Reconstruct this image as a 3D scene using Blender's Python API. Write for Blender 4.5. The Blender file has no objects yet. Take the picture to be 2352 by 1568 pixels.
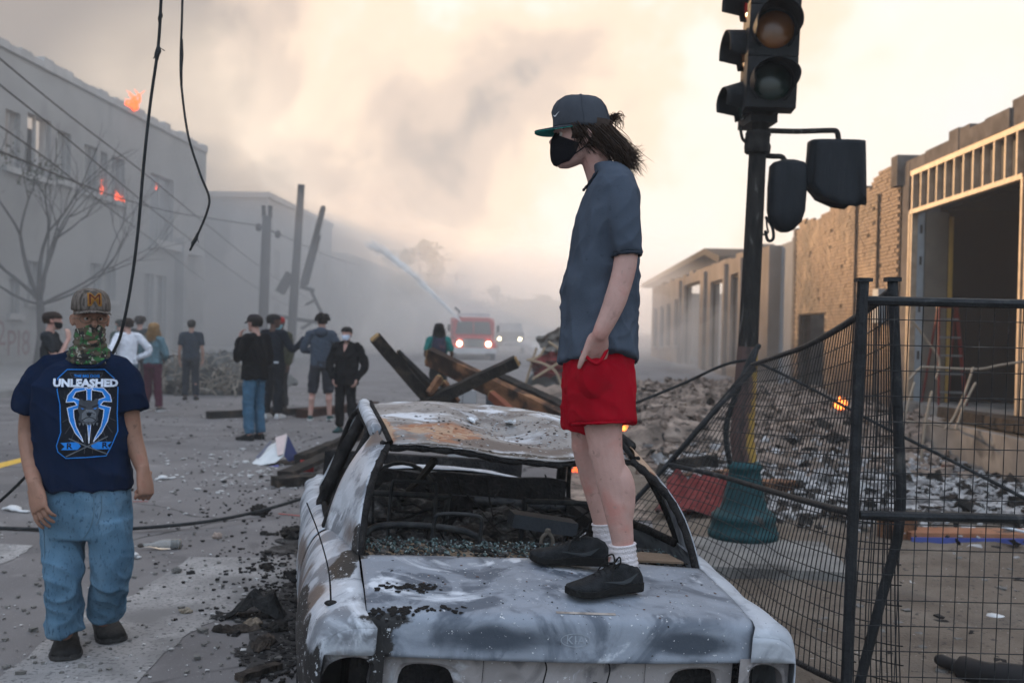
import bpy, bmesh, math, random
import numpy as np
from mathutils import Vector as V, Matrix, noise, Quaternion
from mathutils.bvhtree import BVHTree
random.seed(7); np.random.seed(7)
SC = bpy.context.scene
COL = SC.collection
R_ = math.radians
# ------------------------------------------------------------------ camera
HCAM, FPX = 1.62, 2287.0                    # eye height (m); focal length in pixels of a 2352 px wide frame
PIT, ROLL = math.atan(29/FPX), R_(1.2)
FW = V((0, math.cos(PIT), -math.sin(PIT))); _r0 = V((1, 0, 0)); _u0 = _r0.cross(FW)
RT = _r0*math.cos(ROLL)+_u0*math.sin(ROLL); UP = _u0*math.cos(ROLL)-_r0*math.sin(ROLL)
CAMP = V((0, 0, HCAM))
cd = bpy.data.cameras.new('camera'); cam = bpy.data.objects.new('camera', cd); COL.objects.link(cam)
cam.matrix_world = Matrix(((RT.x, UP.x, -FW.x, 0), (RT.y, UP.y, -FW.y, 0), (RT.z, UP.z, -FW.z, HCAM), (0, 0, 0, 1)))
cd.sensor_width = 36; cd.lens = 36*FPX/2352; cd.clip_start = .05; cd.clip_end = 3000
cd.dof.use_dof = True; cd.dof.focus_distance = 3.55; cd.dof.aperture_fstop = 3.2
SC.camera = cam
# ------------------------------------------------------------------ sky
SUN_AZ, SUN_EL = R_(27), R_(10)             # to the left of straight ahead, low behind the smoke
SUND = V((-math.sin(SUN_AZ)*math.cos(SUN_EL), math.cos(SUN_AZ)*math.cos(SUN_EL), math.sin(SUN_EL)))
W = bpy.data.worlds.new('World'); SC.world = W; W.use_nodes = True
def build_world():
    nt = W.node_tree; N = nt.nodes; L = nt.links; N.clear()
    out = N.new('ShaderNodeOutputWorld'); bg = N.new('ShaderNodeBackground'); L.new(bg.outputs[0], out.inputs[0])
    sky = N.new('ShaderNodeTexSky'); sky.sky_type = 'NISHITA'; sky.sun_disc = False
    sky.sun_elevation = SUN_EL; sky.sun_rotation = -SUN_AZ; sky.air_density = 1.2; sky.dust_density = 2.0; sky.ozone_density = 2.5
    tc = N.new('ShaderNodeTexCoord'); sep = N.new('ShaderNodeSeparateXYZ'); L.new(tc.outputs['Generated'], sep.inputs[0])
    def math_(op, a, b=None, c=None, cl=False):
        n = N.new('ShaderNodeMath'); n.operation = op; n.use_clamp = cl
        for i, q in enumerate((a, b, c)):
            if q is None: continue
            if isinstance(q, (int, float)): n.inputs[i].default_value = q
            else: L.new(q, n.inputs[i])
        return n.outputs[0]
    def noise_(sc, det, dist, rough=.55, off=(0, 0, 0), stretch=(1, 1, 1)):
        mp = N.new('ShaderNodeMapping'); mp.inputs['Location'].default_value = off; mp.inputs['Scale'].default_value = stretch
        L.new(tc.outputs['Generated'], mp.inputs[0])
        n = N.new('ShaderNodeTexNoise'); n.inputs['Scale'].default_value = sc; n.inputs['Detail'].default_value = det
        n.inputs['Roughness'].default_value = rough; n.inputs['Distortion'].default_value = dist
        L.new(mp.outputs[0], n.inputs['Vector']); return n.outputs['Fac']
    def ramp(f, stops):
        r = N.new('ShaderNodeValToRGB'); r.color_ramp.interpolation = 'EASE'
        e = r.color_ramp.elements
        while len(e) > 1: e.remove(e[-1])
        e[0].position, e[0].color = stops[0][0], (*stops[0][1], 1)
        for p, c in stops[1:]:
            q = e.new(p); q.color = (*c, 1)
        L.new(f, r.inputs[0]); return r.outputs[0]
    def mix(f, a, b):
        m = N.new('ShaderNodeMix'); m.data_type = 'RGBA'
        for s, q in ((0, f), (6, a), (7, b)):
            if isinstance(q, tuple): m.inputs[s].default_value = (*q, 1)
            else: L.new(q, m.inputs[s])
        return m.outputs[2]
    big = noise_(2.0, 2, .3, .45, (5.9, .2, 2.7)); mid = noise_(5.2, 4, .45, .5, (1.3, 4.2, 4.1)); fine = noise_(13, 5, .5, .55, (3, 1, 0))
    az = math_('ARCTAN2', sep.outputs[0], sep.outputs[1])           # 0 straight ahead, + to the right
    el = sep.outputs[2]
    nz0 = math_('ADD', math_('MULTIPLY_ADD', mid, 1.3, -.65), math_('MULTIPLY_ADD', fine, .36, -.18))
    nz0 = math_('ADD', nz0, math_('MULTIPLY_ADD', big, 1.0, -.5))    # about -.6 .. .6
    # smoke lit from behind: white to the right and low, peach in the middle
    peach = math_('MULTIPLY_ADD', nz0, 1.25, math_('MULTIPLY_ADD', az, -.85, .50), cl=True)
    lit = ramp(peach, [(0, (.90, .872, .852)), (.28, (.99, .90, .80)), (.5, (.98, .785, .62)), (.75, (.74, .61, .52)), (1, (.50, .455, .43))])
    # heavy grey smoke drifting from the burning building on the left
    dk = math_('ADD', math_('MULTIPLY', nz0, 1.5), math_('MULTIPLY_ADD', az, -2.4, -.36), cl=True)
    dark = ramp(dk, [(0, (0, 0, 0)), (.25, (.18, .18, .18)), (.6, (.75, .75, .75)), (1, (1, 1, 1))])
    smoke = mix(dark, lit, (.345, .315, .30))
    # the sun's glow breaking through behind the corner of the burning building
    dt = N.new('ShaderNodeVectorMath'); dt.operation = 'DOT_PRODUCT'; L.new(tc.outputs['Generated'], dt.inputs[0]); dt.inputs[1].default_value = V((-.315, .935, .155)).normalized()
    gl = math_('MULTIPLY', ramp(math_('MULTIPLY_ADD', dt.outputs['Value'], 80.0, -79.0), [(0, (0, 0, 0)), (1, (1, 1, 1))]), math_('MULTIPLY_ADD', nz0, -.9, .62, cl=True))
    smoke = mix(gl, smoke, (1.12, .93, .74))
    # open evening sky behind and above the camera
    clear = math_('MULTIPLY_ADD', sep.outputs[1], -1.25, math_('MULTIPLY_ADD', nz0, .8, math_('MULTIPLY_ADD', el, .42, .42)), cl=True)
    sk = N.new('ShaderNodeVectorMath'); sk.operation = 'SCALE'; L.new(sky.outputs[0], sk.inputs[0]); sk.inputs['Scale'].default_value = .15
    ss = N.new('ShaderNodeVectorMath'); ss.operation = 'SCALE'; L.new(smoke, ss.inputs[0]); ss.inputs['Scale'].default_value = .60
    ad = N.new('ShaderNodeVectorMath'); ad.operation = 'ADD'; L.new(sk.outputs[0], ad.inputs[0]); ad.inputs[1].default_value = (.46, .495, .555)   # even fill added to brighten the unseen sky
    vl = N.new('ShaderNodeVectorMath'); vl.operation = 'SCALE'; L.new(ad.outputs[0], vl.inputs[0]); L.new(math_('MULTIPLY_ADD', el, 1.05, .40), vl.inputs['Scale'])  # fill raised towards the zenith and dimmed low down to shape the light
    L.new(mix(clear, ss.outputs[0], vl.outputs[0]), bg.inputs[0]); bg.inputs[1].default_value = 1.0
build_world()
sl = bpy.data.lights.new('sun', 'SUN'); so = bpy.data.objects.new('sun', sl); COL.objects.link(so)
sl.energy = 4.0; sl.angle = R_(1.5); sl.color = (1.0, .62, .32)
so.rotation_euler = (-SUND).to_track_quat('-Z', 'Y').to_euler(); so.location = (0, 0, 30)
vs = SC.view_settings; vs.view_transform = 'Standard'; vs.look = 'None'; vs.exposure = .93; vs.gamma = 1.0
SC.cycles.use_denoising = True; SC.cycles.max_bounces = 6; SC.cycles.diffuse_bounces = 3; SC.cycles.glossy_bounces = 3
SC.cycles.transmission_bounces = 4; SC.cycles.transparent_max_bounces = 12; SC.cycles.volume_bounces = 3
SC.cycles.volume_step_rate = 2.0; SC.cycles.volume_max_steps = 64; SC.cycles.caustics_reflective = False; SC.cycles.caustics_refractive = False
SC.cycles.sample_clamp_indirect = 4.0

# ------------------------------------------------------------------ pixel helpers (2352 x 1568 frame): a pixel is only a direction
def ray(x, y): return FW+RT*((x-1176)/FPX)+UP*((784-y)/FPX)
def G(x, y, z=0.0):                          # where the sight line meets the level z
    r = ray(x, y); return CAMP+r*((z-HCAM)/r.z)
def D(x, y, Y):                              # where it meets the distance Y
    r = ray(x, y); return CAMP+r*(Y/r.y)
# ------------------------------------------------------------------ mesh helpers
class MB:
    def __init__(s): s.v = []; s.f = []
    def add(s, vs, fs):
        o = len(s.v); s.v += [V(q) for q in vs]; s.f += [tuple(i+o for i in f) for f in fs]; return s
    def loft(s, rings, caps=True, close=True):
        n = len(rings[0]); vs = [p for r in rings for p in r]; fs = []
        for i in range(len(rings)-1):
            for j in range(n if close else n-1):
                a = i*n+j; b = i*n+(j+1) % n; fs.append((a, b, b+n, a+n))
        if caps:
            fs.append(tuple(range(n-1, -1, -1))); k = (len(rings)-1)*n; fs.append(tuple(range(k, k+n)))
        return s.add(vs, fs)
    def tube(s, pts, rad, n=10, round_=True, ref=None):
        pts = [V(p) for p in pts]; m = len(pts)
        rr = [rad]*m if isinstance(rad, (int, float)) else list(rad)
        rr = [(r, r) if isinstance(r, (int, float)) else r for r in rr]
        tan = []
        for i in range(m):
            t = pts[min(i+1, m-1)]-pts[max(i-1, 0)]; tan.append(t.normalized() if t.length > 1e-9 else V((0, 0, 1)))
        u = V(ref) if ref is not None else (V((1, 0, 0)) if abs(tan[0].x) < .8 else V((0, 1, 0)))
        rings = []
        def ring(c, t, ru, rv):
            nonlocal u
            u = (u-t*u.dot(t))
            u = u.normalized() if u.length > 1e-6 else t.orthogonal().normalized()
            w = t.cross(u)
            return [c+u*(math.cos(a)*ru)+w*(math.sin(a)*rv) for a in [2*math.pi*k/n for k in range(n)]]
        if round_:
            for q, z in ((.35, .94), (.75, .66)): rings.append(ring(pts[0]-tan[0]*(rr[0][0]*z), tan[0], rr[0][0]*q, rr[0][1]*q))
        for i in range(m): rings.append(ring(pts[i], tan[i], *rr[i]))
        if round_:
            for q, z in ((.75, .66), (.35, .94)): rings.append(ring(pts[-1]+tan[-1]*(rr[-1][0]*z), tan[-1], rr[-1][0]*q, rr[-1][1]*q))
        return s.loft(rings)
    def ell(s, c, r, R=None, n=14, m=9):
        c = V(c); rings = []
        for i in range(1, m):
            a = math.pi*i/m; rings.append([c+((R or Matrix.Identity(3)) @ V((r[0]*math.sin(a)*math.cos(b), r[1]*math.sin(a)*math.sin(b), -r[2]*math.cos(a)))) for b in [2*math.pi*k/n for k in range(n)]])
        return s.loft(rings)
    def box(s, c, d, R=None):
        c = V(c); R = R or Matrix.Identity(3); x, y, z = d[0]/2, d[1]/2, d[2]/2
        return s.hexa([c+R @ V(q) for q in ((-x, -y, -z), (x, -y, -z), (x, y, -z), (-x, y, -z), (-x, -y, z), (x, -y, z), (x, y, z), (-x, y, z))])
    def hexa(s, p):
        return s.add(p, [(0, 3, 2, 1), (4, 5, 6, 7), (0, 1, 5, 4), (1, 2, 6, 5), (2, 3, 7, 6), (3, 0, 4, 7)])
    def beam(s, a, b, w, h, up=(0, 0, 1), wob=0.0, n=1):
        a, b = V(a), V(b); t = (b-a).normalized(); u = V(up)-t*V(up).dot(t)
        u = u.normalized() if u.length > 1e-5 else t.orthogonal().normalized()
        q = t.cross(u); rings = []
        for i in range(n+1):
            c = a.lerp(b, i/n); k = lambda: 1+random.uniform(-wob, wob)
            rings.append([c+q*(w/2*k())+u*(h/2*k()), c-q*(w/2*k())+u*(h/2*k()), c-q*(w/2*k())-u*(h/2*k()), c+q*(w/2*k())-u*(h/2*k())])
        return s.loft(rings)
    def grid(s, P, nu, nv):                  # P(i,j) -> point; open sheet
        vs = [P(i, j) for i in range(nu+1) for j in range(nv+1)]
        return s.add(vs, [(i*(nv+1)+j, (i+1)*(nv+1)+j, (i+1)*(nv+1)+j+1, i*(nv+1)+j+1) for i in range(nu) for j in range(nv)])
    def poly(s, pts, th):                    # flat outline extruded by the vector th
        pts = [V(p) for p in pts]; n = len(pts); th = V(th)
        return s.add(pts+[p+th for p in pts], [tuple(range(n-1, -1, -1)), tuple(range(n, 2*n))]+[(i, (i+1) % n, n+(i+1) % n, n+i) for i in range(n)])
    def mesh(s, name, off=None):
        me = bpy.data.meshes.new(name); o = V(off) if off is not None else V((0, 0, 0))
        me.from_pydata([tuple(p-o) for p in s.v], [], s.f); me.update(); return me
def obj(name, me, mat=None, parent=None, smooth=False, loc=None):
    o = bpy.data.objects.new(name, me); COL.objects.link(o)
    if parent: o.parent = parent
    if loc is not None: o.location = loc
    if me and mat:
        me.materials.clear()
        for q in (mat if isinstance(mat, (list, tuple)) else [mat]): me.materials.append(q)
    if me and smooth: me.polygons.foreach_set('use_smooth', [True]*len(me.polygons))
    return o
def part(name, mb, mat, parent, smooth=False, world=False):
    """mesh child; world=True: the points are world points and the parent is an unrotated empty"""
    root = parent
    off = V((0, 0, 0))
    if world:
        while root is not None: off += root.location; root = root.parent
    return obj(name, mb.mesh(name, off) if isinstance(mb, MB) else mb, mat, parent, smooth)
def thing(name, label, cat, loc=(0, 0, 0), rz=0, group=None):
    o = bpy.data.objects.new(name, None); COL.objects.link(o); o.empty_display_size = .1
    o.location = loc; o.rotation_euler = (0, 0, rz); tag(o, label, cat, group); return o
def tag(o, label, cat, group=None):
    o['label'] = label; o['category'] = cat
    if group: o['group'] = group
    return o
def solo(name, mb, mat, label, cat, group=None, smooth=False, loc=None):
    """a thing that is one mesh, its points given in the world"""
    loc = V(loc) if loc is not None else V(mb.v[0]); o = obj(name, mb.mesh(name, loc), mat, None, smooth, loc)
    return tag(o, label, cat, group)
def structure(name, mb, mat, smooth=False):
    o = obj(name, mb.mesh(name), mat, None, smooth); o['kind'] = 'structure'; return o
def stuff(name, mb, mat, parent=None, label=None, cat=None, smooth=False):
    o = obj(name, mb.mesh(name) if isinstance(mb, MB) else mb, mat, parent, smooth); o['kind'] = 'stuff'
    if label: tag(o, label, cat)
    return o
def crv(pts, rad=None, sub=5):               # Catmull-Rom
    pts = [V(p) for p in pts]; n = len(pts); out = []; ro = []
    rr = None if rad is None else ([(r, r) if isinstance(r, (int, float)) else r for r in rad] if not isinstance(rad, (int, float)) else [(rad, rad)]*n)
    for i in range(n-1):
        a, b, c, d = pts[max(i-1, 0)], pts[i], pts[i+1], pts[min(i+2, n-1)]
        for k in range(sub):
            t = k/sub; out.append(.5*((2*b)+(c-a)*t+(2*a-5*b+4*c-d)*t*t+(3*b-a-3*c+d)*t**3))
            if rr: ro.append((rr[i][0]+(rr[i+1][0]-rr[i][0])*t, rr[i][1]+(rr[i+1][1]-rr[i][1])*t))
    out.append(pts[-1])
    if rr: ro.append(rr[-1]); return out, ro
    return out
TMP = bpy.data.scenes.new('tmp')
def evalmesh(me, mods):
    o = bpy.data.objects.new('tmp', me); TMP.collection.objects.link(o)
    for ty, kw in mods:
        m = o.modifiers.new('m', ty)
        for k, q in kw.items(): setattr(m, k, q)
    vl = TMP.view_layers[0]; vl.update(); dg = vl.depsgraph
    r = bpy.data.meshes.new_from_object(o.evaluated_get(dg)); bpy.data.objects.remove(o); return r
def union(mb, voxel, smooth=3, fac=.5):
    me = mb.mesh('u')
    return evalmesh(me, [('REMESH', dict(mode='VOXEL', voxel_size=voxel)), ('SMOOTH', dict(factor=fac, iterations=smooth))])
def displace(me, fn):                        # fn(co, normal) -> distance along the normal
    n = len(me.vertices); co = np.empty(n*3, 'f'); no = np.empty(n*3, 'f')
    me.vertices.foreach_get('co', co); me.vertices.foreach_get('normal', no)
    co = co.reshape(-1, 3); no = no.reshape(-1, 3)
    d = np.array([fn(V(co[i]), V(no[i])) for i in range(n)], 'f')
    me.vertices.foreach_set('co', (co+no*d[:, None]).ravel()); me.update()
def attr(me, name, fn):
    a = me.attributes.new(name, 'FLOAT', 'POINT'); a.data.foreach_set('value', [float(fn(v.co)) for v in me.vertices])
def text_mb(txt, size=1.0, bold=0.0, shear=0.0, space=1.0):
    cu = bpy.data.curves.new('txt', 'FONT'); cu.body = txt; cu.size = size; cu.align_x = 'CENTER'; cu.align_y = 'CENTER'
    cu.offset = bold; cu.shear = shear; cu.space_character = space; cu.resolution_u = 2; cu.fill_mode = 'FRONT'
    me = evalmesh(cu, []); mb = MB(); mb.add([v.co.copy() for v in me.vertices], [tuple(p.vertices) for p in me.polygons])
    bpy.data.meshes.remove(me); return mb
def fine(mb, maxlen):                        # split long edges so that a decal can follow a curved surface
    bm = bmesh.new(); bm.from_mesh(mb.mesh('d')); bmesh.ops.triangulate(bm, faces=bm.faces[:])
    for _ in range(5):
        e = [q for q in bm.edges if q.calc_length() > maxlen]
        if not e: break
        bmesh.ops.subdivide_edges(bm, edges=e, cuts=1); bmesh.ops.triangulate(bm, faces=bm.faces[:])
    m = MB(); bm.verts.ensure_lookup_table(); m.add([v.co.copy() for v in bm.verts], [tuple(v.index for v in f.verts) for f in bm.faces]); bm.free(); return m
def decal(mb, surf, org, ux, uy, out, lift=.003, maxlen=.012, th=.0015):
    """lay a flat drawing (x right, y up, metres) on a curved surface; out points away from the surface"""
    org, ux, uy, out = V(org), V(ux), V(uy), V(out).normalized(); m = fine(mb, maxlen)
    t = BVHTree.FromPolygons([tuple(v.co) for v in surf.vertices], [tuple(p.vertices) for p in surf.polygons])
    vs = []
    for p in m.v:
        q = org+ux*p.x+uy*p.y; h = t.ray_cast(q+out*.3, -out)
        vs.append((h[0]+out*(lift+p.z*.001)) if h[0] is not None else q+out*lift)
    m.v = vs; return m
# ------------------------------------------------------------------ materials
MATS = {}
def mat(name, stops, scale=8, detail=5, rough=.8, bump=.0, bscale=40, metal=0, dist=.3, stretch=(1, 1, 1), spec=.12, coord='Object', emit=None, estr=1, sss=0, rvar=0, alpha=1, layer=None, fold=None):
    """stops: [(pos,(r,g,b)),...] over a noise; layer: (scale, lo, hi, colour) a second, patchy coat"""
    if name in MATS: return MATS[name]
    m = bpy.data.materials.new(name); m.use_nodes = True; MATS[name] = m
    N, L = m.node_tree.nodes, m.node_tree.links; b = N['Principled BSDF']
    tc = N.new('ShaderNodeTexCoord'); mp = N.new('ShaderNodeMapping'); L.new(tc.outputs[coord], mp.inputs[0]); mp.inputs['Scale'].default_value = stretch
    def nz(s, d, di=0.):
        n = N.new('ShaderNodeTexNoise'); n.inputs['Scale'].default_value = s; n.inputs['Detail'].default_value = d; n.inputs['Distortion'].default_value = di
        L.new(mp.outputs[0], n.inputs['Vector']); return n.outputs['Fac']
    if isinstance(stops, tuple): stops = [(0.3, tuple(c*.86 for c in stops)), (.7, tuple(min(1, c*1.12) for c in stops))]
    r = N.new('ShaderNodeValToRGB'); e = r.color_ramp.elements
    while len(e) > 1: e.remove(e[-1])
    e[0].position, e[0].color = stops[0][0], (*stops[0][1], 1)
    for p, c in stops[1:]: q = e.new(p); q.color = (*c, 1)
    f0 = nz(scale, detail, dist); L.new(f0, r.inputs[0]); colr = r.outputs[0]
    if layer:
        for (s, lo, hi, c) in (layer if isinstance(layer, list) else [layer]):
            mr = N.new('ShaderNodeMapRange'); mr.interpolation_type = 'SMOOTHSTEP'; mr.inputs[1].default_value = lo; mr.inputs[2].default_value = hi
            L.new(nz(s, 6, .4), mr.inputs[0]); mx = N.new('ShaderNodeMix'); mx.data_type = 'RGBA'
            L.new(mr.outputs[0], mx.inputs[0]); L.new(colr, mx.inputs[6]); mx.inputs[7].default_value = (*c, 1); colr = mx.outputs[2]
    L.new(colr, b.inputs['Base Color']); b.inputs['Roughness'].default_value = rough; b.inputs['Metallic'].default_value = metal
    b.inputs['Specular IOR Level'].default_value = spec
    if rvar:
        mr = N.new('ShaderNodeMapRange'); mr.inputs[3].default_value = rough-rvar; mr.inputs[4].default_value = rough+rvar; L.new(nz(scale*1.7, 4), mr.inputs[0]); L.new(mr.outputs[0], b.inputs['Roughness'])
    if bump:
        bn = N.new('ShaderNodeBump'); bn.inputs['Strength'].default_value = bump; bn.inputs['Distance'].default_value = .02
        L.new(nz(bscale, 5), bn.inputs['Height']); L.new(bn.outputs[0], b.inputs['Normal'])
        if fold:                                  # soft creases of cloth
            m2 = N.new('ShaderNodeMapping'); m2.inputs['Scale'].default_value = fold[2]; m2.inputs['Rotation'].default_value = (.0, .5, .3); L.new(tc.outputs['Object'], m2.inputs[0])
            n2 = N.new('ShaderNodeTexNoise'); n2.noise_type = 'RIDGED_MULTIFRACTAL'; n2.inputs['Scale'].default_value = fold[0]; n2.inputs['Detail'].default_value = 3; n2.inputs['Distortion'].default_value = .8; L.new(m2.outputs[0], n2.inputs['Vector'])
            b2 = N.new('ShaderNodeBump'); b2.inputs['Strength'].default_value = fold[1]; b2.inputs['Distance'].default_value = .03; L.new(n2.outputs['Fac'], b2.inputs['Height']); L.new(bn.outputs[0], b2.inputs['Normal']); L.new(b2.outputs[0], b.inputs['Normal'])
    if emit: b.inputs['Emission Color'].default_value = (*emit, 1); b.inputs['Emission Strength'].default_value = estr
    if sss: b.inputs['Subsurface Weight'].default_value = sss; b.inputs['Subsurface Radius'].default_value = (.02, .008, .005); b.inputs['Subsurface Scale'].default_value = .5
    if alpha < 1: b.inputs['Alpha'].default_value = alpha
    return m
def volume(name, color, dens, aniso=.2, absorb=(1, 1, 1)):
    m = bpy.data.materials.new(name); m.use_nodes = True; N, L = m.node_tree.nodes, m.node_tree.links
    N.remove(N['Principled BSDF']); p = N.new('ShaderNodeVolumePrincipled'); p.inputs['Color'].default_value = (*color, 1); p.inputs['Density'].default_value = dens
    p.inputs['Anisotropy'].default_value = aniso; L.new(p.outputs[0], N['Material Output'].inputs['Volume']); return m
BLK = (.012, .012, .013)
# ================================================================== SETTING
m_asph = mat('asphalt', [(.25, (.125, .116, .115)), (.5, (.168, .157, .155)), (.75, (.205, .192, .188))], 1.1, 10, .92, .5, 140, dist=.4, spec=.2,
             layer=[(.35, .50, .72, (.135, .122, .117)), (.9, .58, .62, (.122, .114, .113)), (60, .62, .72, (.28, .265, .26)), (2.6, .60, .75, (.22, .205, .20))])
m_paint = mat('worn_paint', [(.3, (.21, .20, .195)), (.62, (.33, .315, .305))], 3.0, 9, .9, .4, 140, layer=[(45, .52, .66, (.14, .135, .135)), (2.2, .46, .64, (.18, .172, .168))])
m_yel = mat('yellow_paint', [(.3, (.55, .33, .05)), (.7, (.7, .45, .10))], 20, 8, .9, .3, 120, layer=(30, .6, .7, (.16, .14, .12)))
m_dirt = mat('dirt', [(.25, (.095, .074, .058)), (.5, (.155, .124, .098)), (.75, (.205, .17, .138))], 2.2, 12, .97, .8, 60, spec=.1,
             layer=[(1.3, .56, .72, (.11, .092, .078)), (38, .66, .74, (.36, .33, .30)), (24, .60, .70, (.05, .045, .042))])
m_conc = mat('concrete', [(.25, (.15, .142, .135)), (.7, (.27, .255, .235))], 3, 9, .95, .4, 60, layer=(2, .55, .7, (.09, .085, .08)))
m_walk = mat('sidewalk', [(.25, (.17, .165, .16)), (.7, (.27, .26, .25))], 2, 9, .95, .3, 80)

def cracks(m, sc, w, col):
    N, L = m.node_tree.nodes, m.node_tree.links; b = N['Principled BSDF']; src = b.inputs['Base Color'].links[0].from_socket
    tc = N.new('ShaderNodeTexCoord'); wn = N.new('ShaderNodeTexNoise'); wn.inputs['Scale'].default_value = 1.5; wn.inputs['Detail'].default_value = 6; L.new(tc.outputs['Object'], wn.inputs['Vector'])
    ad = N.new('ShaderNodeMix'); ad.data_type = 'VECTOR'; ad.inputs[0].default_value = .28; L.new(tc.outputs['Object'], ad.inputs[4]); L.new(wn.outputs['Color'], ad.inputs[5])
    vo = N.new('ShaderNodeTexVoronoi'); vo.feature = 'DISTANCE_TO_EDGE'; vo.inputs['Scale'].default_value = sc; L.new(ad.outputs[1], vo.inputs['Vector'])
    mr = N.new('ShaderNodeMapRange'); mr.inputs[1].default_value = w; mr.inputs[2].default_value = w*.3; L.new(vo.outputs['Distance'], mr.inputs[0])
    n2 = N.new('ShaderNodeTexNoise'); n2.inputs['Scale'].default_value = .8; L.new(tc.outputs['Object'], n2.inputs['Vector']); g = N.new('ShaderNodeMapRange'); g.inputs[1].default_value = .5; g.inputs[2].default_value = .6; L.new(n2.outputs['Fac'], g.inputs[0])
    mm = N.new('ShaderNodeMath'); mm.operation = 'MULTIPLY'; L.new(mr.outputs[0], mm.inputs[0]); L.new(g.outputs[0], mm.inputs[1])
    mx = N.new('ShaderNodeMix'); mx.data_type = 'RGBA'; L.new(mm.outputs[0], mx.inputs[0]); L.new(src, mx.inputs[6]); mx.inputs[7].default_value = (*col, 1); L.new(mx.outputs[2], b.inputs['Base Color'])
cracks(m_asph, .75, .012, (.035, .033, .032))
mb = MB(); mb.grid(lambda i, j: V((-700+1400*i/40, -40+1500*(j/40)**2, 0)), 40, 40); structure('road', mb, m_asph)
def sheet(name, pts, z, m, kind='structure'):
    mb = MB(); mb.add([V((p.x, p.y, z)) for p in pts], [tuple(range(len(pts)))]); return structure(name, mb, m)
def inset_fix(pts):   # keep outlines counter-clockwise
    a = sum(pts[i].x*pts[(i+1) % len(pts)].y-pts[(i+1) % len(pts)].x*pts[i].y for i in range(len(pts)))
    return pts if a > 0 else pts[::-1]
def ragged(pix, k=.02, n=5):
    pts = [G(*p) for p in pix]; out = []
    for i, p in enumerate(pts):
        q = pts[(i+1) % len(pts)]
        for j in range(n): out.append(p.lerp(q, j/n)+V((random.uniform(-k, k), random.uniform(-k, k), 0)))
    return inset_fix(out)
sheet('crosswalk_marking', ragged([(439, 1278), (760, 1283), (690, 1335), (503, 1419), (422, 1463), (306, 1568), (240, 1650), (-60, 1650), (0, 1565), (20, 1538), (184, 1412), (299, 1368)]), .004, m_paint)
sheet('crosswalk_marking', ragged([(-90, 1243), (85, 1252), (45, 1277), (-90, 1335)]), .004, m_paint)
sheet('lane_line', inset_fix([G(-120, 1092), G(52, 1051), G(52, 1061), G(-120, 1107)]), .004, m_yel)
m_redm = mat('red_marking', [(.3, (.33, .07, .06)), (.7, (.42, .11, .09))], 20, 6, .9, layer=(25, .5, .65, (.12, .11, .11)))
for a, b in (((640, 1180), (700, 1186)), ((306, 1152), (340, 1152)), ((0, 1038), (45, 1026))):
    p, q = G(*a), G(*b); d = V((0, .014, 0)); sheet('survey_marking', inset_fix([p-d, q-d, q+d, p+d]), .0045, m_redm)

# soot lying round the burnt car
m_soot = mat('soot_ground', [(.3, (.018, .017, .017)), (.65, (.06, .056, .054))], 9, 9, .95, .8, 70, layer=[(50, .66, .72, (.38, .38, .38)), (6, .55, .68, (.09, .085, .083))])
def stain(name, px, py, rx, ry, z, m, seed, n=46):
    c = G(px, py); mb = MB(); pts = [V((c.x, c.y, z))]
    for k in range(n):
        a = 2*math.pi*k/n; q = .75+.5*noise.noise(V((math.cos(a)*1.6+seed, math.sin(a)*1.6, seed)))+.25*noise.noise(V((math.cos(a)*6, math.sin(a)*6, seed))); pts.append(V((c.x+rx*q*math.cos(a), c.y+ry*q*math.sin(a), z)))
    mb.add(pts, [(0, 1+k, 1+(k+1) % n) for k in range(n)]); return structure(name, mb, m)
stain('soot_stain', 655, 1400, .36, .75, .008, m_soot, 3); stain('soot_stain', 640, 1500, .30, .36, .0095, m_soot, 5); stain('soot_stain', 720, 1250, .40, .7, .011, m_soot, 8)

# dirt lot behind the fence (the pavement there is gone)
mb = MB(); 
def lotz(x, y): return .008+.035*max(0, noise.noise(V((x*1.7, y*1.7, .3))))+.016*noise.noise(V((x*7, y*7, 1)))*min(1, max(0, (x-1.45)*2))+.016
LOTX = lambda y: 1.05+.02*y+.10*noise.noise(V((y*1.3, 0, 4)))
mb.grid(lambda i, j: (lambda y: (lambda x: V((x, y, max(.005, lotz(x, y)) if i > 0 else .004)))(LOTX(y)+(9.5-LOTX(y))*i/150))(1.2+14*j/240), 150, 240)
structure('dirt_lot', mb, m_dirt, True)
mb = MB(); c = G(1752, 1302)
mb.box(c+V((0, .0, .05)), (1.0, .95, .10), Matrix.Rotation(R_(-6), 3, 'Z')); structure('concrete_slab', mb, m_conc)

# ---- far left: kerb and pavement along the burning building
ST = R_(2.0); SD = V((math.sin(ST), math.cos(ST), 0)); SN = V((math.cos(ST), -math.sin(ST), 0))
def kp(u, x0, z): return V((x0, 0, z))+SD*u
mb = MB()
mb.hexa([kp(4, -11.2, 0), kp(4, -11.0, 0), kp(160, -11.0, 0), kp(160, -11.2, 0), kp(4, -11.2, .14), kp(4, -11.02, .14), kp(160, -11.02, .14), kp(160, -11.2, .14)])
structure('kerb', mb, m_walk)
mb = MB(); mb.hexa([kp(4, -40, 0), kp(4, -11.21, 0), kp(160, -11.21, 0), kp(160, -40, 0), kp(4, -40, .15), kp(4, -11.21, .15), kp(160, -11.21, .15), kp(160, -40, .15)])
structure('pavement', mb, m_walk)

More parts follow.
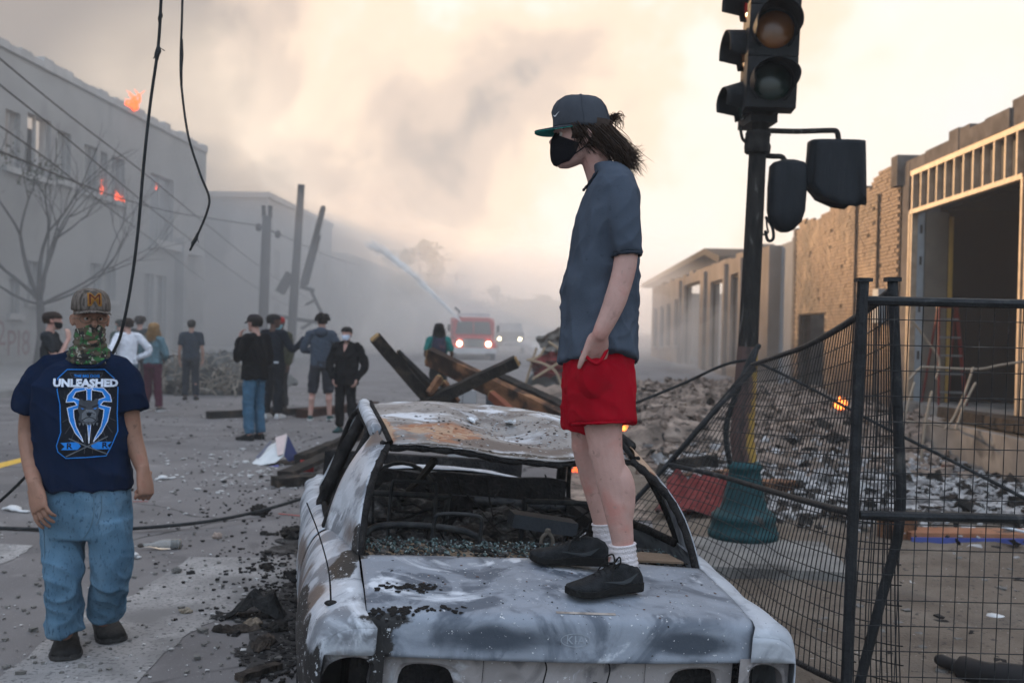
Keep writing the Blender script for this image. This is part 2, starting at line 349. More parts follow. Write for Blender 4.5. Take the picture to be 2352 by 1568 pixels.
def facade_hit(px, py, O):                    # sight line against a street-side wall through O along SD -> (u, z)
    r = ray(px, py); t = (O-CAMP).dot(SN)/r.dot(SN); p = CAMP+r*t
    return (p-O).dot(SD), p.z
def wall_holes(O, u0, u1, z0, z1, holes, th, out):
    """wall slab with openings; out=+1/-1: side (along SN) on which the slab's thickness lies"""
    us = sorted({u0, u1, *[h[0] for h in holes], *[h[1] for h in holes]}); zs = sorted({z0, z1, *[h[2] for h in holes], *[h[3] for h in holes]})
    us = [u for u in us if u0 <= u <= u1]; zs = [z for z in zs if z0 <= z <= z1]
    mb = MB()
    for a, b in zip(us, us[1:]):
        run = None
        for c, d in zip(zs, zs[1:]):
            um, zm = (a+b)/2, (c+d)/2
            hole = any(h[0] < um < h[1] and h[2] < zm < h[3] for h in holes)
            if not hole: run = (run[0], d) if run else (c, d)
            if hole or d == zs[-1]:
                if run: fbox(mb, O, a, b, 0, th*out, run[0], run[1])
                run = None
    return mb
def fbox(mb, O, u0, u1, w0, w1, z0, z1):
    P = lambda u, w, z: V((O.x, O.y, 0))+SD*u+SN*w+V((0, 0, z))
    mb.hexa([P(u0, w0, z0), P(u0, w1, z0), P(u1, w1, z0), P(u1, w0, z0), P(u0, w0, z1), P(u0, w1, z1), P(u1, w1, z1), P(u1, w0, z1)])
    return mb

# ---- left: burning two storey building
m_lwall = mat('pale_render', [(.3, (.28, .27, .26)), (.7, (.37, .355, .34))], .35, 8, .95, .2, 9, layer=(.5, .55, .75, (.25, .24, .235)))
m_ltrim = mat('stone_trim', (.40, .385, .37), 2, 6, .9)
m_dark = mat('dark_interior', [(.3, (.012, .012, .012)), (.7, (.05, .047, .045))], 2, 6, .95)
m_frame = mat('window_frame', (.32, .31, .30), 4, 4, .7)
m_shard = mat('dusty_glass', (.42, .41, .38), 3, 4, .35, spec=.5)
LO = V((-18.1, 0, 0)); LTOP = 10.5
lb = thing('burning_building', 'big two storey pale building on fire behind the bare tree, smoke-veiled', 'building', LO+SD*42)
wins = []
def pw(x0, y0, x1, y1):
    ua, za = facade_hit(x0, (y0+y1)/2, LO); ub, zb = facade_hit(x1, (y0+y1)/2, LO)
    zt = facade_hit((x0+x1)/2, y0, LO)[1]; zz = facade_hit((x0+x1)/2, y1, LO)[1]
    return (min(ua, ub), max(ua, ub), max(.4, zz), zt)
up = [pw(12, 255, 47, 385), pw(62, 268, 117, 405), pw(131, 303, 163, 415), pw(193, 335, 222, 440), pw(230, 350, 247, 450), pw(256, 362, 286, 462), pw(345, 405, 398, 568),
      pw(-150, 170, -110, 330), pw(-90, 190, -40, 350)]
lo = [pw(62, 600, 100, 690), pw(208, 605, 232, 682), pw(240, 612, 266, 690), pw(331, 628, 352, 775), pw(358, 632, 382, 780), pw(20, 640, 45, 720), pw(-120, 560, -60, 700)]
holes = up+lo; UEND = facade_hit(470, 600, LO)[0]
part('wall', wall_holes(LO, 8, UEND, .15, LTOP, holes, .45, -1), m_lwall, lb, world=True)
mb = MB(); fbox(mb, LO, UEND-.45, UEND, -.46, -16, .15, LTOP-.002); part('wall', mb, m_lwall, lb, world=True)
mb = MB(); random.seed(3)
for k in range(60):                             # broken coping
    u = 8+k*(UEND-8)/60; h = .22+.22*random.random()*(1 if random.random() < .6 else .3); fbox(mb, LO, u, u+(UEND-8)/60-.02, .08, -.5, LTOP+.003, LTOP+h)
part('coping', mb, m_ltrim, lb, world=True)
for z0, z1, w in ((6.0, 6.35, .14), (.152, .9, .10)):
    mb = MB(); fbox(mb, LO, 8, UEND, .003, w, z0, z1)
    if not any(h[2] < z1 and h[3] > z0 for h in holes): part('ledge', mb, m_ltrim, lb, world=True)
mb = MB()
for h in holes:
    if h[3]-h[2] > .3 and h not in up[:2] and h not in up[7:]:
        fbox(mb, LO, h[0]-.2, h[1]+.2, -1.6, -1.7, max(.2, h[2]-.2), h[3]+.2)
part('dark_backing', mb, m_dark, lb, world=True)  # dark sheets added behind the windows so the openings look unlit
for i, h in enumerate(holes):
    mb = MB(); um = (h[0]+h[1])/2; zm = h[2]+(h[3]-h[2])*.55
    for a in ((h[0]+.002, h[0]+.10, h[2]+.002, h[3]-.002), (h[1]-.10, h[1]-.002, h[2]+.002, h[3]-.002), (um-.05, um+.05, h[2]+.002, h[3]-.002)): fbox(mb, LO, a[0], a[1], -.15, -.25, a[2], a[3])
    w = part('window', mb, m_frame, lb, world=True)
    mb = MB(); fbox(mb, LO, h[0]-.12, h[1]+.12, .003, .14, h[2]-.20, h[2]-.002); part('sill', mb, m_ltrim, w, world=True)
    if i in (2, 3, 10, 11, 12, 13):
        mb = MB(); fbox(mb, LO, h[0]+.12, um-.06, -.19, -.2, h[2]+.3*(i % 3)*(h[3]-h[2])/2+.05, h[3]-.1); part('broken_pane', mb, m_shard, w, world=True)
mb = MB()                                       # down pipe and pier at the end
u0 = facade_hit(400, 700, LO)[0]; fbox(mb, LO, u0, u0+.5, .003, .45, .15, facade_hit(400, 545, LO)[1]); part('pier', mb, m_lwall, lb, world=True)
mb = MB(); u0 = facade_hit(300, 600, LO)[0]
fbox(mb, LO, u0+2, UEND-1, .003, .35, 5.0, 5.35); part('canopy', mb, m_ltrim, lb, world=True)
# sprayed letters on the wall
m_graf = mat('faded_red_spray', (.24, .15, .14), 6, 5, .9)
for txt, px, py, sz in (('2', 2, 768, 1.2), ('PI8', 42, 790, 1.25)):
    u, z = facade_hit(px, py, LO); t = text_mb(txt, sz, .0); mb = MB(); O_ = LO+SD*u+SN*.012
    mb.add([O_+SD*p.x+V((0, 0, z+p.y)) for p in t.v], t.f); part('graffiti', mb, m_graf, lb, world=True)
# flames on it: two-sided tongues
def flame_mat(n, c, e): return mat(n, c, 5, 3, 1, emit=c, estr=e)
m_fl = flame_mat('flame_orange', (1.0, .12, .03), 1.3); m_fl2 = flame_mat('flame_yellow', (1.0, .26, .05), 1.8)
def flame(name, base, h, w, label, depth=None, seed=1, m=None):
    random.seed(seed); mb = MB(); base = V(base)
    for k in range(16):
        a = random.uniform(0, 6.28); r = w*.42*random.random(); hh = h*random.uniform(.25, 1)**1.3; lean = V((random.uniform(-.3, .5), random.uniform(-.2, .2), 1)).normalized()
        b0 = base+V((math.cos(a)*r, math.sin(a)*r, 0)); pts = [b0+lean*(hh*t)+V((w*.34*math.sin(5*t+a), w*.2*math.cos(4*t+a), 0))*t for t in (0, .2, .4, .6, .8, 1)]
        q = w*random.uniform(.05, .17); mb.tube(pts, [q*.5, q, q*.85, q*.55, q*.25, q*.04], 7)
    o = solo(name, mb, m or m_fl, label, 'fire', 'small fires', True, base); return o
p = D(300, 278, 1); 
u, z = facade_hit(300, 272, LO); b = LO+SD*u+V((0, 0, LTOP+.2)); flame('flame', b, 1.0, .75, 'bright orange flame on the roof edge of the smoke-veiled building', seed=4)
for i, (x, y, h, w, lab) in enumerate(((239, 452, .8, .35, 'small fire in the upper window left of the paired fires'), (283, 468, .95, .6, 'wider fire glowing in the upper window beside the hanging cable'),
                           (331, 553, .55, .45, 'low fire on the ledge under the tall dark opening'), (376, 436, .4, .2, 'tiny fire point high in the tall dark opening'))):
    u, z = facade_hit(x, y, LO); flame('flame', LO+SD*u-SN*.3+V((0, 0, z)), h, w, lab, seed=11+i)

# ---- left, farther: lower blocks lost in the smoke
m_far = mat('far_wall', (.30, .29, .28), .4, 6, .95)
def block(name, label, x0, x1, u0, u1, h, wn=5):
    t = thing(name, label, 'building', V(((x0+x1)/2, 0, 0))+SD*((u0+u1)/2)); O = V((x1, 0, 0)); hs = []
    for r in range(max(1, int(h//3.4))):
        for k in range(wn):
            u = u0+(k+.5)*(u1-u0)/wn; hs.append((u-.7, u+.7, 1.1+r*3.4, 2.9+r*3.4))
    part('wall', wall_holes(O, u0, u1, .15, h, hs, .4, -1), m_far, t, world=True)
    mb = MB(); fbox(mb, O, u0, u0+.4, -.401, x0-x1, .15, h-.002); part('wall', mb, m_far, t, world=True)
    mb = MB(); fbox(mb, O, u0+.4, u1, -1.5, -1.7, .15, h-.3); part('dark_backing', mb, m_dark, t, world=True)  # dark sheet standing in for the shade behind the window holes
    mb = MB(); fbox(mb, O, u0-.1, u1+.1, .1, x0-x1, h+.003, h+.35); part('roof', mb, m_ltrim, t, world=True)
    return t
block('brick_block', 'grey flat roofed block just beyond the burning building, dim in smoke', -34, -17.2, 61, 79, 9.3, 4)
block('low_block', 'low far block fading into the smoke behind the utility poles', -32, -17.0, 84, 112, 7.4, 6)
# ---- right: gutted shops along the street
RO = V((6.92, 0, 0)); TOPR = 4.76
def rbox(mb, *a): return fbox(mb, RO, *a)
m_blk = mat('sooty_block', [(.25, (.075, .066, .06)), (.7, (.17, .15, .135))], 2.5, 8, .95, .5, 30, layer=(1.6, .52, .7, (.07, .062, .056)))
m_stud = mat('galvanised_stud', [(.3, (.24, .185, .13)), (.7, (.38, .30, .22))], 6, 5, .6, metal=.1, spec=.3)
m_jamb = mat('grey_jamb', (.27, .30, .32), 5, 5, .6)
m_beige = mat('scorched_drywall', [(.3, (.10, .09, .075)), (.7, (.17, .15, .125))], 1.5, 6, .9, layer=(2, .55, .7, (.10, .09, .08)))
m_wood = mat('charred_timber', [(.3, (.012, .011, .010)), (.6, (.045, .036, .030)), (.8, (.10, .07, .05))], 9, 9, .9, .7, 60)
sb = thing('gutted_shop', 'near gutted shop front with bare stud header and dark open bay', 'building', RO+SD*16)
mb = MB(); rbox(mb, 19.25, 19.58, .0, 8, 0, 4.98); part('party_wall', mb, m_blk, sb, world=True)
mb = MB(); rbox(mb, 13.9, 14.6, .12, .5, .45, TOPR); rbox(mb, 6, 13.9, .12, .5, .45, TOPR); part('front_wall', mb, m_blk, sb, world=True)
random.seed(5); u = 6.0
while u < 19.5:                                  # loose blocks of the coping
    w = random.choice((.42, .62, .85, 1.1)); mb = MB(); w = min(w, 19.56-u)
    if w > .06: rbox(mb, u, u+w-.012, -.02+random.uniform(0, .04), .45, TOPR+.05, TOPR+.34+random.uniform(-.08, .14)); part('coping_block', mb, m_blk, sb, world=True)
    u += w
L0, L1 = 14.65, 19.2
mb = MB(); rbox(mb, 6, L1, .0, .11, TOPR-.05, TOPR+.045); part('top_plate', mb, m_stud, sb, world=True)
mb = MB(); rbox(mb, L0, L1, .0, .11, 3.98, 4.06); part('bottom_plate', mb, m_stud, sb, world=True)
n = 12
for k in range(n):
    u = L0+.2+(L1-L0-.35)*k/(n-1); mb = MB(); rbox(mb, u-.022, u+.022, .004, .104, 4.062, TOPR-.052); part('header_stud', mb, m_stud, sb, world=True)
for u in (L0-.16, L0, L1-.0, L1-.13):
    mb = MB(); rbox(mb, u-.03, u+.03, -.004, .108, .4, TOPR-.054 if u not in (L0, L1) else 4.0); part('jamb_stud', mb, m_stud, sb, world=True)
mb = MB(); rbox(mb, L0+.03, L1-.03, .16, .2, 4.0, TOPR); part('header_panel', mb, mat('header_panel', (.085, .09, .095), 2, 6, .8), sb, world=True)
mb = MB(); rbox(mb, L1-.16, L1-.17, .11, .24, .4, 4.0); j = part('metal_jamb', mb, m_jamb, sb, world=True)
for z in (1.2, 2.1, 3.0, 3.6):
    mb = MB(); rbox(mb, L1-.178, L1-.185, .15, .19, z, z+.16); part('punched_slot', mb, m_dark, j, world=True)
mb = MB(); rbox(mb, L1-.2, L1-.23, .245, .66, .4, 4.0); part('side_wall', mb, m_beige, sb, world=True)
mb = MB(); rbox(mb, L1-.24, L1-.30, .67, .73, .4, 3.9); part('yellow_conduit', mb, mat('yellow_strip', (.40, .25, .06), 5, 4, .7), sb, world=True)
mb = MB(); rbox(mb, 6, L1, 5.6, 5.8, .4, 4.4); rbox(mb, 6, L1, .6, 5.6, 4.05, 4.2); rbox(mb, 10, 10.2, .6, 5.6, .4, 4.1); rbox(mb, L1-.12, L1-.04, .70, 5.6, .4, 4.1); part('darkened_room', mb, mat('room_black', (.008, .008, .009), 2, 4, .95), sb, world=True)  # near-black colour stands in for the room's shade, even where sun enters
mb = MB(); rbox(mb, 6, 19.2, -.06, 6, .2, .395); part('floor_slab', mb, m_conc, sb, world=True)
mb = MB(); rbox(mb, 6, 19.2, -.02, .3, 0, .2); part('footing', mb, m_wood, sb, world=True)
random.seed(6)
for k in range(3):
    u = 12.0+k*.62; mb = MB(); rbox(mb, u, u+.05, -.01, .11, .4, 4.7); part('wall_stud', mb, m_stud, sb, world=True)
# step ladder standing inside
la = D(2172, 885, 18.4); la.z = .397
lad = thing('step_ladder', 'red step ladder standing inside the dark shop bay', 'ladder', la)
m_red = mat('ladder_red', (.13, .012, .012), 8, 4, .5); m_alu = mat('ladder_step', (.20, .21, .215), 8, 4, .5, metal=.3)
for s in (-1, 1):
    mb = MB(); mb.beam((s*.25, -.3, 0), (s*.16, 0, 1.8), .03, .07); part('side_rail', mb, m_red, lad)
    mb = MB(); mb.beam((s*.25, .45, 0), (s*.16, .05, 1.75), .025, .04); part('rear_leg', mb, m_red, lad)
for k in range(5):
    t = (k+.7)/5.4; mb = MB(); mb.box((0, -.3+.3*t, 1.8*t), (.5-.18*t, .09, .03)); part('step', mb, m_alu, lad)
mb = MB(); mb.box((0, .02, 1.8), (.36, .16, .05)); part('cap', mb, m_red, lad)
# knee wall in front of the shop
dk = thing('loading_dock', 'sooty concrete foundation wall with charred deck in front of the open bay', 'wall', V((5.6, 11, 0)))
mb = MB(); P = lambda u, x, z: V((x, 0, z))+SD*u
mb.hexa([P(6, 5.15, 0), P(6, 5.4, 0), P(13.6, 5.4, 0), P(13.6, 5.15, 0), P(6, 5.15, .56), P(6, 5.4, .60), P(13.6, 5.4, .56), P(13.6, 5.15, .52)]); part('concrete_wall', mb, m_conc, dk, world=True)
mb = MB(); mb.hexa([P(6, 5.41, .0), P(6, 6.85, 0), P(13.55, 6.85, 0), P(13.55, 5.41, 0), P(6, 5.41, .40), P(6, 6.85, .40), P(13.55, 6.85, .40), P(13.55, 5.41, .4)]); part('deck_fill', mb, m_wood, dk, world=True)
random.seed(9)
for k in range(9):
    mb = MB(); u = 6.3+k*.8; mb.beam(P(u, 5.2, .62+.05*random.random()), P(u+random.uniform(-.3, .6), 6.8, .5+.1*random.random()), .11, .09, wob=.2, n=5); part('charred_joist', mb, m_wood, dk, world=True)
mb = MB(); mb.beam(P(6.5, 5.28, .70), P(13.2, 5.28, .64), .16, .14, wob=.15, n=14); part('charred_sill', mb, m_wood, dk, world=True)

# brick building
m_brick = mat('brick', [(.25, (.10, .056, .036)), (.5, (.175, .103, .064)), (.75, (.25, .16, .10))], 3.3, 5, .75, .4, 60, coord='Object', spec=.4, layer=[(.45, .44, .62, (.062, .042, .032)), (1.4, .52, .70, (.30, .20, .125))])  # noise layers put soot and the patchiness of the sunlight into the colour
m_mort = mat('mortar', [(.3, (.05, .038, .03)), (.7, (.085, .066, .052))], 5, 6, .95, .3, 40)
bb = thing('brick_building', 'tan brick wall lit by low sun between the signal pole and the shop', 'building', RO+SD*23.5)
U0, U1 = 19.7, 28.0
da, dz0 = facade_hit(1890, 800, RO); db, _ = facade_hit(1834, 800, RO); dt = facade_hit(1862, 722, RO)[1]
door = (min(da, db), max(da, db), 0.0, dt)
topz = lambda u: 4.98-.05*(u-U0)+.10*noise.noise(V((u*1.3, 0, 0)))+(.16 if noise.noise(V((u*.6, 3, 0))) > .1 else 0)
mb = MB(); k = 60
for i in range(k):
    a, b = U0+(U1-U0)*i/k, U0+(U1-U0)*(i+1)/k; um = (a+b)/2; zt = topz(um)-.05
    z0 = dt if door[0] < um < door[1] else 0
    rbox(mb, a, b, .012, .33, z0, zt)
part('mortar_wall', mb, m_mort, bb, world=True)
BL, BH = .225, .078; bricks = []; row = 0; z = .02; random.seed(8)
while z < 5.3:
    u = U0+(BL/2 if row % 2 else 0)
    while u+BL < U1:
        um = u+BL/2
        if z+BH < topz(um)+.04 and not (door[0]-.1 < um < door[1]+.1 and z < dt) and random.random() > .012: bricks.append((u, z))
        u += BL
    z += BH; row += 1
def brick_mb(u, z, dw):
    mb = MB(); rbox(mb, u, u+BL-.012, -.002-dw, .06, z, z+BH-.013); return mb
vis = lambda b: b[1] > 1.3 and b[0] < 24
cand = sorted([b for b in bricks if vis(b)], key=lambda b: b[0])[:300]; cs = set(cand)
unit = MB(); unit.hexa([V((-.006, -BL/2+.006, -BH/2+.0065)), V((.06, -BL/2+.006, -BH/2+.0065)), V((.06, BL/2-.006, -BH/2+.0065)), V((-.006, BL/2-.006, -BH/2+.0065)), V((-.006, -BL/2+.006, BH/2-.0065)), V((.06, -BL/2+.006, BH/2-.0065)), V((.06, BL/2-.006, BH/2-.0065)), V((-.006, BL/2-.006, BH/2-.0065))])
ume = unit.mesh('brick'); ume.materials.append(m_brick)
for (u, z) in cand:
    o = bpy.data.objects.new('brick', ume); COL.objects.link(o); o.parent = bb
    q = RO+SD*(u+BL/2)+SN*random.uniform(-.008, .006)+V((0, 0, z+BH/2)); o.location = q-bb.location; o.rotation_euler = (random.uniform(-.02, .02), 0, -ST+random.uniform(-.03, .03))
mb = MB()
for (u, z) in bricks:
    if (u, z) not in cs:
        dw = random.uniform(-.005, .007); mb.f; b = brick_mb(u, z, dw); mb.add(b.v, b.f)
o = part('brickwork', mb, m_brick, bb, world=True); o['kind'] = 'stuff'
mb = MB(); rbox(mb, door[0]-.05, door[1]+.05, 1.4, 1.5, 0, dt+.2); part('dark_backing', mb, m_dark, bb, world=True)  # dark sheet added so the doorway looks unlit
mb = MB()
for a in ((door[0], door[0]+.08), (door[1]-.08, door[1])): rbox(mb, a[0]+.002, a[1]-.002, .10, .2, 0, dt-.002)
part('door_frame', mb, m_wood, bb, world=True)
for u, w_, zb in ((20.9, .035, 0.0), (22.4, .05, 0)):
    mb = MB(); rbox(mb, u, u+w_, -.05, -.012, zb, 4.6); part('conduit', mb, m_mort, bb, world=True)
mb = MB(); rbox(mb, 20.4, 20.75, -.16, -.012, 1.9, 2.6); part('meter_box', mb, m_jamb, bb, world=True)
mb = MB(); rbox(mb, 19.64, 20.0, -.10, .4, 4.6, 5.2); part('corner_cap', mb, m_blk, bb, world=True)
mb = MB(); rbox(mb, U1-.02, U1+.25, .0, 7.5, 0, 4.6); part('side_wall', mb, m_blk, bb, world=True)
m_gry = mat('grey_render', [(.3, (.20, .205, .21)), (.7, (.27, .275, .28))], .7, 6, .95)
gw = MB(); fbox(gw, RO, 28.6, 28.9, .12, 8, 0, 4.42); gw2 = MB(); fbox(gw2, RO, 28.9, 31.2, .35, .6, 0, 4.42)
o = thing('grey_infill', 'plain grey wall between the brick building and the far gutted row', 'wall', RO+SD*29.5+SN*.5); part('wall', gw, m_gry, o, world=True); part('wall', gw2, m_gry, o, world=True)

# far gutted row with piers and window openings
m_row = mat('cream_render', [(.3, (.16, .132, .11)), (.7, (.27, .225, .19))], .6, 7, .95, .2, 8, layer=(1.2, .55, .75, (.19, .165, .145)))
rr_ = thing('gutted_row', 'long roofless cream shop row with tall window holes far on the right', 'building', RO+SD*46)
def prw(x0, y0, x1, y1):
    ua = facade_hit(x0, y0, RO)[0]; ub = facade_hit(x1, y0, RO)[0]; xm = (x0+x1)/2
    return (min(ua, ub), max(ua, ub), max(.05, facade_hit(xm, y1, RO)[1]), min(4.0, facade_hit(xm, y0, RO)[1]))
hs = [prw(1502, 708, 1510, 797), prw(1516, 703, 1526, 797), prw(1531, 697, 1541, 795), prw(1549, 686, 1562, 795), prw(1572, 628, 1608, 845), prw(1632, 643, 1666, 849), prw(1678, 627, 1704, 840), prw(1716, 612, 1738, 830)]
hs = [h for h in hs if h[1]-h[0] > .15]
UE = 31.3; UF = 66.0
us = sorted({UE, UF, *[h[0] for h in hs], *[h[1] for h in hs], *[UE+i*1.1 for i in range(31)]}); mb = MB()
for a, b in zip(us, us[1:]):
    um = (a+b)/2; zt = 4.5+.18*noise.noise(V((um*.9, 1, 2)))+.12*noise.noise(V((um*3, 1, 2))); h = next((h for h in hs if h[0] < um < h[1]), None)
    if h:
        if zt > h[3]: rbox(mb, a, b, 0, .4, h[3], zt)
        if h[2] > .1: rbox(mb, a, b, 0, .4, 0, h[2])
    else: rbox(mb, a, b, 0, .4, 0, zt)
part('wall', mb, m_row, rr_, world=True)
for h in hs:
    mb = MB(); rbox(mb, h[0]+.01, h[0]+.09, .12, .22, h[2], h[3]-.01); rbox(mb, h[1]-.09, h[1]-.01, .12, .22, h[2], h[3]-.01); rbox(mb, h[0]+.09, h[1]-.09, .125, .215, h[3]-.10, h[3]-.012); w = part('window', mb, m_wood, rr_, world=True)
    mb = MB(); rbox(mb, h[0]-.1, h[1]+.1, -.10, -.003, h[2]-.16, h[2]-.02); 
    if h[2] > .3: part('sill', mb, m_row, w, world=True)
for h0, h1 in zip(hs, hs[1:]):
    pass
for x in (1565, 1622, 1670, 1708):
    u = facade_hit(x, 700, RO)[0]; mb = MB(); rbox(mb, u, u+.35, -.14, -.003, 0, 4.3); part('pier', mb, m_row, rr_, world=True)
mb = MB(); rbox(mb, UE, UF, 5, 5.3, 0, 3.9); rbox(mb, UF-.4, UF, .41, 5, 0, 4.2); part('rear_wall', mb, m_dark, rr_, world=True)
# fallen roof truss leaning over the row
ft = thing('collapsed_roof', 'dark collapsed roof slope sticking up over the far gutted row', 'roof', RO+SD*50+SN*2)
P3 = lambda x, y, u: (lambda r: CAMP+r*(((RO+SN*1.5)-CAMP).dot(SN)/r.dot(SN)))(ray(x, y))
a, b, c = P3(1473, 652, 0), P3(1618, 570, 0), P3(1652, 588, 0)
for p, q in ((a, b), (b, c)):
    mb = MB(); mb.hexa([p+V((0, 0, -.35)), p+SN*3+V((0, 0, -.35)), q+SN*3+V((0, 0, -.35)), q+V((0, 0, -.35)), p, p+SN*3, q+SN*3, q]); part('roof_slope', mb, m_wood, ft, world=True)
# more heaped roof wreckage behind the brick wall
rk = thing('roof_wreckage', 'twisted dark roof wreckage showing above the brick wall', 'wreckage', RO+SD*24+SN*4)
mb = MB(); random.seed(2)
for k in range(26):
    c = RO+SD*random.uniform(21, 30)+SN*random.uniform(2.5, 4.5)+V((0, 0, random.uniform(3.9, 5.3))); mb.beam(c, c+V((random.uniform(-1, 1), random.uniform(-2, 2), random.uniform(-1.6, .4))), .25, .2, wob=.3, n=3)
part('roof_beams', mb, m_wood, rk, world=True)
mb = MB(); c = RO+SD*23+SN*3.6
mb.grid(lambda i, j: c+SD*(-3+i*.6)+SN*(j*.4)+V((0, 0, 4.7+.9*math.sin(i*.35)+.5*noise.noise(V((i*.4, j*.5, 0))))), 12, 8); part('crumpled_sheet', mb, m_gry, rk, world=True)
mb = MB()
for k in range(5): fbox(mb, RO, 21+2*k, 21.3+2*k, 3, 3.3, 0, 4.9)
part('post', mb, m_wood, rk, world=True)
# ================================================================== the burnt-out saloon car
def car():
    yaw, roll, pitch = .204, .065, .014
    R = Matrix.Rotation(yaw, 3, 'Z') @ Matrix.Rotation(pitch, 3, 'X') @ Matrix.Rotation(roll, 3, 'Y')
    edge = V((.201, 3.193, .694)); ZB = .69                        # local z is measured from the ground under the boot edge
    t = thing('burnt_car', 'burnt-out white saloon car with sagging roof and ash-grey boot, person standing on it', 'car', edge+R @ V((0, 0, -ZB)))
    t.rotation_euler = R.to_euler()
    Z = lambda p: V((p[0], p[1], p[2]+ZB))
    def loc(px, py, ax, val):                                     # sight line -> car coordinates on the plane local[ax]=val
        Ri = R.transposed(); o = Ri @ (CAMP-edge); d = Ri @ ray(px, py); k = (val-o[ax])/d[ax]; return o+d*k
    # ---- burnt paint: ash white, bare grey steel, painted rear-face shade, soot, rust; broad patches from attributes, detail from noise
    def burnt(name, base, steel):
        m = bpy.data.materials.new(name); m.use_nodes = True; N, L = m.node_tree.nodes, m.node_tree.links; b = N['Principled BSDF']
        tc = N.new('ShaderNodeTexCoord')
        def nz(s, d=6, di=.4, st=(1, 1, 1), rough=.55):
            mp = N.new('ShaderNodeMapping'); mp.inputs['Scale'].default_value = st; L.new(tc.outputs['Object'], mp.inputs[0])
            n = N.new('ShaderNodeTexNoise'); n.inputs['Scale'].default_value = s; n.inputs['Detail'].default_value = d; n.inputs['Distortion'].default_value = di; n.inputs['Roughness'].default_value = rough; L.new(mp.outputs[0], n.inputs['Vector']); return n.outputs['Fac']
        def at(n): a = N.new('ShaderNodeAttribute'); a.attribute_name = n; return a.outputs['Fac']
        def ma(op, a, q, c=None):
            n = N.new('ShaderNodeMath'); n.operation = op
            for i, x in enumerate((a, q, c)):
                if x is None: continue
                if isinstance(x, (int, float)): n.inputs[i].default_value = x
                else: L.new(x, n.inputs[i])
            return n.outputs[0]
        def sm(x, lo, hi):
            r = N.new('ShaderNodeMapRange'); r.interpolation_type = 'SMOOTHSTEP'; r.inputs[1].default_value = lo; r.inputs[2].default_value = hi; L.new(x, r.inputs[0]); return r.outputs[0]
        def mx(f, a, q):
            n = N.new('ShaderNodeMix'); n.data_type = 'RGBA'; L.new(f, n.inputs[0])
            for i, x in ((6, a), (7, q)):
                if isinstance(x, tuple): n.inputs[i].default_value = (*x, 1)
                else: L.new(x, n.inputs[i])
            return n.outputs[2]
        flow = nz(2.6, 5, 1.6); 
        c = mx(sm(flow, .43, .58), base, steel)
        c = mx(sm(nz(7, 8, .9), .50, .60), c, tuple(x*.86 for x in base))
        c = mx(ma('MULTIPLY', sm(nz(26, 5, .2), .69, .74), .55), c, (.60, .62, .65))        # flakes of white ash
        c = mx(ma('MULTIPLY', sm(nz(2.3, 7, 1.3, rough=.6), .54, .63), .80), c, (.60, .63, .68))
        c = mx(sm(ma('ADD', at('brown'), ma('MULTIPLY_ADD', nz(5, 7, 1.0), .8, -.4)), .42, .72), c, (.115, .092, .083))
        c = mx(sm(ma('ADD', at('rust'), ma('MULTIPLY_ADD', nz(9, 8, .8), 1.1, -.55)), .42, .62), c, (.26, .115, .062))
        c = mx(sm(ma('ADD', at('rust'), ma('MULTIPLY_ADD', nz(16, 8, .6), 1.3, -.72)), .45, .6), c, (.34, .225, .15))
        c = mx(sm(ma('ADD', at('bare'), ma('MULTIPLY_ADD', nz(3.4, 6, .8), .9, -.45)), .30, .75), c, (.042, .052, .068))  # bare steel, and the shade of the lid's rear face painted in
        s1 = sm(ma('ADD', at('soot'), ma('MULTIPLY_ADD', nz(6, 9, .6, rough=.7), 1.2, -.6)), .46, .60); c = mx(s1, c, (.018, .017, .017))
        c = mx(ma('MULTIPLY', s1, sm(nz(55, 4, .0), .63, .66)), c, (.4, .41, .43))
        c = mx(ma('MULTIPLY', sm(nz(90, 3, 0), .69, .71), .8), c, (.62, .62, .62)); c = mx(sm(nz(75, 3, .0, (1, 1.1, .9)), .715, .73), c, (.03, .028, .028))
        L.new(c, b.inputs['Base Color']); b.inputs['Specular IOR Level'].default_value = .25
        r = N.new('ShaderNodeMapRange'); r.inputs[3].default_value = .42; r.inputs[4].default_value = .78; L.new(flow, r.inputs[0]); L.new(r.outputs[0], b.inputs['Roughness'])
        bp = N.new('ShaderNodeBump'); bp.inputs['Strength'].default_value = .22; bp.inputs['Distance'].default_value = .01; L.new(ma('ADD', nz(45, 6), ma('MULTIPLY', s1, .5)), bp.inputs['Height']); L.new(bp.outputs[0], b.inputs['Normal'])
        return m
    m_body = burnt('burnt_white_paint', (.40, .425, .465), (.155, .165, .185)); m_lid = burnt('burnt_boot_paint', (.225, .25, .29), (.085, .10, .125)); m_roof = burnt('burnt_roof_paint', (.235, .225, .22), (.135, .12, .115))
    m_rear = burnt('scorched_primer', (.30, .275, .27), (.085, .08, .085)); m_blk = mat('car_char', [(.3, (.008, .008, .009)), (.6, (.022, .021, .021)), (.85, (.065, .06, .058))], 14, 8, .9, .7, 60, spec=.06)
    m_ash = mat('car_ash', [(.2, (.010, .010, .010)), (.48, (.032, .030, .029)), (.64, (.09, .087, .084)), (.85, (.30, .29, .285))], 22, 9, .95, .9, 50)
    m_tube = mat('seat_tube', [(.3, (.016, .018, .021)), (.7, (.055, .055, .055))], 20, 6, .6, .3, 80, metal=.3)
    def gauss(c, s, a=1): return lambda p: a*math.exp(-sum(((p[i]-c[i])/s[i])**2 for i in range(3)))
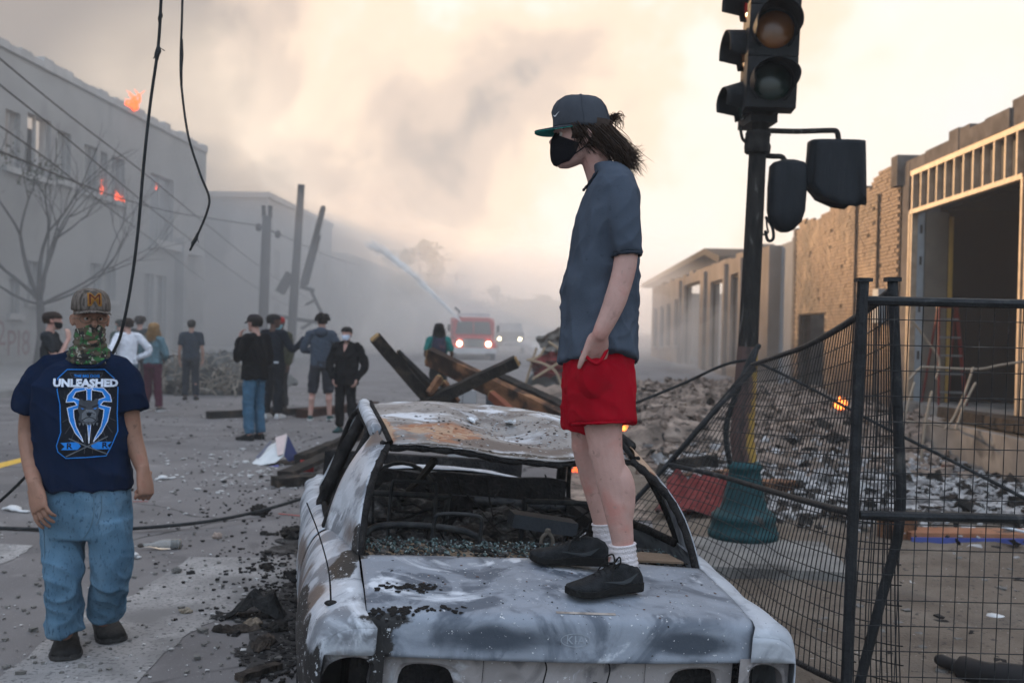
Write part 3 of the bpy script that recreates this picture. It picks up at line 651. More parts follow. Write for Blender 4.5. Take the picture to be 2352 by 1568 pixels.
    SOOT = [gauss((-.845, .45, ZB-.12), (.05, .16, .07), 1.0), gauss((-.845, .15, ZB-.18), (.06, .07, .16), .8), gauss((-.80, -.03, ZB-.25), (.05, .06, .2), .7), gauss((-.68, .56, ZB+.12), (.09, .12, .06), .7), gauss((.64, -.06, ZB-.2), (.05, .1, .2), .5), gauss((-.3, .02, ZB-.30), (.4, .1, .2), .28), gauss((.3, .02, ZB-.32), (.4, .1, .2), .25), gauss((.0, -.02, ZB-.085), (.5, .03, .035), .22), gauss((-.70, .40, ZB-.02), (.07, .13, .12), 1.1), gauss((-.84, .30, ZB-.24), (.09, .5, .14), .75), gauss((-.83, .05, ZB-.35), (.06, .12, .14), .7), gauss((-.58, .0, ZB-.015), (.16, .05, .022), .62), gauss((-.61, .0, ZB-.08), (.05, .05, .06), .62), gauss((-.50, .16, ZB+.03), (.11, .025, .04), .6),
            gauss((-.66, .52, ZB+.08), (.05, .06, .1), .9), gauss((.66, .55, ZB+.06), (.05, .08, .1), .6), gauss((.60, .78, ZB+.2), (.03, .2, .16), .35), gauss((-.75, 1.2, ZB+.1), (.1, .2, .06), .7), gauss((.0, 1.03, ZB+.38), (.9, .035, .10), .75), gauss((-.54, 1.3, ZB+.5), (.02, .5, .1), .7), gauss((-.6, -.06, ZB-.18), (.06, .05, .2), .7)]
    RUST = [gauss((-.30, 1.25, ZB+.42), (.28, .22, .2), .72), gauss((.45, 1.3, ZB+.42), (.25, .4, .2), .35), gauss((.57, 1.05, ZB+.32), (.06, .25, .25), .75), gauss((.45, .02, ZB-.07), (.06, .06, .035), .85), gauss((.27, -.02, ZB-.045), (.07, .03, .012), .7), gauss((.08, .03, ZB+.0), (.11, .02, .02), .35), gauss((-.535, 1.3, ZB+.45), (.03, .35, .1), .75), gauss((-.72, -.06, ZB-.2), (.1, .05, .15), .4)]
    BRWN = [gauss((-.80, .30, ZB-.05), (.06, .10, .14), .8), gauss((-.83, .6, ZB-.2), (.06, .3, .06), .9), gauss((-.84, 1.3, ZB-.1), (.05, .5, .1), .7), gauss((.1, -.02, ZB-.07), (.6, .03, .05), .42), gauss((-.72, .62, ZB+.12), (.08, .2, .10), .85), gauss((-.80, .70, ZB-.10), (.05, .35, .12), .8), gauss((0, 1.12, ZB+.40), (.6, .09, .1), .85), gauss((-.56, 1.15, ZB+.38), (.06, .15, .12), .7), gauss((-.835, .25, ZB-.3), (.03, .2, .2), .45), gauss((.25, .25, ZB+.04), (.35, .12, .05), .35), gauss((-.2, 1.5, ZB+.42), (.5, .3, .2), .3), gauss((-.42, .12, ZB+.03), (.08, .08, .05), .5)]
    BARE_SHADE = [gauss((-.22, -.03, ZB-.065), (.30, .035, .055), 1.0), gauss((.40, -.03, ZB-.07), (.20, .035, .05), 1.0), gauss((.0, .25, ZB+.04), (.5, .10, .05), .42), gauss((.25, .08, ZB+.02), (.3, .06, .04), .4), gauss((-.82, .75, ZB-.15), (.06, .3, .1), .6), gauss((0, 1.7, ZB+.45), (.5, .3, .2), .35), gauss((-.1, .02, ZB-.25), (.5, .1, .1), .3)]  # rear-face entries paint its shade into the colour; the others are bare steel
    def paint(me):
        for n, L_ in (('soot', SOOT), ('rust', RUST), ('brown', BRWN), ('bare', BARE_SHADE)): attr(me, n, lambda p: sum(g(p) for g in L_))
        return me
    def panel(name, P, nu, nv, m, parent=t, th=.004, smooth=True):
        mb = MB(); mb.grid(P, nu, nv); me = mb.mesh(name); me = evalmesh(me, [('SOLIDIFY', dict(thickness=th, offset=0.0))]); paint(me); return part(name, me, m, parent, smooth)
    sstep = lambda a, b, x: (lambda q: q*q*(3-2*q))(max(0, min(1, (x-a)/(b-a))))
    lerp = lambda a, b, q: a+(b-a)*q
    def table(T, x):
        if x <= T[0][0]: return T[0][1]
        for (a, p), (b, q) in zip(T, T[1:]):
            if x <= b: return lerp(p, q, sstep(0, 1, (x-a)/(b-a)))
        return T[-1][1]
    # side: top inner edge (gx,gz) and widest line (sx,sz)
    GX = [(-.06, .615), (0, .648), (.5, .652), (.75, .70), (1.05, .745), (2.8, .735), (3.9, .66)]
    GZ = [(-.06, -.03), (0, 0), (.25, .026), (.5, .055), (.8, .062), (1.05, .042), (1.6, .0), (2.5, -.085), (3.2, -.14), (3.95, -.21)]
    SX = [(-.06, .775), (.02, .815), (.2, .838), (.6, .85), (1.2, .85), (2.8, .845), (3.5, .82), (3.95, .74)]
    def side(sg, y, v):
        gx, gz, sx = table(GX, y), table(GZ, y), table(SX, y)
        if v < .55:
            a = v/.55*math.pi/2; e = lerp(.50, .92, sstep(-.06, .35, y)); x = gx+(sx-gx)*math.sin(a)**e; z = -.22+(gz+.22)*math.cos(a)**e
        else:
            q = (v-.55)/.45; x = sx-.015*math.sin(q*3.0)-.05*q*q; z = -.22-.34*q
            if q > .3:                                            # wheel arches
                pass
        dent = .010*noise.noise(V((y*2.2+sg*5, v*2.1, 1.5)))*sstep(.15, .5, v)
        return Z((sg*(x+dent), y, z))
    YS = [-.06+i*.04 for i in range(102)]
    for sg in (-1, 1):
        ys = [y for y in YS if y <= .96]; panel('rear_wing', lambda i, j: side(sg, ys[i], j/26), len(ys)-1, 26, m_body)
        panel('wing_end', lambda i, j: (lambda p: Z((p.x, -.061, lerp(p.z-ZB, min(p.z-ZB, -.112), j/4))))(side(sg, -.06, .55*i/26)), 26, 4, m_body)
        for nm, a, b in (('rear_door', .985, 1.80), ('front_door', 1.815, 2.74), ('front_wing', 2.755, 3.95)):
            n = 24; d = panel(nm, lambda i, j: side(sg, a+(b-a)*i/n, (.02 if nm != 'front_wing' else 0)+(1 if nm == 'front_wing' else .98)*j/22), n, 22, m_body)
            if 'door' in nm:
                mb = MB(); c = side(sg, a+.14, .52); mb.tube([c+V((sg*.012, -.06, .0)), c+V((sg*.035, 0, .005)), c+V((sg*.012, .07, 0))], .012, 8); part('door_handle', mb, m_blk, d, True)
        mb = MB(); mb.beam(Z((sg*.76, .2, -.57)), Z((sg*.76, 3.8, -.57)), .12, .10); part('sill', mb, m_blk, t)
    # boot lid
    LP = [(.50, .055), (.42, .052), (.34, .046), (.25, .036), (.16, .024), (.09, .012), (.045, .004), (.02, -.002), (.004, -.011), (-.006, -.024), (-.012, -.045), (-.018, -.07), (-.026, -.10), (-.030, -.118), (-.018, -.124), (0.0, -.124)]
    lp = crv([V((0, a, b)) for a, b in LP], None, 2)
    def lid(i, j):
        p = lp[i]; u = j/60*2-1; hw = .645 if p.y > 0 else .645-.012*min(1, -p.y/.03)
        crown = .014*(1-u*u); ybow = -.035*(1-u*u)*(1 if p.y < .2 else max(0, 1-(p.y-.2)/.2)); wav = .0035*noise.noise(V((u*2.5, p.y*5, 2)))*(1 if p.z > -.01 else .6)
        front = .02*(u*u) if p.y > .35 else 0
        return Z((u*hw, p.y+ybow*1.0+front*0, p.z+crown*(1 if p.z > -.02 else max(0, 1+(p.z+.02)/.06))+wav))
    boot = panel('boot_lid', lid, len(lp)-1, 60, m_lid)
    # blistered paint flakes and chips lying on the lid and roof
    random.seed(61); m_pf = mat('black_paint_flake', (.012, .011, .011), 30, 4, .9); m_pw = mat('pale_chip', (.42, .44, .46), 30, 4, .9); m_pb = mat('brown_chip', (.11, .06, .045), 30, 4, .9)
    lv = BVHTree.FromPolygons([tuple(v.co) for v in boot.data.vertices], [tuple(p.vertices) for p in boot.data.polygons])
    def flakes(nm, n, m, cx, cy, sx, sy, size, parent=boot, tree=lv):
        mb = MB()
        for _ in range(n):
            x, y = random.gauss(cx, sx), random.gauss(cy, sy); h = tree.ray_cast(V((x, y, 3)), V((0, 0, -1)))
            if h[0] is None: continue
            s = random.uniform(*size); k = random.randint(5, 7); c = h[0]+h[1]*.0015; u = h[1].orthogonal().normalized(); w = h[1].cross(u); a0 = random.uniform(0, 6)
            pts = [c+u*(s*random.uniform(.3, 1)*math.cos(a0+6.28*q/k))+w*(s*random.uniform(.3, 1)*math.sin(a0+6.28*q/k))+h[1]*random.uniform(0, s*.10) for q in range(k)]; mb.poly(pts, h[1]*.0006)
        if mb.v: o = part(nm, mb, m, parent); o['kind'] = 'stuff'
    flakes('paint_flakes', 60, m_pf, -.50, .17, .05, .018, (.006, .02)); flakes('paint_flakes', 90, m_pf, -.56, .01, .09, .012, (.005, .018)); flakes('paint_flakes', 60, m_pf, 0, .2, .4, .15, (.002, .007)); flakes('pale_chips', 150, m_pw, 0, .22, .4, .14, (.0015, .006)); flakes('brown_chips', 50, m_pb, .15, .2, .35, .14, (.002, .008))
    # embossed badge
    me = boot.data; bc = loc(1320, 1468, 1, -.045); m_em = mat('badge_grey', (.22, .245, .28), 20, 4, .5, spec=.5)
    ov = MB(); n = 40; w, h = .049, .0215
    for k in range(n):
        a, b = 2*math.pi*k/n, 2*math.pi*(k+1)/n; ov.add([V((w*math.cos(a), h*math.sin(a), 0)), V((w*math.cos(b), h*math.sin(b), 0)), V(((w-.0035)*math.cos(b), (h-.003)*math.sin(b), 0)), V(((w-.0035)*math.cos(a), (h-.003)*math.sin(a), 0))], [(0, 1, 2, 3)])
    o3 = Z((bc.x, -.05, bc.z)); X, Y_, O_ = V((1, 0, 0)), V((0, 0, 1)), V((0, -1, .12))
    part('badge_ring', decal(ov, me, o3, X, Y_, O_, .0028, .02), m_em, boot); part('badge_letters', decal(text_mb('KIA', .036, .0006, space=1.15), me, o3, X, Y_, O_, .0028, .01), m_em, boot)
    # slot of the third brake light
    sl_ = MB(); 
    for k in range(30): sl_.add([V((-.10+.2*k/30, -.008, 0)), V((-.10+.2*(k+1)/30, -.008, 0)), V((-.10+.2*(k+1)/30, .008, 0)), V((-.10+.2*k/30, .008, 0))], [(0, 1, 2, 3)])
    q = loc(1335, 1400, 2, .012); part('brake_light_slot', decal(sl_, me, Z((q.x, .0, .012)), X, V((0, .8, .3)), V((0, -.45, 1)), .002, .02), mat('slot_scorch', [(.3, (.03, .028, .027)), (.5, (.30, .26, .23)), (.8, (.52, .47, .42))], 14, 6, .9), boot)
    # rear panel with lamp apertures
    def holed(x0, x1, z0, z1, hole, y, nm, bowed=True):
        """plate with one hole; hole outline runs round its centre"""
        n = 36; cx = sum(p[0] for p in hole)/len(hole); cz = sum(p[1] for p in hole)/len(hole); hp = crv([V((p[0], 0, p[1])) for p in hole+[hole[0]]], None, 5)
        def hit(a):                                               # hole radius at angle a
            best = None
            for p, q in zip(hp, hp[1:]):
                d = V((math.cos(a), 0, math.sin(a))); e = q-p; c = V((cx, 0, cz)); den = d.x*e.z-d.z*e.x
                if abs(den) < 1e-9: continue
                s = ((p.x-c.x)*e.z-(p.z-c.z)*e.x)/den; u = ((p.x-c.x)*d.z-(p.z-c.z)*d.x)/den
                if s > 0 and -1e-6 <= u <= 1+1e-6: best = s if best is None else min(best, s)
            return best or .03
        def rect(a):
            dx, dz = math.cos(a), math.sin(a); c = []
            if dx > 1e-6: c.append((x1-cx)/dx)
            if dx < -1e-6: c.append((x0-cx)/dx)
            if dz > 1e-6: c.append((z1-cz)/dz)
            if dz < -1e-6: c.append((z0-cz)/dz)
            return min(c)
        A = sorted([2*math.pi*k/n for k in range(n)]+[math.atan2(zz-cz, xx-cx) % (2*math.pi) for xx in (x0, x1) for zz in (z0, z1)]); m = len(A)
        yb = (lambda x: y-.035*(1-(x/.65)**2)) if bowed else (lambda x: y+.05*max(0, (abs(x)-.64)/.16)**1.5)
        rows = []
        for k in range(5):
            q = k/4; rows.append([(cx+math.cos(a)*lerp(rect(a), hit(a), q), cz+math.sin(a)*lerp(rect(a), hit(a), q)) for a in A])
        pts = [[Z((x, yb(x)+(.006 if k == 4 else 0)-(.004 if k == 3 else 0), z)) for x, z in r] for k, r in enumerate(rows)]
        pts.append([p+V((0, .05, 0)) for p in pts[-1]])
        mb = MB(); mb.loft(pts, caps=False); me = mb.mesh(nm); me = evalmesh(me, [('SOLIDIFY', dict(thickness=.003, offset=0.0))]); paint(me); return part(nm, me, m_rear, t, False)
    for sg in (-1, 1):
        hl = [(-.775, -.30), (-.765, -.19), (-.735, -.145), (-.675, -.125), (-.632, -.135), (-.622, -.175), (-.628, -.21), (-.61, -.26), (-.625, -.32), (-.66, -.345), (-.70, -.335), (-.74, -.345)]
        hl = [(p[0]*-sg, p[1]) for p in hl]; hl = hl if sg < 0 else hl[::-1]
        a, b = sorted((sg*.585, sg*.782)); holed(a, b, -.44, -.106, hl, -.045, 'lamp_housing', False)
        h2 = [(-.53, -.34), (-.535, -.22), (-.515, -.165), (-.45, -.155), (-.385, -.165), (-.36, -.20), (-.335, -.27), (-.32, -.34)]; h2 = [(p[0]*-sg, p[1]) for p in h2]; h2 = h2 if sg < 0 else h2[::-1]
        a, b = sorted((sg*.583, sg*.27)); holed(a, b, -.44, -.125, h2, .015, 'inner_lamp_panel')
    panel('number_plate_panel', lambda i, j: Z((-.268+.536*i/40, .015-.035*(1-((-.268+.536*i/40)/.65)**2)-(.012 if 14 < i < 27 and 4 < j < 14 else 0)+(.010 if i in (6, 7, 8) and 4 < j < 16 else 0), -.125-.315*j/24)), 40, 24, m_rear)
    mb = MB()
    for x in (-.06, .10): mb.box(Z((x, -.024, -.205)), (.014, .004, .014))
    part('plate_bolt', MB().box(Z((-.06, -.024, -.205)), (.014, .006, .014)), m_blk, t); part('plate_bolt', MB().box(Z((.10, -.024, -.205)), (.014, .006, .014)), m_blk, t)
    for x in (-.075, .135): part('loose_wire', MB().tube(crv([Z((x, -.03, -.128)), Z((x+.004, -.045, -.15)), Z((x-.004, -.05, -.19)), Z((x-.006, -.052, -.215))]), [.0025]*10+[.0025]*2+[.006]*4, 6), m_blk, t, True)
    mb = MB(); mb.box(Z((0, -.02, -.5)), (1.5, .1, .12)); part('bumper_beam', mb, m_rear, t)
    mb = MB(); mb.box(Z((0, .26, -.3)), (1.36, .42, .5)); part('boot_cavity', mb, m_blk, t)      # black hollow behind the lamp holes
    # rear glass frame, C-pillars, roof, A-pillars
    def coons(a, b, c, d, bul):                                    # a-b bottom edge, d-c top edge
        def P(i, j, nu, nv):
            u, v = i/nu, j/nv; p = a.lerp(b, u).lerp(d.lerp(c, u), v); return p+bul*(math.sin(math.pi*u)*.6+.0)*(1-.3*v)+bul*.4*math.sin(math.pi*v)
        return P
    RL = [(1.03, .395, .535), (1.25, .435, .552), (1.5, .455, .562), (1.8, .465, .565), (2.1, .462, .555), (2.3, .445, .54)]
    for sg in (-1, 1):
        def cp(i, j, sg=sg):
            u, v = i/14, j/30                                      # u from rear-glass edge to side-glass edge, v up
            lo = V((sg*.655, .50, .052)).lerp(V((sg*.76, .99, .045)), u**1.1); hi = V((sg*.540, 1.04, .392)).lerp(V((sg*.562, 1.24, .432)), u)
            p = lo.lerp(hi, v); belly = math.sin(math.pi*min(1, v*1.0)); p.x += sg*(.030*belly*(1-.3*v)+.014*math.sin(math.pi*u)*v); p.y += -.03*belly*(1-u); p.z += .050*belly*(1-.5*u)+.008*math.sin(math.pi*u)*v
            return Z(p)
        panel('c_pillar', cp, 14, 30, m_body)
        fl = MB(); fl.tube([cp(0, j)+V((-sg*.012, .012, -.008)) for j in range(0, 31, 2)], [.016+.003*math.sin(j*3) for j in range(16)], 8); part('glass_flange', fl, m_blk, t, True)
        dr = MB(); dr.tube([Z((sg*.553, 1.04, .396))]+[Z((sg*(w-.012), y, z+.006)) for y, z, w in RL], [.012]*7, 8); part('roof_gutter', dr, m_blk, t, True)
        rl = MB(); rl.tube(crv([Z((sg*.575, 1.22, .425)), Z((sg*.583, 1.5, .445)), Z((sg*.585, 1.85, .455)), Z((sg*.575, 2.15, .445)), Z((sg*.60, 2.4, .30)), Z((sg*.665, 2.68, .07)), Z((sg*.72, 2.86, -.11))]), .030, 10); part('roof_rail', rl, m_body if sg < 0 else m_blk, t, True); paint(rl.mesh('x'))
        bp = MB(); bp.tube([Z((sg*.58, 1.80, .45)), Z((sg*.67, 1.80, .25)), Z((sg*.755, 1.81, -.01))], [(.03, .05)]*3, 8); part('b_pillar', bp, m_blk, t, True)
        for a, b, nm in ((1.0, 1.79, 'rear_window_frame'), (1.83, 2.72, 'front_window_frame')):
            wf = MB()
            if a < 1.5: pts = [Z((sg*.76, a+.02, .05)), Z((sg*.705, 1.10, .20)), Z((sg*.625, 1.22, .36)), Z((sg*.60, 1.34, .415)), Z((sg*.605, 1.76, .43))]
            else: pts = [Z((sg*.605, 1.84, .43)), Z((sg*.60, 2.12, .42)), Z((sg*.63, 2.36, .33)), Z((sg*.69, 2.60, .05)), Z((sg*.735, 2.72, -.09))]
            wf.tube(crv(pts), .014, 8); part(nm, wf, m_blk, t, True)
        wm = MB(); wm.tube([Z((sg*.735, .99, .048)), Z((sg*.745, 1.4, .022)), Z((sg*.745, 2.1, -.04)), Z((sg*.735, 2.75, -.10))], [(.014, .02)]*4, 8); part('window_seal', wm, m_blk, t, True)
        ip = MB(); ip.box(Z((sg*.70, 1.85, -.32)), (.05, 1.75, .50)); part('door_inner', ip, m_blk, t)
    def roof(i, j):
        v, u = i/44, j/64*2-1; y = 1.03+1.17*v; z = table([(a, b) for a, b, c in RL], y); w = table([(a, c) for a, b, c in RL], y)-.018
        sag = .060*math.exp(-((u-.10)/.55)**2)*math.exp(-((v-.30)/.33)**2)*(1-u*u); rid = .017*math.sin(u*6+v*7+1.5*math.sin(v*5))*(1-u*u)*math.sin(math.pi*min(1, v*1.1+.05))
        lip = .018*math.exp(-((u-.35)/.4)**2)*max(0, 1-v*6); cr = .040*(1-abs(u)**3)-.010
        return Z((u*w, y-.05*(1-u*u)*(1-v)+.05*(1-u*u)*v, z+cr*(1-.6*(1-v))-sag-lip+rid+.006*noise.noise(V((u*4, v*5, 0)))))
    rf = panel('roof', roof, 44, 64, m_roof)
    hd = MB(); hd.tube([roof(0, j)+V((0, .012, -.016)) for j in range(0, 65, 2)], [.013+.003*math.sin(k*2.1) for k in range(33)], 8); part('roof_header', hd, m_blk, t, True)
    hd = MB(); hd.tube([roof(44, j)+V((0, -.01, -.014)) for j in range(0, 65, 4)], .018, 8); part('windscreen_header', hd, m_blk, t, True)
    rv = BVHTree.FromPolygons([tuple(v.co) for v in rf.data.vertices], [tuple(p.vertices) for p in rf.data.polygons])
    flakes('paint_flakes', 130, m_pf, -.05, 1.5, .3, .28, (.003, .012), rf, rv); flakes('pale_chips', 260, m_pw, .05, 1.5, .3, .3, (.002, .010), rf, rv); flakes('brown_chips', 120, m_pb, 0, 1.45, .3, .25, (.003, .012), rf, rv)
    m_flk = mat('ash_flake', (.62, .64, .66), 30, 4, .95, .4, 80); random.seed(12)
    for px, py, s in ((1084, 972, .05), (1172, 976, .062)):
        q = loc(px, py, 2, .33); mb = MB(); c = Z((q.x, q.y, .375))
        h = None; bv = BVHTree.FromPolygons([tuple(v.co) for v in rf.data.vertices], [tuple(p.vertices) for p in rf.data.polygons]); o_ = R.transposed() @ (CAMP-edge)+V((0, 0, ZB)); d_ = R.transposed() @ ray(px, py); h = bv.ray_cast(o_, d_.normalized())
        c = (h[0] if h[0] is not None else c)+V((0, 0, .006))
        pts = [c+V((math.cos(a)*s*random.uniform(.5, 1)*.6, math.sin(a)*s*random.uniform(.5, 1), random.uniform(0, .018))) for a in [k*.7 for k in range(9)]]; mb.poly(pts, (0, 0, .008)); part('ash_lump', mb, m_flk, rf)
    # parcel shelf with crumbled glass
    def shelf(i, j):
        u = j/60*2-1; y = .47+.34*i/24; return Z((u*.635, y, .035+.012*noise.noise(V((u*9, y*14, 0)))+.010*noise.noise(V((u*24, y*30, 4)))))
    m_shf = mat('scorched_shelf', [(.22, (.03, .026, .023)), (.40, (.13, .10, .075)), (.55, (.30, .22, .15)), (.66, (.15, .14, .135)), (.8, (.42, .38, .33))], 9, 9, .95, .8, 70, layer=(13, .56, .66, (.055, .05, .047)))
    sh = panel('parcel_shelf', shelf, 24, 60, m_shf); random.seed(21); m_gl = mat('crumbled_glass', [(.3, (.035, .055, .055)), (.6, (.085, .13, .13)), (.8, (.24, .29, .29))], 60, 3, .25, spec=.7)
    gm = MB()
    for k in range(620):
        x = random.uniform(-.62, .62); y = min(.80, max(.52, random.gauss(.70, .075))); s = random.uniform(.003, .009); c = Z((x, y, .052+random.uniform(-.004, .012)))
        gm.box(c, (s*1.5, s*1.2, s*.7), Matrix.Rotation(random.uniform(0, 3), 3, V((random.random(), random.random(), random.random())).normalized()))
    o = part('glass_crumbs', gm, m_gl, sh); o['kind'] = 'stuff'
    gm = MB()
    for k in range(700):
        x = random.uniform(-.62, .62); y = random.uniform(.5, .8); s = random.uniform(.004, .016); gm.box(Z((x, y, .05+random.uniform(-.004, .008))), (s*1.5, s*1.1, s*.4), Matrix.Rotation(random.uniform(0, 3), 3, V((random.random()*.4, random.random()*.4, 1)).normalized()))
    o = part('shelf_debris', gm, m_ash, sh); o['kind'] = 'stuff'
    part('shelf_slot', MB().box(Z((-.17, .645, .058)), (.09, .024, .012)), m_blk, sh)
    mb = MB(); mb.poly([Z((.40, .54, .062)), Z((.60, .54, .062)), Z((.58, .66, .064)), Z((.47, .67, .066)), Z((.38, .62, .064))], (0, 0, .008)); part('curled_sheet', mb, mat('scorched_tan', (.17, .12, .085), 8, 7, .9, .4, 40), sh)
    # interior
    part('floor_pan', MB().box(Z((0, 1.8, -.47)), (1.42, 2.4, .06)), m_blk, t); part('firewall', MB().box(Z((0, 2.84, -.30)), (1.40, .05, .5)), m_blk, t)
    part('seat_back_panel', MB().box(Z((0, .88, -.26)), (1.28, .05, .44)), m_blk, t)
    def tubes(nm, lst, r, m=m_tube):
        for p in lst: part(nm, MB().tube(crv([Z(q) for q in p], None, 4), r, 8), m, t, True)
    hoop = lambda x0, x1, y, z0, z1, lean=0: [(x0, y, z0), (x0, y+lean*.8, z1-.03), (x0+.03, y+lean, z1), (x1-.03, y+lean, z1), (x1, y+lean*.8, z1-.03), (x1, y, z0)]
    tubes('headrest_frame', [hoop(-.34, -.15, .86, -.0, .155, -.03), hoop(-.47, -.27, 1.35, -.1, .19), ], .0085)
    tubes('headrest_frame', [hoop(.11, .155, .86, .0, .10), hoop(.33, .375, .86, .0, .095)], .008, mat('seat_hook', (.10, .085, .07), 10, 5, .7))
    tubes('seat_frame', [[(-.62, .86, .02), (-.58, .88, .075), (-.45, .90, .09), (-.2, .90, .075), (-.08, .90, .0)], [(-.62, .86, .012), (-.2, .85, .010), (.1, .86, .010)], [(.08, .88, .03), (.3, .9, .035), (.62, .9, .02)]], .014)
    tubes('seat_frame', [hoop(-.60, -.18, 1.62, -.3, .09, -.04), hoop(.20, .60, 1.62, -.3, .09, -.04)], .014)
    tubes('dash_beam', [[(-.68, 2.58, -.12), (-.2, 2.56, -.10), (.2, 2.56, -.10), (.68, 2.58, -.12)]], .032)
    tubes('steering_column', [[(-.34, 2.5, -.1), (-.34, 2.25, -.04), (-.34, 2.15, -.02)]], .025)
    part('steering_ring', MB().tube([Z((-.34+.18*math.cos(a), 2.15+.05*math.sin(a), -.02+.17*math.sin(a))) for a in [2*math.pi*k/24 for k in range(25)]], .011, 8, False), m_tube, t, True)
    part('centre_stack', MB().beam(Z((-.02, 2.45, -.4)), Z((-.02, 2.5, -.06)), .25, .2, up=(0, 1, 0), wob=.1, n=5), m_blk, t)
    part('blower_box', MB().box(Z((.22, 1.3, .045)), (.30, .12, .06), Matrix.Rotation(.1, 3, 'Y')), mat('box_steel', (.05, .056, .065), 12, 5, .6, .3, 60), t)
    random.seed(31)
    for nm, c, s, n in (('ash_heap', (-.36, 2.2, -.18), (.26, .25, .17), 3), ('ash_heap', (.3, 2.3, -.22), (.3, .25, .13), 5), ('ash_heap', (-.35, 1.3, -.2), (.3, .3, .16), 7), ('ash_heap', (.35, 1.25, -.22), (.3, .3, .16), 8), ('ash_heap', (0, 1.9, -.3), (.6, .5, .15), 9)):
        mb = MB(); mb.ell(Z(c), s, n=36, m=24); me = mb.mesh(nm)
        displace(me, lambda p, q: .07*noise.noise(p*7+V((n, 0, 0)))+.04*noise.noise(p*17)+.02*noise.noise(p*40)); part(nm, me, m_ash, t, False)
    mb = MB()
    for k in range(260):
        x, y, z = random.uniform(-.62, .62), random.uniform(.95, 2.6), random.uniform(-.35, .0); d = V((random.uniform(-1, 1), random.uniform(-1, 1), random.uniform(-.5, .7))).normalized()*random.uniform(.03, .22); mb.tube([Z((x, y, z)), Z((x, y, z))+d*.5+V((0, 0, random.uniform(-.02, .02))), Z((x, y, z))+d], random.uniform(.002, .007), 5)
    o = part('burnt_wiring', mb, m_blk, t); o['kind'] = 'stuff'
    part('fallen_stick', MB().beam(loc(858, 1055, 1, 1.9)*1+V((0, 0, ZB)), loc(985, 1062, 1, 1.4)*0+Z((-.52, 1.6, -.05)), .012, .012), m_blk, t)
    stick = [loc(z_[0], z_[1], 1, y_)+V((0, 0, ZB)) for z_, y_ in (((995, 1060), 1.5), ((960, 1105), 1.75), ((935, 1125), 2.0))]
    part('fallen_stick', MB().tube(stick, [.022, .016, .010], 6), mat('stick_char', (.05, .045, .04), 20, 5, .9), t)
    part('bulkhead', MB().beam(Z((-.67, 2.60, -.17)), Z((.67, 2.60, -.17)), .06, .44, wob=.05, n=14), m_blk, t)
    # cowl, bonnet, nose
    m_bon = m_body
    panel('bonnet', lambda i, j: Z(((j/30*2-1)*(.70-.06*(i/30)), 2.93+.98*i/30-.10*(1-(j/30*2-1)**2)*(1-i/30)*-1*.0, -.085-.13*(i/30)**1.3+.105*(1-abs(j/30*2-1)**3)+.008*noise.noise(V((j*.2, i*.2, 0))))), 30, 30, m_bon)
    part('cowl', MB().tube(crv([Z((-.70, 2.87, -.12)), Z((-.5, 2.87, -.03)), Z((0, 2.87, -.005)), Z((.5, 2.87, -.03)), Z((.70, 2.87, -.12))]), .022, 8), m_ash, t, True)
    part('nose', MB().box(Z((0, 3.93, -.25)), (1.4, .08, .42)), m_blk, t)
    # aerial on the left wing
    b = side(-1, .10, .16); part('aerial', MB().tube(crv([b, b+V((-.015, .02, .10)), b+V((-.055, .05, .21)), b+V((-.10, .09, .30))]), [.003]*4+[.0022]*12, 6), m_blk, t, True)
    part('aerial_base', MB().ell(b+V((0, 0, .004)), (.022, .016, .009)), m_blk, t, True)
    # wheels down on their rims
    m_rim = mat('burnt_rim', (.14, .13, .125), 12, 6, .7, .3, 50)
    for sg in (-1, 1):
        for y in (.72, 3.25):
            mb = MB(); x = sg*.70; rr = [(0.0, .10), (.19, .10), (.20, .085), (.165, .06), (.165, -.06), (.20, -.085), (.19, -.10), (0.0, -.10)]; rings = []
            rings = [[Z((x+sg*b_, y+a_*math.cos(q), .17-ZB+.03+a_*math.sin(q))) for q in [2*math.pi*k/24 for k in range(24)]] for a_, b_ in rr[1:-1]]; mb.loft(rings); w = part('wheel', mb, m_rim, t, True)
            part('brake_disc', MB().tube([Z((x-sg*.1, y, .20-ZB)), Z((x-sg*.06, y, .20-ZB))], .13, 20, False), m_blk, w)
    return t, loc, R, edge, ZB
CAR = car()
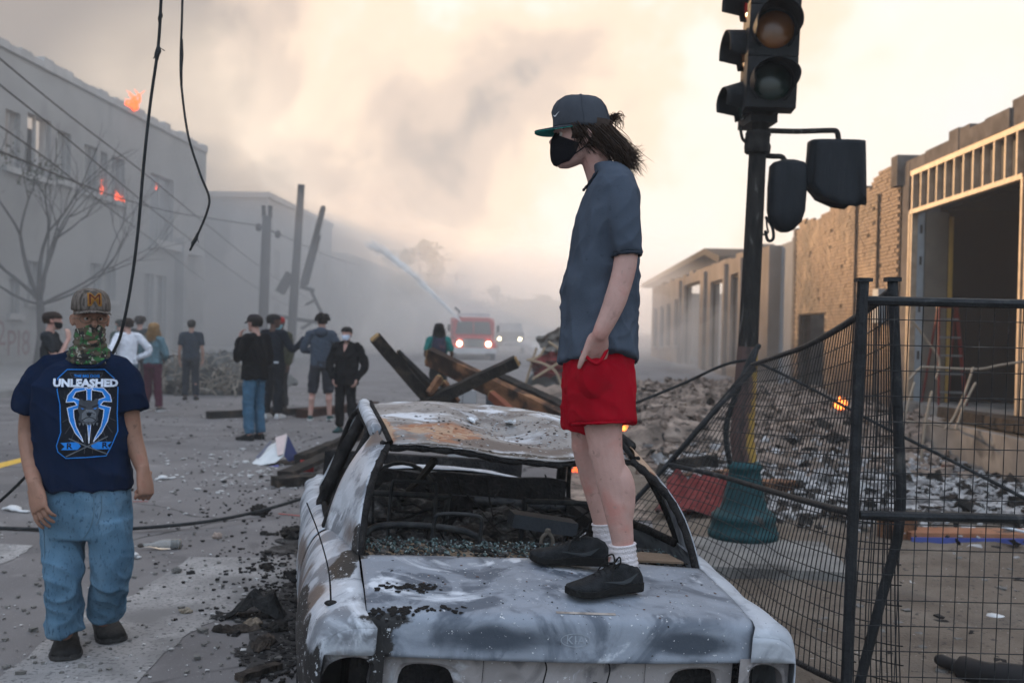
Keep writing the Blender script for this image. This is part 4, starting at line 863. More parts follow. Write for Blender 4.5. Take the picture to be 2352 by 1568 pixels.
# ================================================================== traffic signal
def signal():
    d0 = 7.4; b = G(1706, 1262); rp = V((b.x, b.y, .10)); d0 = b.y
    t = thing('traffic_signal', 'charred traffic signal with teal base, melted heads and leaning dark pole', 'traffic signal', rp)
    Q = lambda x, y, d=0.0: D(x, y, d0+d)-rp
    m_teal = mat('teal_paint', [(.3, (.005, .034, .040)), (.7, (.012, .066, .076))], 4, 7, .6, .2, 50, spec=.2, layer=(5, .60, .66, (.04, .035, .03)))
    m_char = mat('charred_pole', [(.3, (.010, .010, .010)), (.6, (.028, .026, .024)), (.78, (.20, .19, .18))], 16, 8, .8, .5, 60, stretch=(1, 1, .3))
    # burnt paint of the lower shaft: yellow where it is left, brown primer elsewhere
    m_low = bpy.data.materials.new('blistered_yellow_paint'); m_low.use_nodes = True; N, L = m_low.node_tree.nodes, m_low.node_tree.links; bs = N['Principled BSDF']; bs.inputs['Roughness'].default_value = .8
    tc = N.new('ShaderNodeTexCoord'); sp = N.new('ShaderNodeSeparateXYZ'); L.new(tc.outputs['Object'], sp.inputs[0]); n = N.new('ShaderNodeTexNoise'); n.inputs['Scale'].default_value = 7; n.inputs['Detail'].default_value = 7; L.new(tc.outputs['Object'], n.inputs['Vector'])
    a = N.new('ShaderNodeMath'); a.operation = 'MULTIPLY_ADD'; L.new(sp.outputs[0], a.inputs[0]); a.inputs[1].default_value = 5.5; L.new(n.outputs['Fac'], a.inputs[2])
    a2 = N.new('ShaderNodeMath'); a2.operation = 'MULTIPLY_ADD'; L.new(sp.outputs[2], a2.inputs[0]); a2.inputs[1].default_value = -.13; L.new(a.outputs[0], a2.inputs[2])
    r = N.new('ShaderNodeValToRGB'); e = r.color_ramp.elements; e[0].position = .10; e[0].color = (.075, .042, .036, 1); e[1].position = .62; e[1].color = (.33, .20, .035, 1)
    for p_, c_ in ((.22, (.03, .022, .02)), (.30, (.10, .055, .045)), (.42, (.085, .05, .038)), (.5, (.24, .14, .035))): q = e.new(p_); q.color = (*c_, 1)
    L.new(a2.outputs[0], r.inputs[0]); L.new(r.outputs[0], bs.inputs['Base Color'])
    up = (Q(1739, 373)-Q(1706, 1262)).normalized()
    def lathe(nm, prof, m, n=32, axis=up, org=V((0, 0, 0)), sm=True, tw=0):
        u = axis.orthogonal().normalized(); w = axis.cross(u); mb = MB(); mb.loft([[org+axis*z+u*(r*math.cos(q))+w*(r*math.sin(q)) for q in [2*math.pi*k/n+tw for k in range(n)]] for z, r in prof]); return part(nm, mb, m, t, sm)
    vz = V((0, 0, 1))
    lathe('base', [(0, .262), (.045, .262), (.055, .250), (.125, .232), (.135, .240), (.165, .240), (.175, .225), (.195, .205), (.205, .180), (.26, .160), (.36, .138), (.47, .120), (.50, .116), (.51, .132), (.54, .132), (.555, .116), (.565, .10)], m_teal, axis=vz)
    c = Q(1705, 1090); c.z = .55
    pts = [V((0, 0, .56)), Q(1704, 1005), Q(1711, 900), Q(1718, 796)]; mb = MB(); mb.tube(pts, [.092, .090, .085, .078], 8, False); part('lower_shaft', mb, m_low, t)
    pts = [Q(1718, 800), Q(1724, 680), Q(1730, 560), Q(1739, 373), Q(1743, 300)]; mb = MB(); mb.tube(pts, [.077, .073, .070, .066, .064], 8, False); part('upper_shaft', mb, m_char, t)
    ax = (Q(1743, 300)-Q(1739, 373)).normalized(); o = Q(1740, 335); lathe('collar', [(-.06, .085), (-.05, .095), (0, .098), (.02, .088), (.07, .088), (.08, .095), (.10, .09)], m_char, 20, ax, o)
    ax2 = (Q(1760, 20)-Q(1745, 290)).normalized(); lathe('hub', [(0, .06), (.10, .06), (.11, .10), (.16, .10)], m_char, 16, ax2, Q(1745, 300))
    m_blk = mat('signal_black', [(.3, (.006, .0065, .007)), (.7, (.016, .017, .019))], 7, 6, .6, .3, 40, spec=.2)
    def head(ctr_px, fx, wid, secs, lens, nm, lab, yo, depth=.2, VD=.26):
        """column of lamp sections facing fx"""
        fx = V(fx).normalized(); upv = ax2; rt = fx.cross(upv).normalized()*-1; fx = rt.cross(upv).normalized()*-1 if False else (fx-upv*fx.dot(upv)).normalized(); rt = upv.cross(fx).normalized()
        hd = None; sh = .375
        for k, (lm, bent) in enumerate(secs):
            c = yo+upv*(k*sh); M = Matrix((rt, fx, upv)).transposed(); mb = MB(); mb.box(c, (wid, depth, sh-.008), M)
            if hd is None: hd = part(nm, mb, m_blk, t)
            else: part('lamp_section', mb, m_blk, hd)
            f = c+fx*(depth/2)
            mb = MB(); R0 = .150; n = 28
            mb.loft([[f+fx*z_+rt*(r_*math.cos(q))+upv*(r_*math.sin(q)) for q in [2*math.pi*i/n for i in range(n)]] for z_, r_ in ((.004, R0*.92), (.012, R0*.9), (.022, R0*.7), (.030, R0*.4), (.034, R0*.06))]); part('lens', mb, lm, hd, True)
            mb = MB(); rows = []
            for j in range(7):
                q = j/6; rows.append([f+fx*(.002+q*VD*(1 if math.sin(a_) > -.25 else max(.25, .25+.75*(1+(math.sin(a_)+.25)/.75)*.0+.0)))*1+rt*((R0+.006)*math.cos(a_)*(1+bent*.12*q*math.sin(3*a_)))+upv*((R0+.006)*math.sin(a_)*(1-bent*q*.28*(1 if math.sin(a_) > 0 else .2))-bent*.03*q) for a_ in [R_(-52)+R_(284)*i/30 for i in range(31)]])
            mb.loft(rows, caps=False, close=False); me = evalmesh(mb.mesh('visor'), [('SOLIDIFY', dict(thickness=.006, offset=0))]); part('visor', me, m_blk, hd, True)
        return hd
    amber = mat('lens_amber', [(.3, (.12, .036, .005)), (.7, (.20, .07, .012))], 5, 4, .25, spec=.6); green = mat('lens_green', [(.3, (.002, .010, .008)), (.7, (.006, .032, .024))], 5, 4, .25, spec=.6); red = mat('lens_red', (.45, .02, .02), 5, 4, .25, spec=.6)
    head(None, (-.10, -1, -.05), .36, [(green, .55), (amber, .0), (red, 0)], None, 'signal_head', '', Q(1768, 196, -.12), .2)
    head(None, (-1, -.05, 0), .36, [(green, .9), (amber, .15), (red, 0)], None, 'signal_head', '', Q(1742, 235, .12), .2, .18)
    # pedestrian signals on brackets
    mb = MB(); p = crv([Q(1755, 300), Q(1830, 302), Q(1905, 300), Q(1922, 303), Q(1926, 322)], None, 4); mb.tube(p, .020, 10); part('bracket_arm', mb, m_char, t, True)
    mb = MB(); p = crv([Q(1745, 357), Q(1775, 359), Q(1798, 362), Q(1806, 385)], None, 4); mb.tube(p, .020, 10); part('bracket_arm', mb, m_char, t, True)
    m_melt = mat('melted_plastic', [(.3, (.006, .008, .010)), (.7, (.020, .024, .03))], 4, 6, .6, .5, 20, stretch=(1, 1, .35))
    rings = []
    for q in range(13):                                          # drooping hood
        s = q/12; row = []
        for i in range(28):
            a = 2*math.pi*i/28; x = math.cos(a); y = math.sin(a); base = V((.205*math.copysign(abs(x)**.5, x)*(1+.08*s), .11*math.copysign(abs(y)**.5, y), 0))
            drop = .35*s*(1+.55*max(0, .8-abs(x-.15))*s+.42*max(0, x-.6)*2*s-.05*max(0, -x)); fold = .016*math.sin(a*5+2)*s+.010*math.sin(a*9)*s
            row.append(Q(1924, 326)+V((base.x+fold-.01-.02*s*0, base.y+fold, -drop)))
        rings.append(row)
    mb = MB(); mb.loft(rings); part('melted_pedestrian_head', mb, m_melt, t, True)
    rings = []
    for s, w, d_ in ((0, .05, .05), (.02, .115, .09), (.045, .138, .105), (.2, .143, .11), (.38, .138, .11), (.46, .115, .1), (.52, .06, .07), (.535, .03, .05)): rings.append([Q(1802, 368)+V((.03+w*math.copysign(abs(math.cos(a))**.4, math.cos(a))-.03*s, d_*math.sin(a), -s)) for a in [2*math.pi*i/20 for i in range(20)]])
    mb = MB(); mb.loft(rings); part('pedestrian_head', mb, m_melt, t, True)
    for a_, b_, r_ in ((1752, 534, .012), (1764, 548, .02)): part('melted_drip', MB().tube(crv([Q(1760, 500), Q(a_+10, 522), Q(a_+12, b_), Q(a_, b_+4), Q(a_-6, b_-16)]), r_*.6, 7), m_melt, t, True)
    part('hanging_wiring', MB().tube(crv([Q(1700, 290), Q(1706, 320), Q(1722, 335), Q(1724, 380)]), .012, 6), m_char, t, True)
    part('hanging_wiring', MB().tube(crv([Q(1718, 300), Q(1712, 330), Q(1726, 350), Q(1728, 400)]), .008, 6), m_char, t, True)
signal()
# ================================================================== mesh fence
m_fen = mat('fence_black', [(.3, (.010, .011, .012)), (.6, (.022, .024, .027)), (.85, (.14, .13, .12))], 11, 8, .6, .3, 60, metal=.2, spec=.2)
def fence_right():
    d = 3.72; rp = D(1945, 1568, d); rp.z = 0; t = thing('fence_panel', 'black wire mesh fence panel standing upright at the right edge', 'fence', rp, 0, 'mesh fence panels'); Q = lambda x, y, q=0.0: D(x, y, d+q)-rp
    post = [Q(1983, 645), Q(1966, 1000), Q(1955, 1300), Q(1944, 1568), None]; lo = post[3]+(post[3]-post[2])*(post[3].z/(post[2].z-post[3].z))*.98; post[4] = lo
    part('post', MB().tube(post, .022, 8, False), m_fen, t); W = 2.35
    rail = lambda a: MB().tube([a, a+V((W, -.02, -.005))], .0175, 8, False)
    part('top_rail', rail(Q(1990, 690)), m_fen, t); part('middle_rail', rail(Q(1975, 1182)), m_fen, t); part('bottom_rail', rail(lo+V((.02, 0, .10))), m_fen, t)
    part('post', MB().tube([Q(1990, 650)+V((W, -.02, 0)), lo+V((W+.1, -.02, 0))], .0215, 8, False), m_fen, t); part('post_cap', MB().box(Q(1983, 643), (.053, .053, .014)), m_fen, t)
    part('foot', MB().box(V((lo.x, 0, .02)), (.12, .6, .035)), m_fen, t)
    mb = MB(); z1 = Q(1990, 690).z; z0 = lo.z+.1; n = int(W/.0535)
    for k in range(1, n):
        x = k*.0535; top = Q(1990, 690)+V((x, 0, 0)); bot = V((lo.x+.02+x, top.y, z0)); mb.tube([top, top.lerp(bot, .5)+V((.003*math.sin(k*2.1), 0, 0)), bot], .0019, 5, False)
    z = z0+.05
    while z < z1-.03:
        q = (z-z0)/(z1-z0); a = V((lo.x+.02, Q(1990, 690).y, z0)).lerp(Q(1990, 690), q); mb.tube([a, a+V((W, -.02, -.004))], .0021, 5, False); z += .0955
    o = part('wire_mesh', mb, m_fen, t); o['kind'] = 'stuff'
fence_right()
def fence_bent():
    rp = D(1975, 1568, 3.85); rp.z = 0; t = thing('fence_panel', 'bent black mesh fence panel sagging from the upright panel to the signal pole', 'fence', rp, 0, 'mesh fence panels')
    Q = lambda x, y, d: D(x, y, d)-rp
    dn, df = 3.86, 6.9
    topr = crv([Q(2052, 664, dn), Q(1995, 708, 4.15), Q(1930, 752, 4.7), Q(1850, 795, 5.5), Q(1775, 822, 6.3), Q(1728, 838, df)], None, 6)
    midr = crv([Q(2066, 1190, dn), Q(1960, 1178, 4.2), Q(1850, 1150, 4.8), Q(1760, 1124, 5.6), Q(1650, 1092, 6.4), Q(1535, 1066, df)], None, 6)
    botr = [midr[i]+(midr[i]-topr[i])*(.80+.25*i/(len(midr)-1)) for i in range(len(midr))]; botr = [V((p.x, p.y, max(.03, p.z))) for p in botr]
    part('top_rail', MB().tube(topr, .0165, 8, False), m_fen, t, True); part('middle_rail', MB().tube(midr, .0165, 8, False), m_fen, t, True)
    part('bottom_rail', MB().tube(botr, .015, 8, False), m_fen, t, True)
    part('near_post', MB().tube(crv([Q(2050, 640, dn), Q(2060, 900, dn), Q(2068, 1185, dn), Q(2025, 1370, dn), Q(1975, 1568, dn), Q(1955, 1690, dn)], None, 4), .021, 8, False), m_fen, t, True)
    part('post_cap', MB().box(Q(2050, 642, dn), (.052, .052, .016)), m_fen, t)
    far = [Q(1738, 800, df), topr[-1], topr[-1].lerp(midr[-1], .5), midr[-1]+V((-.02, 0, -.02)), botr[-1]]
    part('far_post', MB().tube(far, .018, 8, False), m_fen, t, True); part('brace', MB().tube([topr[-1]+V((.02, 0, -.02)), Q(1650, 935, 6.8), Q(1545, 1055, 6.75)], .016, 8, False), m_fen, t, True)
    mb = MB(); N_ = len(topr)
    def S(u, v):                                                 # u along the panel, v down
        k = min(N_-2, int(u*(N_-1))); f = u*(N_-1)-k; a, b, c = (topr[k].lerp(topr[k+1], f), midr[k].lerp(midr[k+1], f), botr[k].lerp(botr[k+1], f)); p = a.lerp(b, v*2) if v < .5 else b.lerp(c, v*2-1)
        return p+V((.02*math.sin(u*5)*math.sin(v*6), 0, -.012*math.sin(v*9+u*4)))
    n = 62
    for k in range(1, n): mb.tube([S(k/n, v) for v in (0, .12, .25, .38, .5, .62, .75, .88, 1)], .0027, 5, False)
    for k in range(1, 19): mb.tube([S(u/30, k/19) for u in range(31)], .0028, 5, False)
    o = part('wire_mesh', mb, m_fen, t); o['kind'] = 'stuff'
fence_bent()
# ================================================================== hanging and lying cables
m_cab = mat('cable_black', [(.3, (.010, .011, .012)), (.7, (.028, .031, .033))], 20, 5, .6, .3, 120)
def cable(name, pix, r, label, sub=8, group=None, m=None, knots=()):
    pts = crv([D(x, y, d) for x, y, d in pix], None, sub); t = thing(name, label, 'cable', pts[-1], group=group)
    part('line', MB().tube(pts, r, 8), m or m_cab, t, True, world=True)
    for (x, y, d, l, k) in knots:
        c = D(x, y, d); mb = MB(); random.seed(int(x)); i = min(range(len(pts)), key=lambda i: (pts[i]-c).length); dr = (pts[min(i+1, len(pts)-1)]-pts[max(0, i-1)]).normalized()
        mb.tube([c-dr*l/2, c-dr*l/6+V((r*.3, 0, 0)), c+dr*l/6-V((r*.3, 0, 0)), c+dr*l/2], [r*1.05, r*k, r*k*.9, r*1.1], 8)
        if k > 1.6:
            for _ in range(6): mb.tube([c+dr*random.uniform(-l/2, l/2), c+dr*random.uniform(-l/2, l/2)+V((random.uniform(-1, 1), random.uniform(-1, 1), random.uniform(-1, 1)))*r*3], r*.3, 5)
        part('splice', mb, m_cab, t, True, world=True)
    return t
cable('hanging_cable', [(372, -60, 5.2), (369, 20, 5.2), (363, 110, 5.2), (345, 240, 5.2), (330, 380, 5.2), (318, 520, 5.2), (303, 640, 5.2), (283, 745, 5.2), (262, 805, 5.25), (190, 930, 5.4), (110, 1040, 5.5), (50, 1103, 5.55), (0, 1150, 5.6), (-80, 1215, 5.6), (-180, 1260, 5.6)], .0085, 'thick knotted cable hanging down behind the cap of the walking person', knots=((362, 122, 5.2, .07, 1.9), (368, 40, 5.2, .05, 1.4)))
cable('hanging_cable', [(420, -60, 5.6), (418, 40, 5.6), (415, 130, 5.6), (417, 200, 5.6), (432, 310, 5.6), (460, 400, 5.6), (480, 452, 5.6), (476, 485, 5.6), (458, 530, 5.6), (437, 574, 5.6)], .0068, 'thinner cable hanging free with a kinked frayed end', knots=((417, 145, 5.6, .26, 1.35), (447, 553, 5.6, .07, 1.8)))
cable('ground_cable', [(-120, 1205, 7.6), (0, 1212, 7.6), (180, 1217, 7.55), (310, 1213, 7.6), (470, 1198, 7.8), (600, 1172, 8.2), (720, 1136, 8.7), (860, 1090, 9.4), (1000, 1050, 10.2)], .014, 'black cable lying across the road behind the walking person', m=m_cab)
cable('strung_cable', [(1280, 990, 8.4), (1380, 955, 8.0), (1470, 921, 7.7), (1570, 880, 7.5), (1650, 843, 7.35), (1700, 829, 7.25), (1740, 833, 7.2), (1850, 885, 7.0), (2000, 965, 6.6), (2180, 1055, 6.1), (2352, 1143, 5.7), (2480, 1210, 5.4)], .011, 'black cable strung across the fallen fence and past the signal pole')
cable('melted_hose', [(1742, 795, 7.1), (1725, 820, 7.05), (1700, 880, 7.0), (1672, 960, 7.0), (1668, 1010, 7.0), (1676, 1060, 7.0)], .020, 'thick charred hose drooping beside the signal pole')
# ================================================================== overhead lines and poles far left
m_pole = mat('utility_pole_wood', [(.3, (.05, .047, .045)), (.7, (.11, .10, .095))], 3, 7, .95, .4, 30, stretch=(1, 1, .2))
pd = 40.5
def upole():
    b = D(601, 838, pd); b.z = .0; t = thing('utility_pole', 'broken off utility pole stub with forked top and two insulators', 'pole', b)
    tp = D(613, 496, pd)-b
    part('pole', MB().tube([V((0, 0, 0)), tp*.5, tp], [.22, .20, .19], 10, False), m_pole, t, True)
    for s in (-1, 1): part('split_tip', MB().beam(tp+V((s*.13, 0, -.05)), tp+V((s*.14, 0, .42)), .09, .16, wob=.2, n=3), m_pole, t)
    for x, y in ((594, 522), (638, 538)):
        p = D(x, y, pd)-b; part('insulator', MB().ell(p, (.13, .13, .17)), m_pole, t, True); part('bracket', MB().tube([tp*.92, p], .04, 6), m_pole, t)
    b = D(665, 842, 42); b.z = 0; t = thing('utility_pole', 'tall leaning utility pole with wrecked crossarms hanging from it', 'pole', b); Q = lambda x, y: D(x, y, 42)-b
    part('pole', MB().tube([V((0, 0, 0)), Q(678, 640), Q(692, 424)], [.20, .18, .15], 10, False), m_pole, t, True)
    for nm, a, c, w in (('transformer_bracket', (643, 672), (668, 628), .36), ('crossarm', (633, 725), (738, 742), .16), ('crossarm', (690, 658), (722, 668), .16), ('crossarm_brace', (712, 662), (740, 722), .12), ('crossarm_brace', (702, 700), (722, 690), .1), ('crossarm_brace', (692, 755), (714, 742), .12), ('crossarm_brace', (646, 738), (650, 790), .14)):
        part(nm, MB().beam(Q(*a), Q(*c), w, w), m_pole, t)
    b = D(700, 645, 43); t = thing('broken_pole_top', 'snapped pole top hanging askew beside the tall leaning pole', 'pole', b); Q = lambda x, y: D(x, y, 43)-b
    for a, c, w in (((697, 652), (742, 478), .22),): part('pole', MB().tube([Q(*a), Q(*c)], [.16, .12], 8), m_pole, t)
    part('steel_rail', MB().beam(Q(705, 655), Q(735, 540), .10, .1), m_pole, t)
    for x, y in ((701, 640), (709, 615), (716, 592), (722, 570)): part('rung', MB().beam(Q(x-4, y), Q(x+9, y+3), .07, .07), m_pole, t)
    for i, (x, y, h) in enumerate(((1015, 596, 18), (1049, 633, 14))):
        dd = 120; b = D(x, 760, dd); b.z = 0; t = thing('utility_pole', ('taller', 'shorter')[i]+' faint far utility pole with crossarm above the trees', 'pole', b); p = D(x, y, dd)-b
        part('pole', MB().tube([V((0, 0, 0)), p+V((0, 0, .3))], .18, 8), m_pole, t); part('crossarm', MB().beam(p+V((-1.3, 0, 0)), p+V((1.3, 0, 0)), .16, .2), m_pole, t)
upole()
def wire(pix, label, r=.022):
    mb = MB(); pts = crv([D(x, y, d) for x, y, d in pix], None, 8); mb.tube(pts, r, 5); return solo('overhead_wire', mb, m_pole, label, 'wire', 'overhead wires', True, pts[0])
wire([(-160, -10, 14), (0, 135, 17), (165, 270, 22), (330, 397, 28), (480, 520, 35), (610, 622, 44), (760, 722, 60)], 'uppermost slack overhead wire crossing the burning building', .016)
wire([(-160, 65, 14), (0, 195, 17), (150, 315, 22), (300, 440, 28), (450, 560, 36), (600, 668, 46), (720, 735, 58)], 'second slack overhead wire just below the uppermost', .016)
wire([(-160, 190, 14), (0, 290, 17), (120, 375, 21), (240, 470, 27), (360, 560, 34), (470, 645, 44)], 'third slack overhead wire crossing below the roof fire', .014)
wire([(-160, 292, 16), (0, 348, 19), (140, 405, 24), (260, 450, 30), (400, 488, 35), (594, 518, 40.4)], 'overhead wire running to the broken pole stub', .022)
wire([(638, 536, 40.5), (690, 560, 44), (760, 590, 52), (830, 610, 64)], 'faint wire running on from the broken pole stub', .02)
# ================================================================== trees
m_bark = mat('bark_scorched', [(.3, (.035, .032, .030)), (.7, (.075, .068, .062))], 6, 6, .95, .5, 40)
m_leaf = mat('leaf_dry', [(.3, (.03, .035, .02)), (.7, (.07, .075, .045))], 4, 4, .9); m_green = mat('leaf_green', [(.3, (.045, .075, .025)), (.7, (.10, .14, .05))], .5, 4, .9)
def bare_tree():
    b = D(88, 838, 31.5); b.z = .15; t = thing('bare_tree', 'bare branching tree with a few scorched leaves in front of the burning building', 'tree', b); random.seed(14)
    trunk = MB(); tips = []
    def grow(p, d, L, r, depth):
        n = 4; pts = [p]; q = p
        for i in range(n):
            d = (d+V((random.uniform(-.16, .16), random.uniform(-.16, .16), random.uniform(-.02, .14)))).normalized(); q = q+d*(L/n); pts.append(q)
        trunk.tube(pts, [r*(1-.45*i/n) for i in range(n+1)], 6 if r < .05 else 9, False); r2 = r*.55
        if depth == 0 or r2 < .006: tips.append(q); return
        for k in range(random.choice((2, 3, 3)) if depth > 1 else 3):
            a = random.uniform(.25, .75); ax = V((random.uniform(-1, 1), random.uniform(-1, 1), random.uniform(-.3, .3))).normalized(); nd = Matrix.Rotation(a, 3, ax) @ d; src = pts[-1] if k < 2 else pts[random.choice((2, 3))]
            grow(src, nd, L*random.uniform(.62, .85), r2*random.uniform(.75, 1.05), depth-1)
    S = lambda x, y: D(x, y, 31.5)-b
    base = [V((0, 0, -.05)), S(96, 770), S(92, 690)]; trunk.tube(base, [.17, .14, .12], 10, False)
    for e, L, r in (((30, 540), 2.2, .085), ((62, 520), 2.2, .08), ((96, 510), 2.1, .08), ((116, 560), 1.8, .06), ((-10, 590), 1.9, .07)): grow(base[-1], (S(*e)-base[-1]).normalized(), L, r, 5)
    for e in ((210, 660), (300, 650), (-40, 680)): grow(S(94, 700), (S(*e)-S(94, 700)).normalized()+V((0, 0, .05)), 2.2, .05, 3)
    part('trunk', trunk, m_bark, t, True); lf = MB()
    cl = S(25, 440)
    for p in tips:
        if (p-cl).length < 1.6 or (p-S(130, 545)).length < .5:
            for _ in range(9):
                c = p+V((random.gauss(0, .16), random.gauss(0, .16), random.gauss(0, .14))); a = V((random.uniform(-1, 1), random.uniform(-1, 1), random.uniform(-1, 1))).normalized()*.07; q = a.orthogonal().normalized()*.035; lf.add([c-a, c+q, c+a, c-q], [(0, 1, 2, 3)])
    if lf.v: o = part('leaves', lf, m_leaf, t); o['kind'] = 'stuff'
bare_tree()
def leafy(px, base_d, ptop, wpx, label, seed, m=m_green, n=2600):
    random.seed(seed); b = D(px, 780, base_d); b.z = 0; top = D(px, ptop, base_d).z; w = wpx*base_d/FPX/2; t = thing('leafy_tree', label, 'tree', b, group='trees at the end of the street')
    part('trunk', MB().tube([V((0, 0, 0)), V((.2, 0, top*.4)), V((0, 0, top*.75))], [.28, .2, .08], 8), m_bark, t); lf = MB(); cl = []
    for k in range(16): 
        z = top*random.uniform(.12, .95); rr = w*math.sqrt(max(.05, 1-((z/top-.5)/.55)**2)); a = random.uniform(0, 6.3); cl.append((V((math.cos(a)*rr*random.random()**.5, math.sin(a)*rr*random.random()**.5, min(z, top-.5))), random.uniform(.25, .5)*w))
    for i in range(n):
        c, r = random.choice(cl); p = c+V((random.gauss(0, .5), random.gauss(0, .5), random.gauss(0, .45)))*r; p.z = max(.5, min(p.z, top)); s = random.uniform(.12, .3); a = V((random.uniform(-1, 1), random.uniform(-1, 1), random.uniform(-.6, .6))).normalized()*s; q = a.orthogonal().normalized()*s*.6; lf.add([p-a, p+q, p+a, p-q], [(0, 1, 2, 3)])
    o = part('crown', lf, m, t)
for a in ((1060, 88, 663, 90, 'hazy green tree behind the fire truck, left of the crown peak', 3), (1118, 92, 656, 95, 'hazy green tree rising highest behind the fire truck', 4), (1185, 96, 690, 100, 'low hazy tree right of the fire truck', 5), (1262, 92, 680, 110, 'hazy tree just left of the standing person', 6), (1330, 100, 672, 120, 'hazy tree mostly hidden behind the standing person', 7),
          (960, 82, 545, 100, 'tall dim tree left of the water jet, lost in smoke', 8), (915, 86, 570, 120, 'broad dim tree farther left in the smoke', 9), (1000, 92, 590, 60, 'slim dim tree between smoke and the green trees', 10), (1400, 104, 690, 110, 'farthest hazy tree beyond the gutted row', 12)): leafy(*a)
# ================================================================== fire truck
def truck():
    dd = 52; b = D(1086, 815, dd); b.z = 0; t = thing('fire_truck', 'red fire truck with headlights on, spraying water at the far end', 'truck', b, R_(4)); W_, H_ = 2.25, 2.15
    m_r = mat('truck_red', [(.3, (.36, .035, .035)), (.7, (.45, .06, .055))], 2, 4, .4, spec=.5); m_w = mat('truck_white', (.55, .54, .53), 2, 4, .5); m_g = mat('truck_glass', (.05, .055, .06), 2, 3, .15, spec=.7); m_k = mat('truck_dark', (.03, .03, .03), 3, 3, .7); m_hl = flame_mat('headlight', (1.0, .80, .50), 9.0)
    rings = [[V((x*w, y, z)) for x, z in ((-.5, z0), (.5, z0), (.5, z1-.2), (.38, z1), (-.38, z1), (-.5, z1-.2))] for y, w, z0, z1 in ((-.1, W_*.95, .95, H_-.02), (.2, W_, .6, H_+.02), (1.9, W_, .6, H_+.05))]
    part('cab', MB().loft(rings), m_r, t)
    hood = MB(); hood.hexa([V(p) for p in ((-.95, -1.35, .62), (.95, -1.35, .62), (1.02, -.1, .62), (-1.02, -.1, .62), (-.85, -1.3, 1.10), (.85, -1.3, 1.10), (1.0, -.09, 1.28), (-1.0, -.09, 1.28))]); part('hood', hood, m_r, t)
    part('windscreen', MB().hexa([V(p) for p in ((-.93, -.16, 1.32), (.93, -.16, 1.32), (.93, -.10, 1.32), (-.93, -.10, 1.32), (-.82, -.13, 1.95), (.82, -.13, 1.95), (.82, -.08, 1.95), (-.82, -.08, 1.95))]), m_g, t)
    part('windscreen_pillar', MB().box((0, -.18, 1.63), (.05, .05, .62)), m_r, t); part('grille', MB().box((0, -1.38, .86), (1.1, .06, .42)), m_k, t)
    for k in range(5): part('grille_bar', MB().box((0, -1.42, .70+.08*k), (1.08, .02, .025)), m_w, t)
    part('bumper', MB().box((0, -1.55, .48), (2.3, .25, .26)), m_w, t); part('body', MB().box((0, 4.2, 1.35), (2.3, 4.5, 1.6)), m_r, t); part('light_bar', MB().box((0, .3, H_+.16), (1.7, .3, .16)), m_w, t); part('stripe', MB().box((0, 1.0, 1.25), (2.31, 1.7, .12)), m_w, t)
    for s in (-1, 1):
        part('headlight', MB().tube([V((s*.74, -1.36, .82)), V((s*.74, -1.43, .82))], .13, 14), m_hl, t, True); part('wing', MB().ell((s*1.02, -.75, .72), (.2, .55, .33)), m_r, t, True); part('mirror', MB().box((s*1.28, -.1, 1.6), (.14, .08, .36)), m_k, t)
        for y in (-.75, 4.8): w = part('wheel', MB().tube([V((s*.88, y, .43)), V((s*1.12, y, .43))], .43, 18, False), m_k, t); part('hub', MB().tube([V((s*1.1, y, .43)), V((s*1.14, y, .43))], .18, 12, False), m_w, w)
    part('monitor_nozzle', MB().tube([V((-.7, .7, H_+.05)), V((-.75, .6, H_+.35)), V((-.95, .4, H_+.5))], .06, 8), m_k, t, True)
    v = D(1170, 806, 66); v.z = 0; t = thing('parked_vehicle', 'second vehicle with headlights lit, half hidden in haze right of the fire truck', 'truck', v); part('body', MB().box((0, 1.2, .95), (1.9, 3.6, .9)), m_k, t); part('cabin', MB().hexa([V(p) for p in ((-.9, .4, 1.4), (.9, .4, 1.4), (.9, 2.6, 1.4), (-.9, 2.6, 1.4), (-.75, .9, 2.0), (.75, .9, 2.0), (.75, 2.4, 2.0), (-.75, 2.4, 2.0))]), m_g, t)
    for s in (-1, 1):
        part('headlight', MB().tube([V((s*.68, -.6, .95)), V((s*.68, -.66, .95))], .12, 12), m_hl, t, True)
        for y in (.2, 2.4): part('wheel', MB().tube([V((s*.75, y, .35)), V((s*.97, y, .35))], .35, 14, False), m_k, t)
truck()
# water: thin spray of droplets
def jet(name, pix, r0, r1, label, n, seed, ground=False):
    random.seed(seed); pts = crv([D(x, y, d) for x, y, d in pix], None, 12); m = len(pts); mb = MB()
    for k in range(n):
        q = random.random(); i = min(m-2, int(q*(m-1))); f = q*(m-1)-i; c = pts[i].lerp(pts[i+1], f); r = r0+(r1-r0)*q; dr = (pts[i+1]-pts[i]).normalized()
        o = V((random.gauss(0, 1), random.gauss(0, 1), random.gauss(0, 1)))*(r*.5); L = random.uniform(.1, .4)*(1+q); w = random.uniform(.006, .014)*(1+.3*q); s = dr.orthogonal().normalized()*w; p = c+o
        mb.add([p-dr*L, p+s, p+dr*L, p-s], [(0, 1, 2, 3)])
        s2 = dr.cross(s); mb.add([p-dr*L, p+s2, p+dr*L, p-s2], [(0, 1, 2, 3)])
    o = stuff(name, mb, m_wat, None, label, 'water'); return o
m_wat = mat('spray', (.90, .88, .85), 2, 2, .6, spec=.3)
jet('water_jet', [(1052, 732, 50.5), (1010, 690, 51), (950, 632, 52), (895, 588, 53.5), (850, 562, 55)], .04, .34, 'white water jet arching up left from the fire truck', 700, 5)
jet('water_jet', [(1160, 790, 62), (1195, 789, 60), (1228, 800, 56), (1262, 822, 52)], .08, .5, 'second low water jet spraying right of the fire truck', 1500, 6)
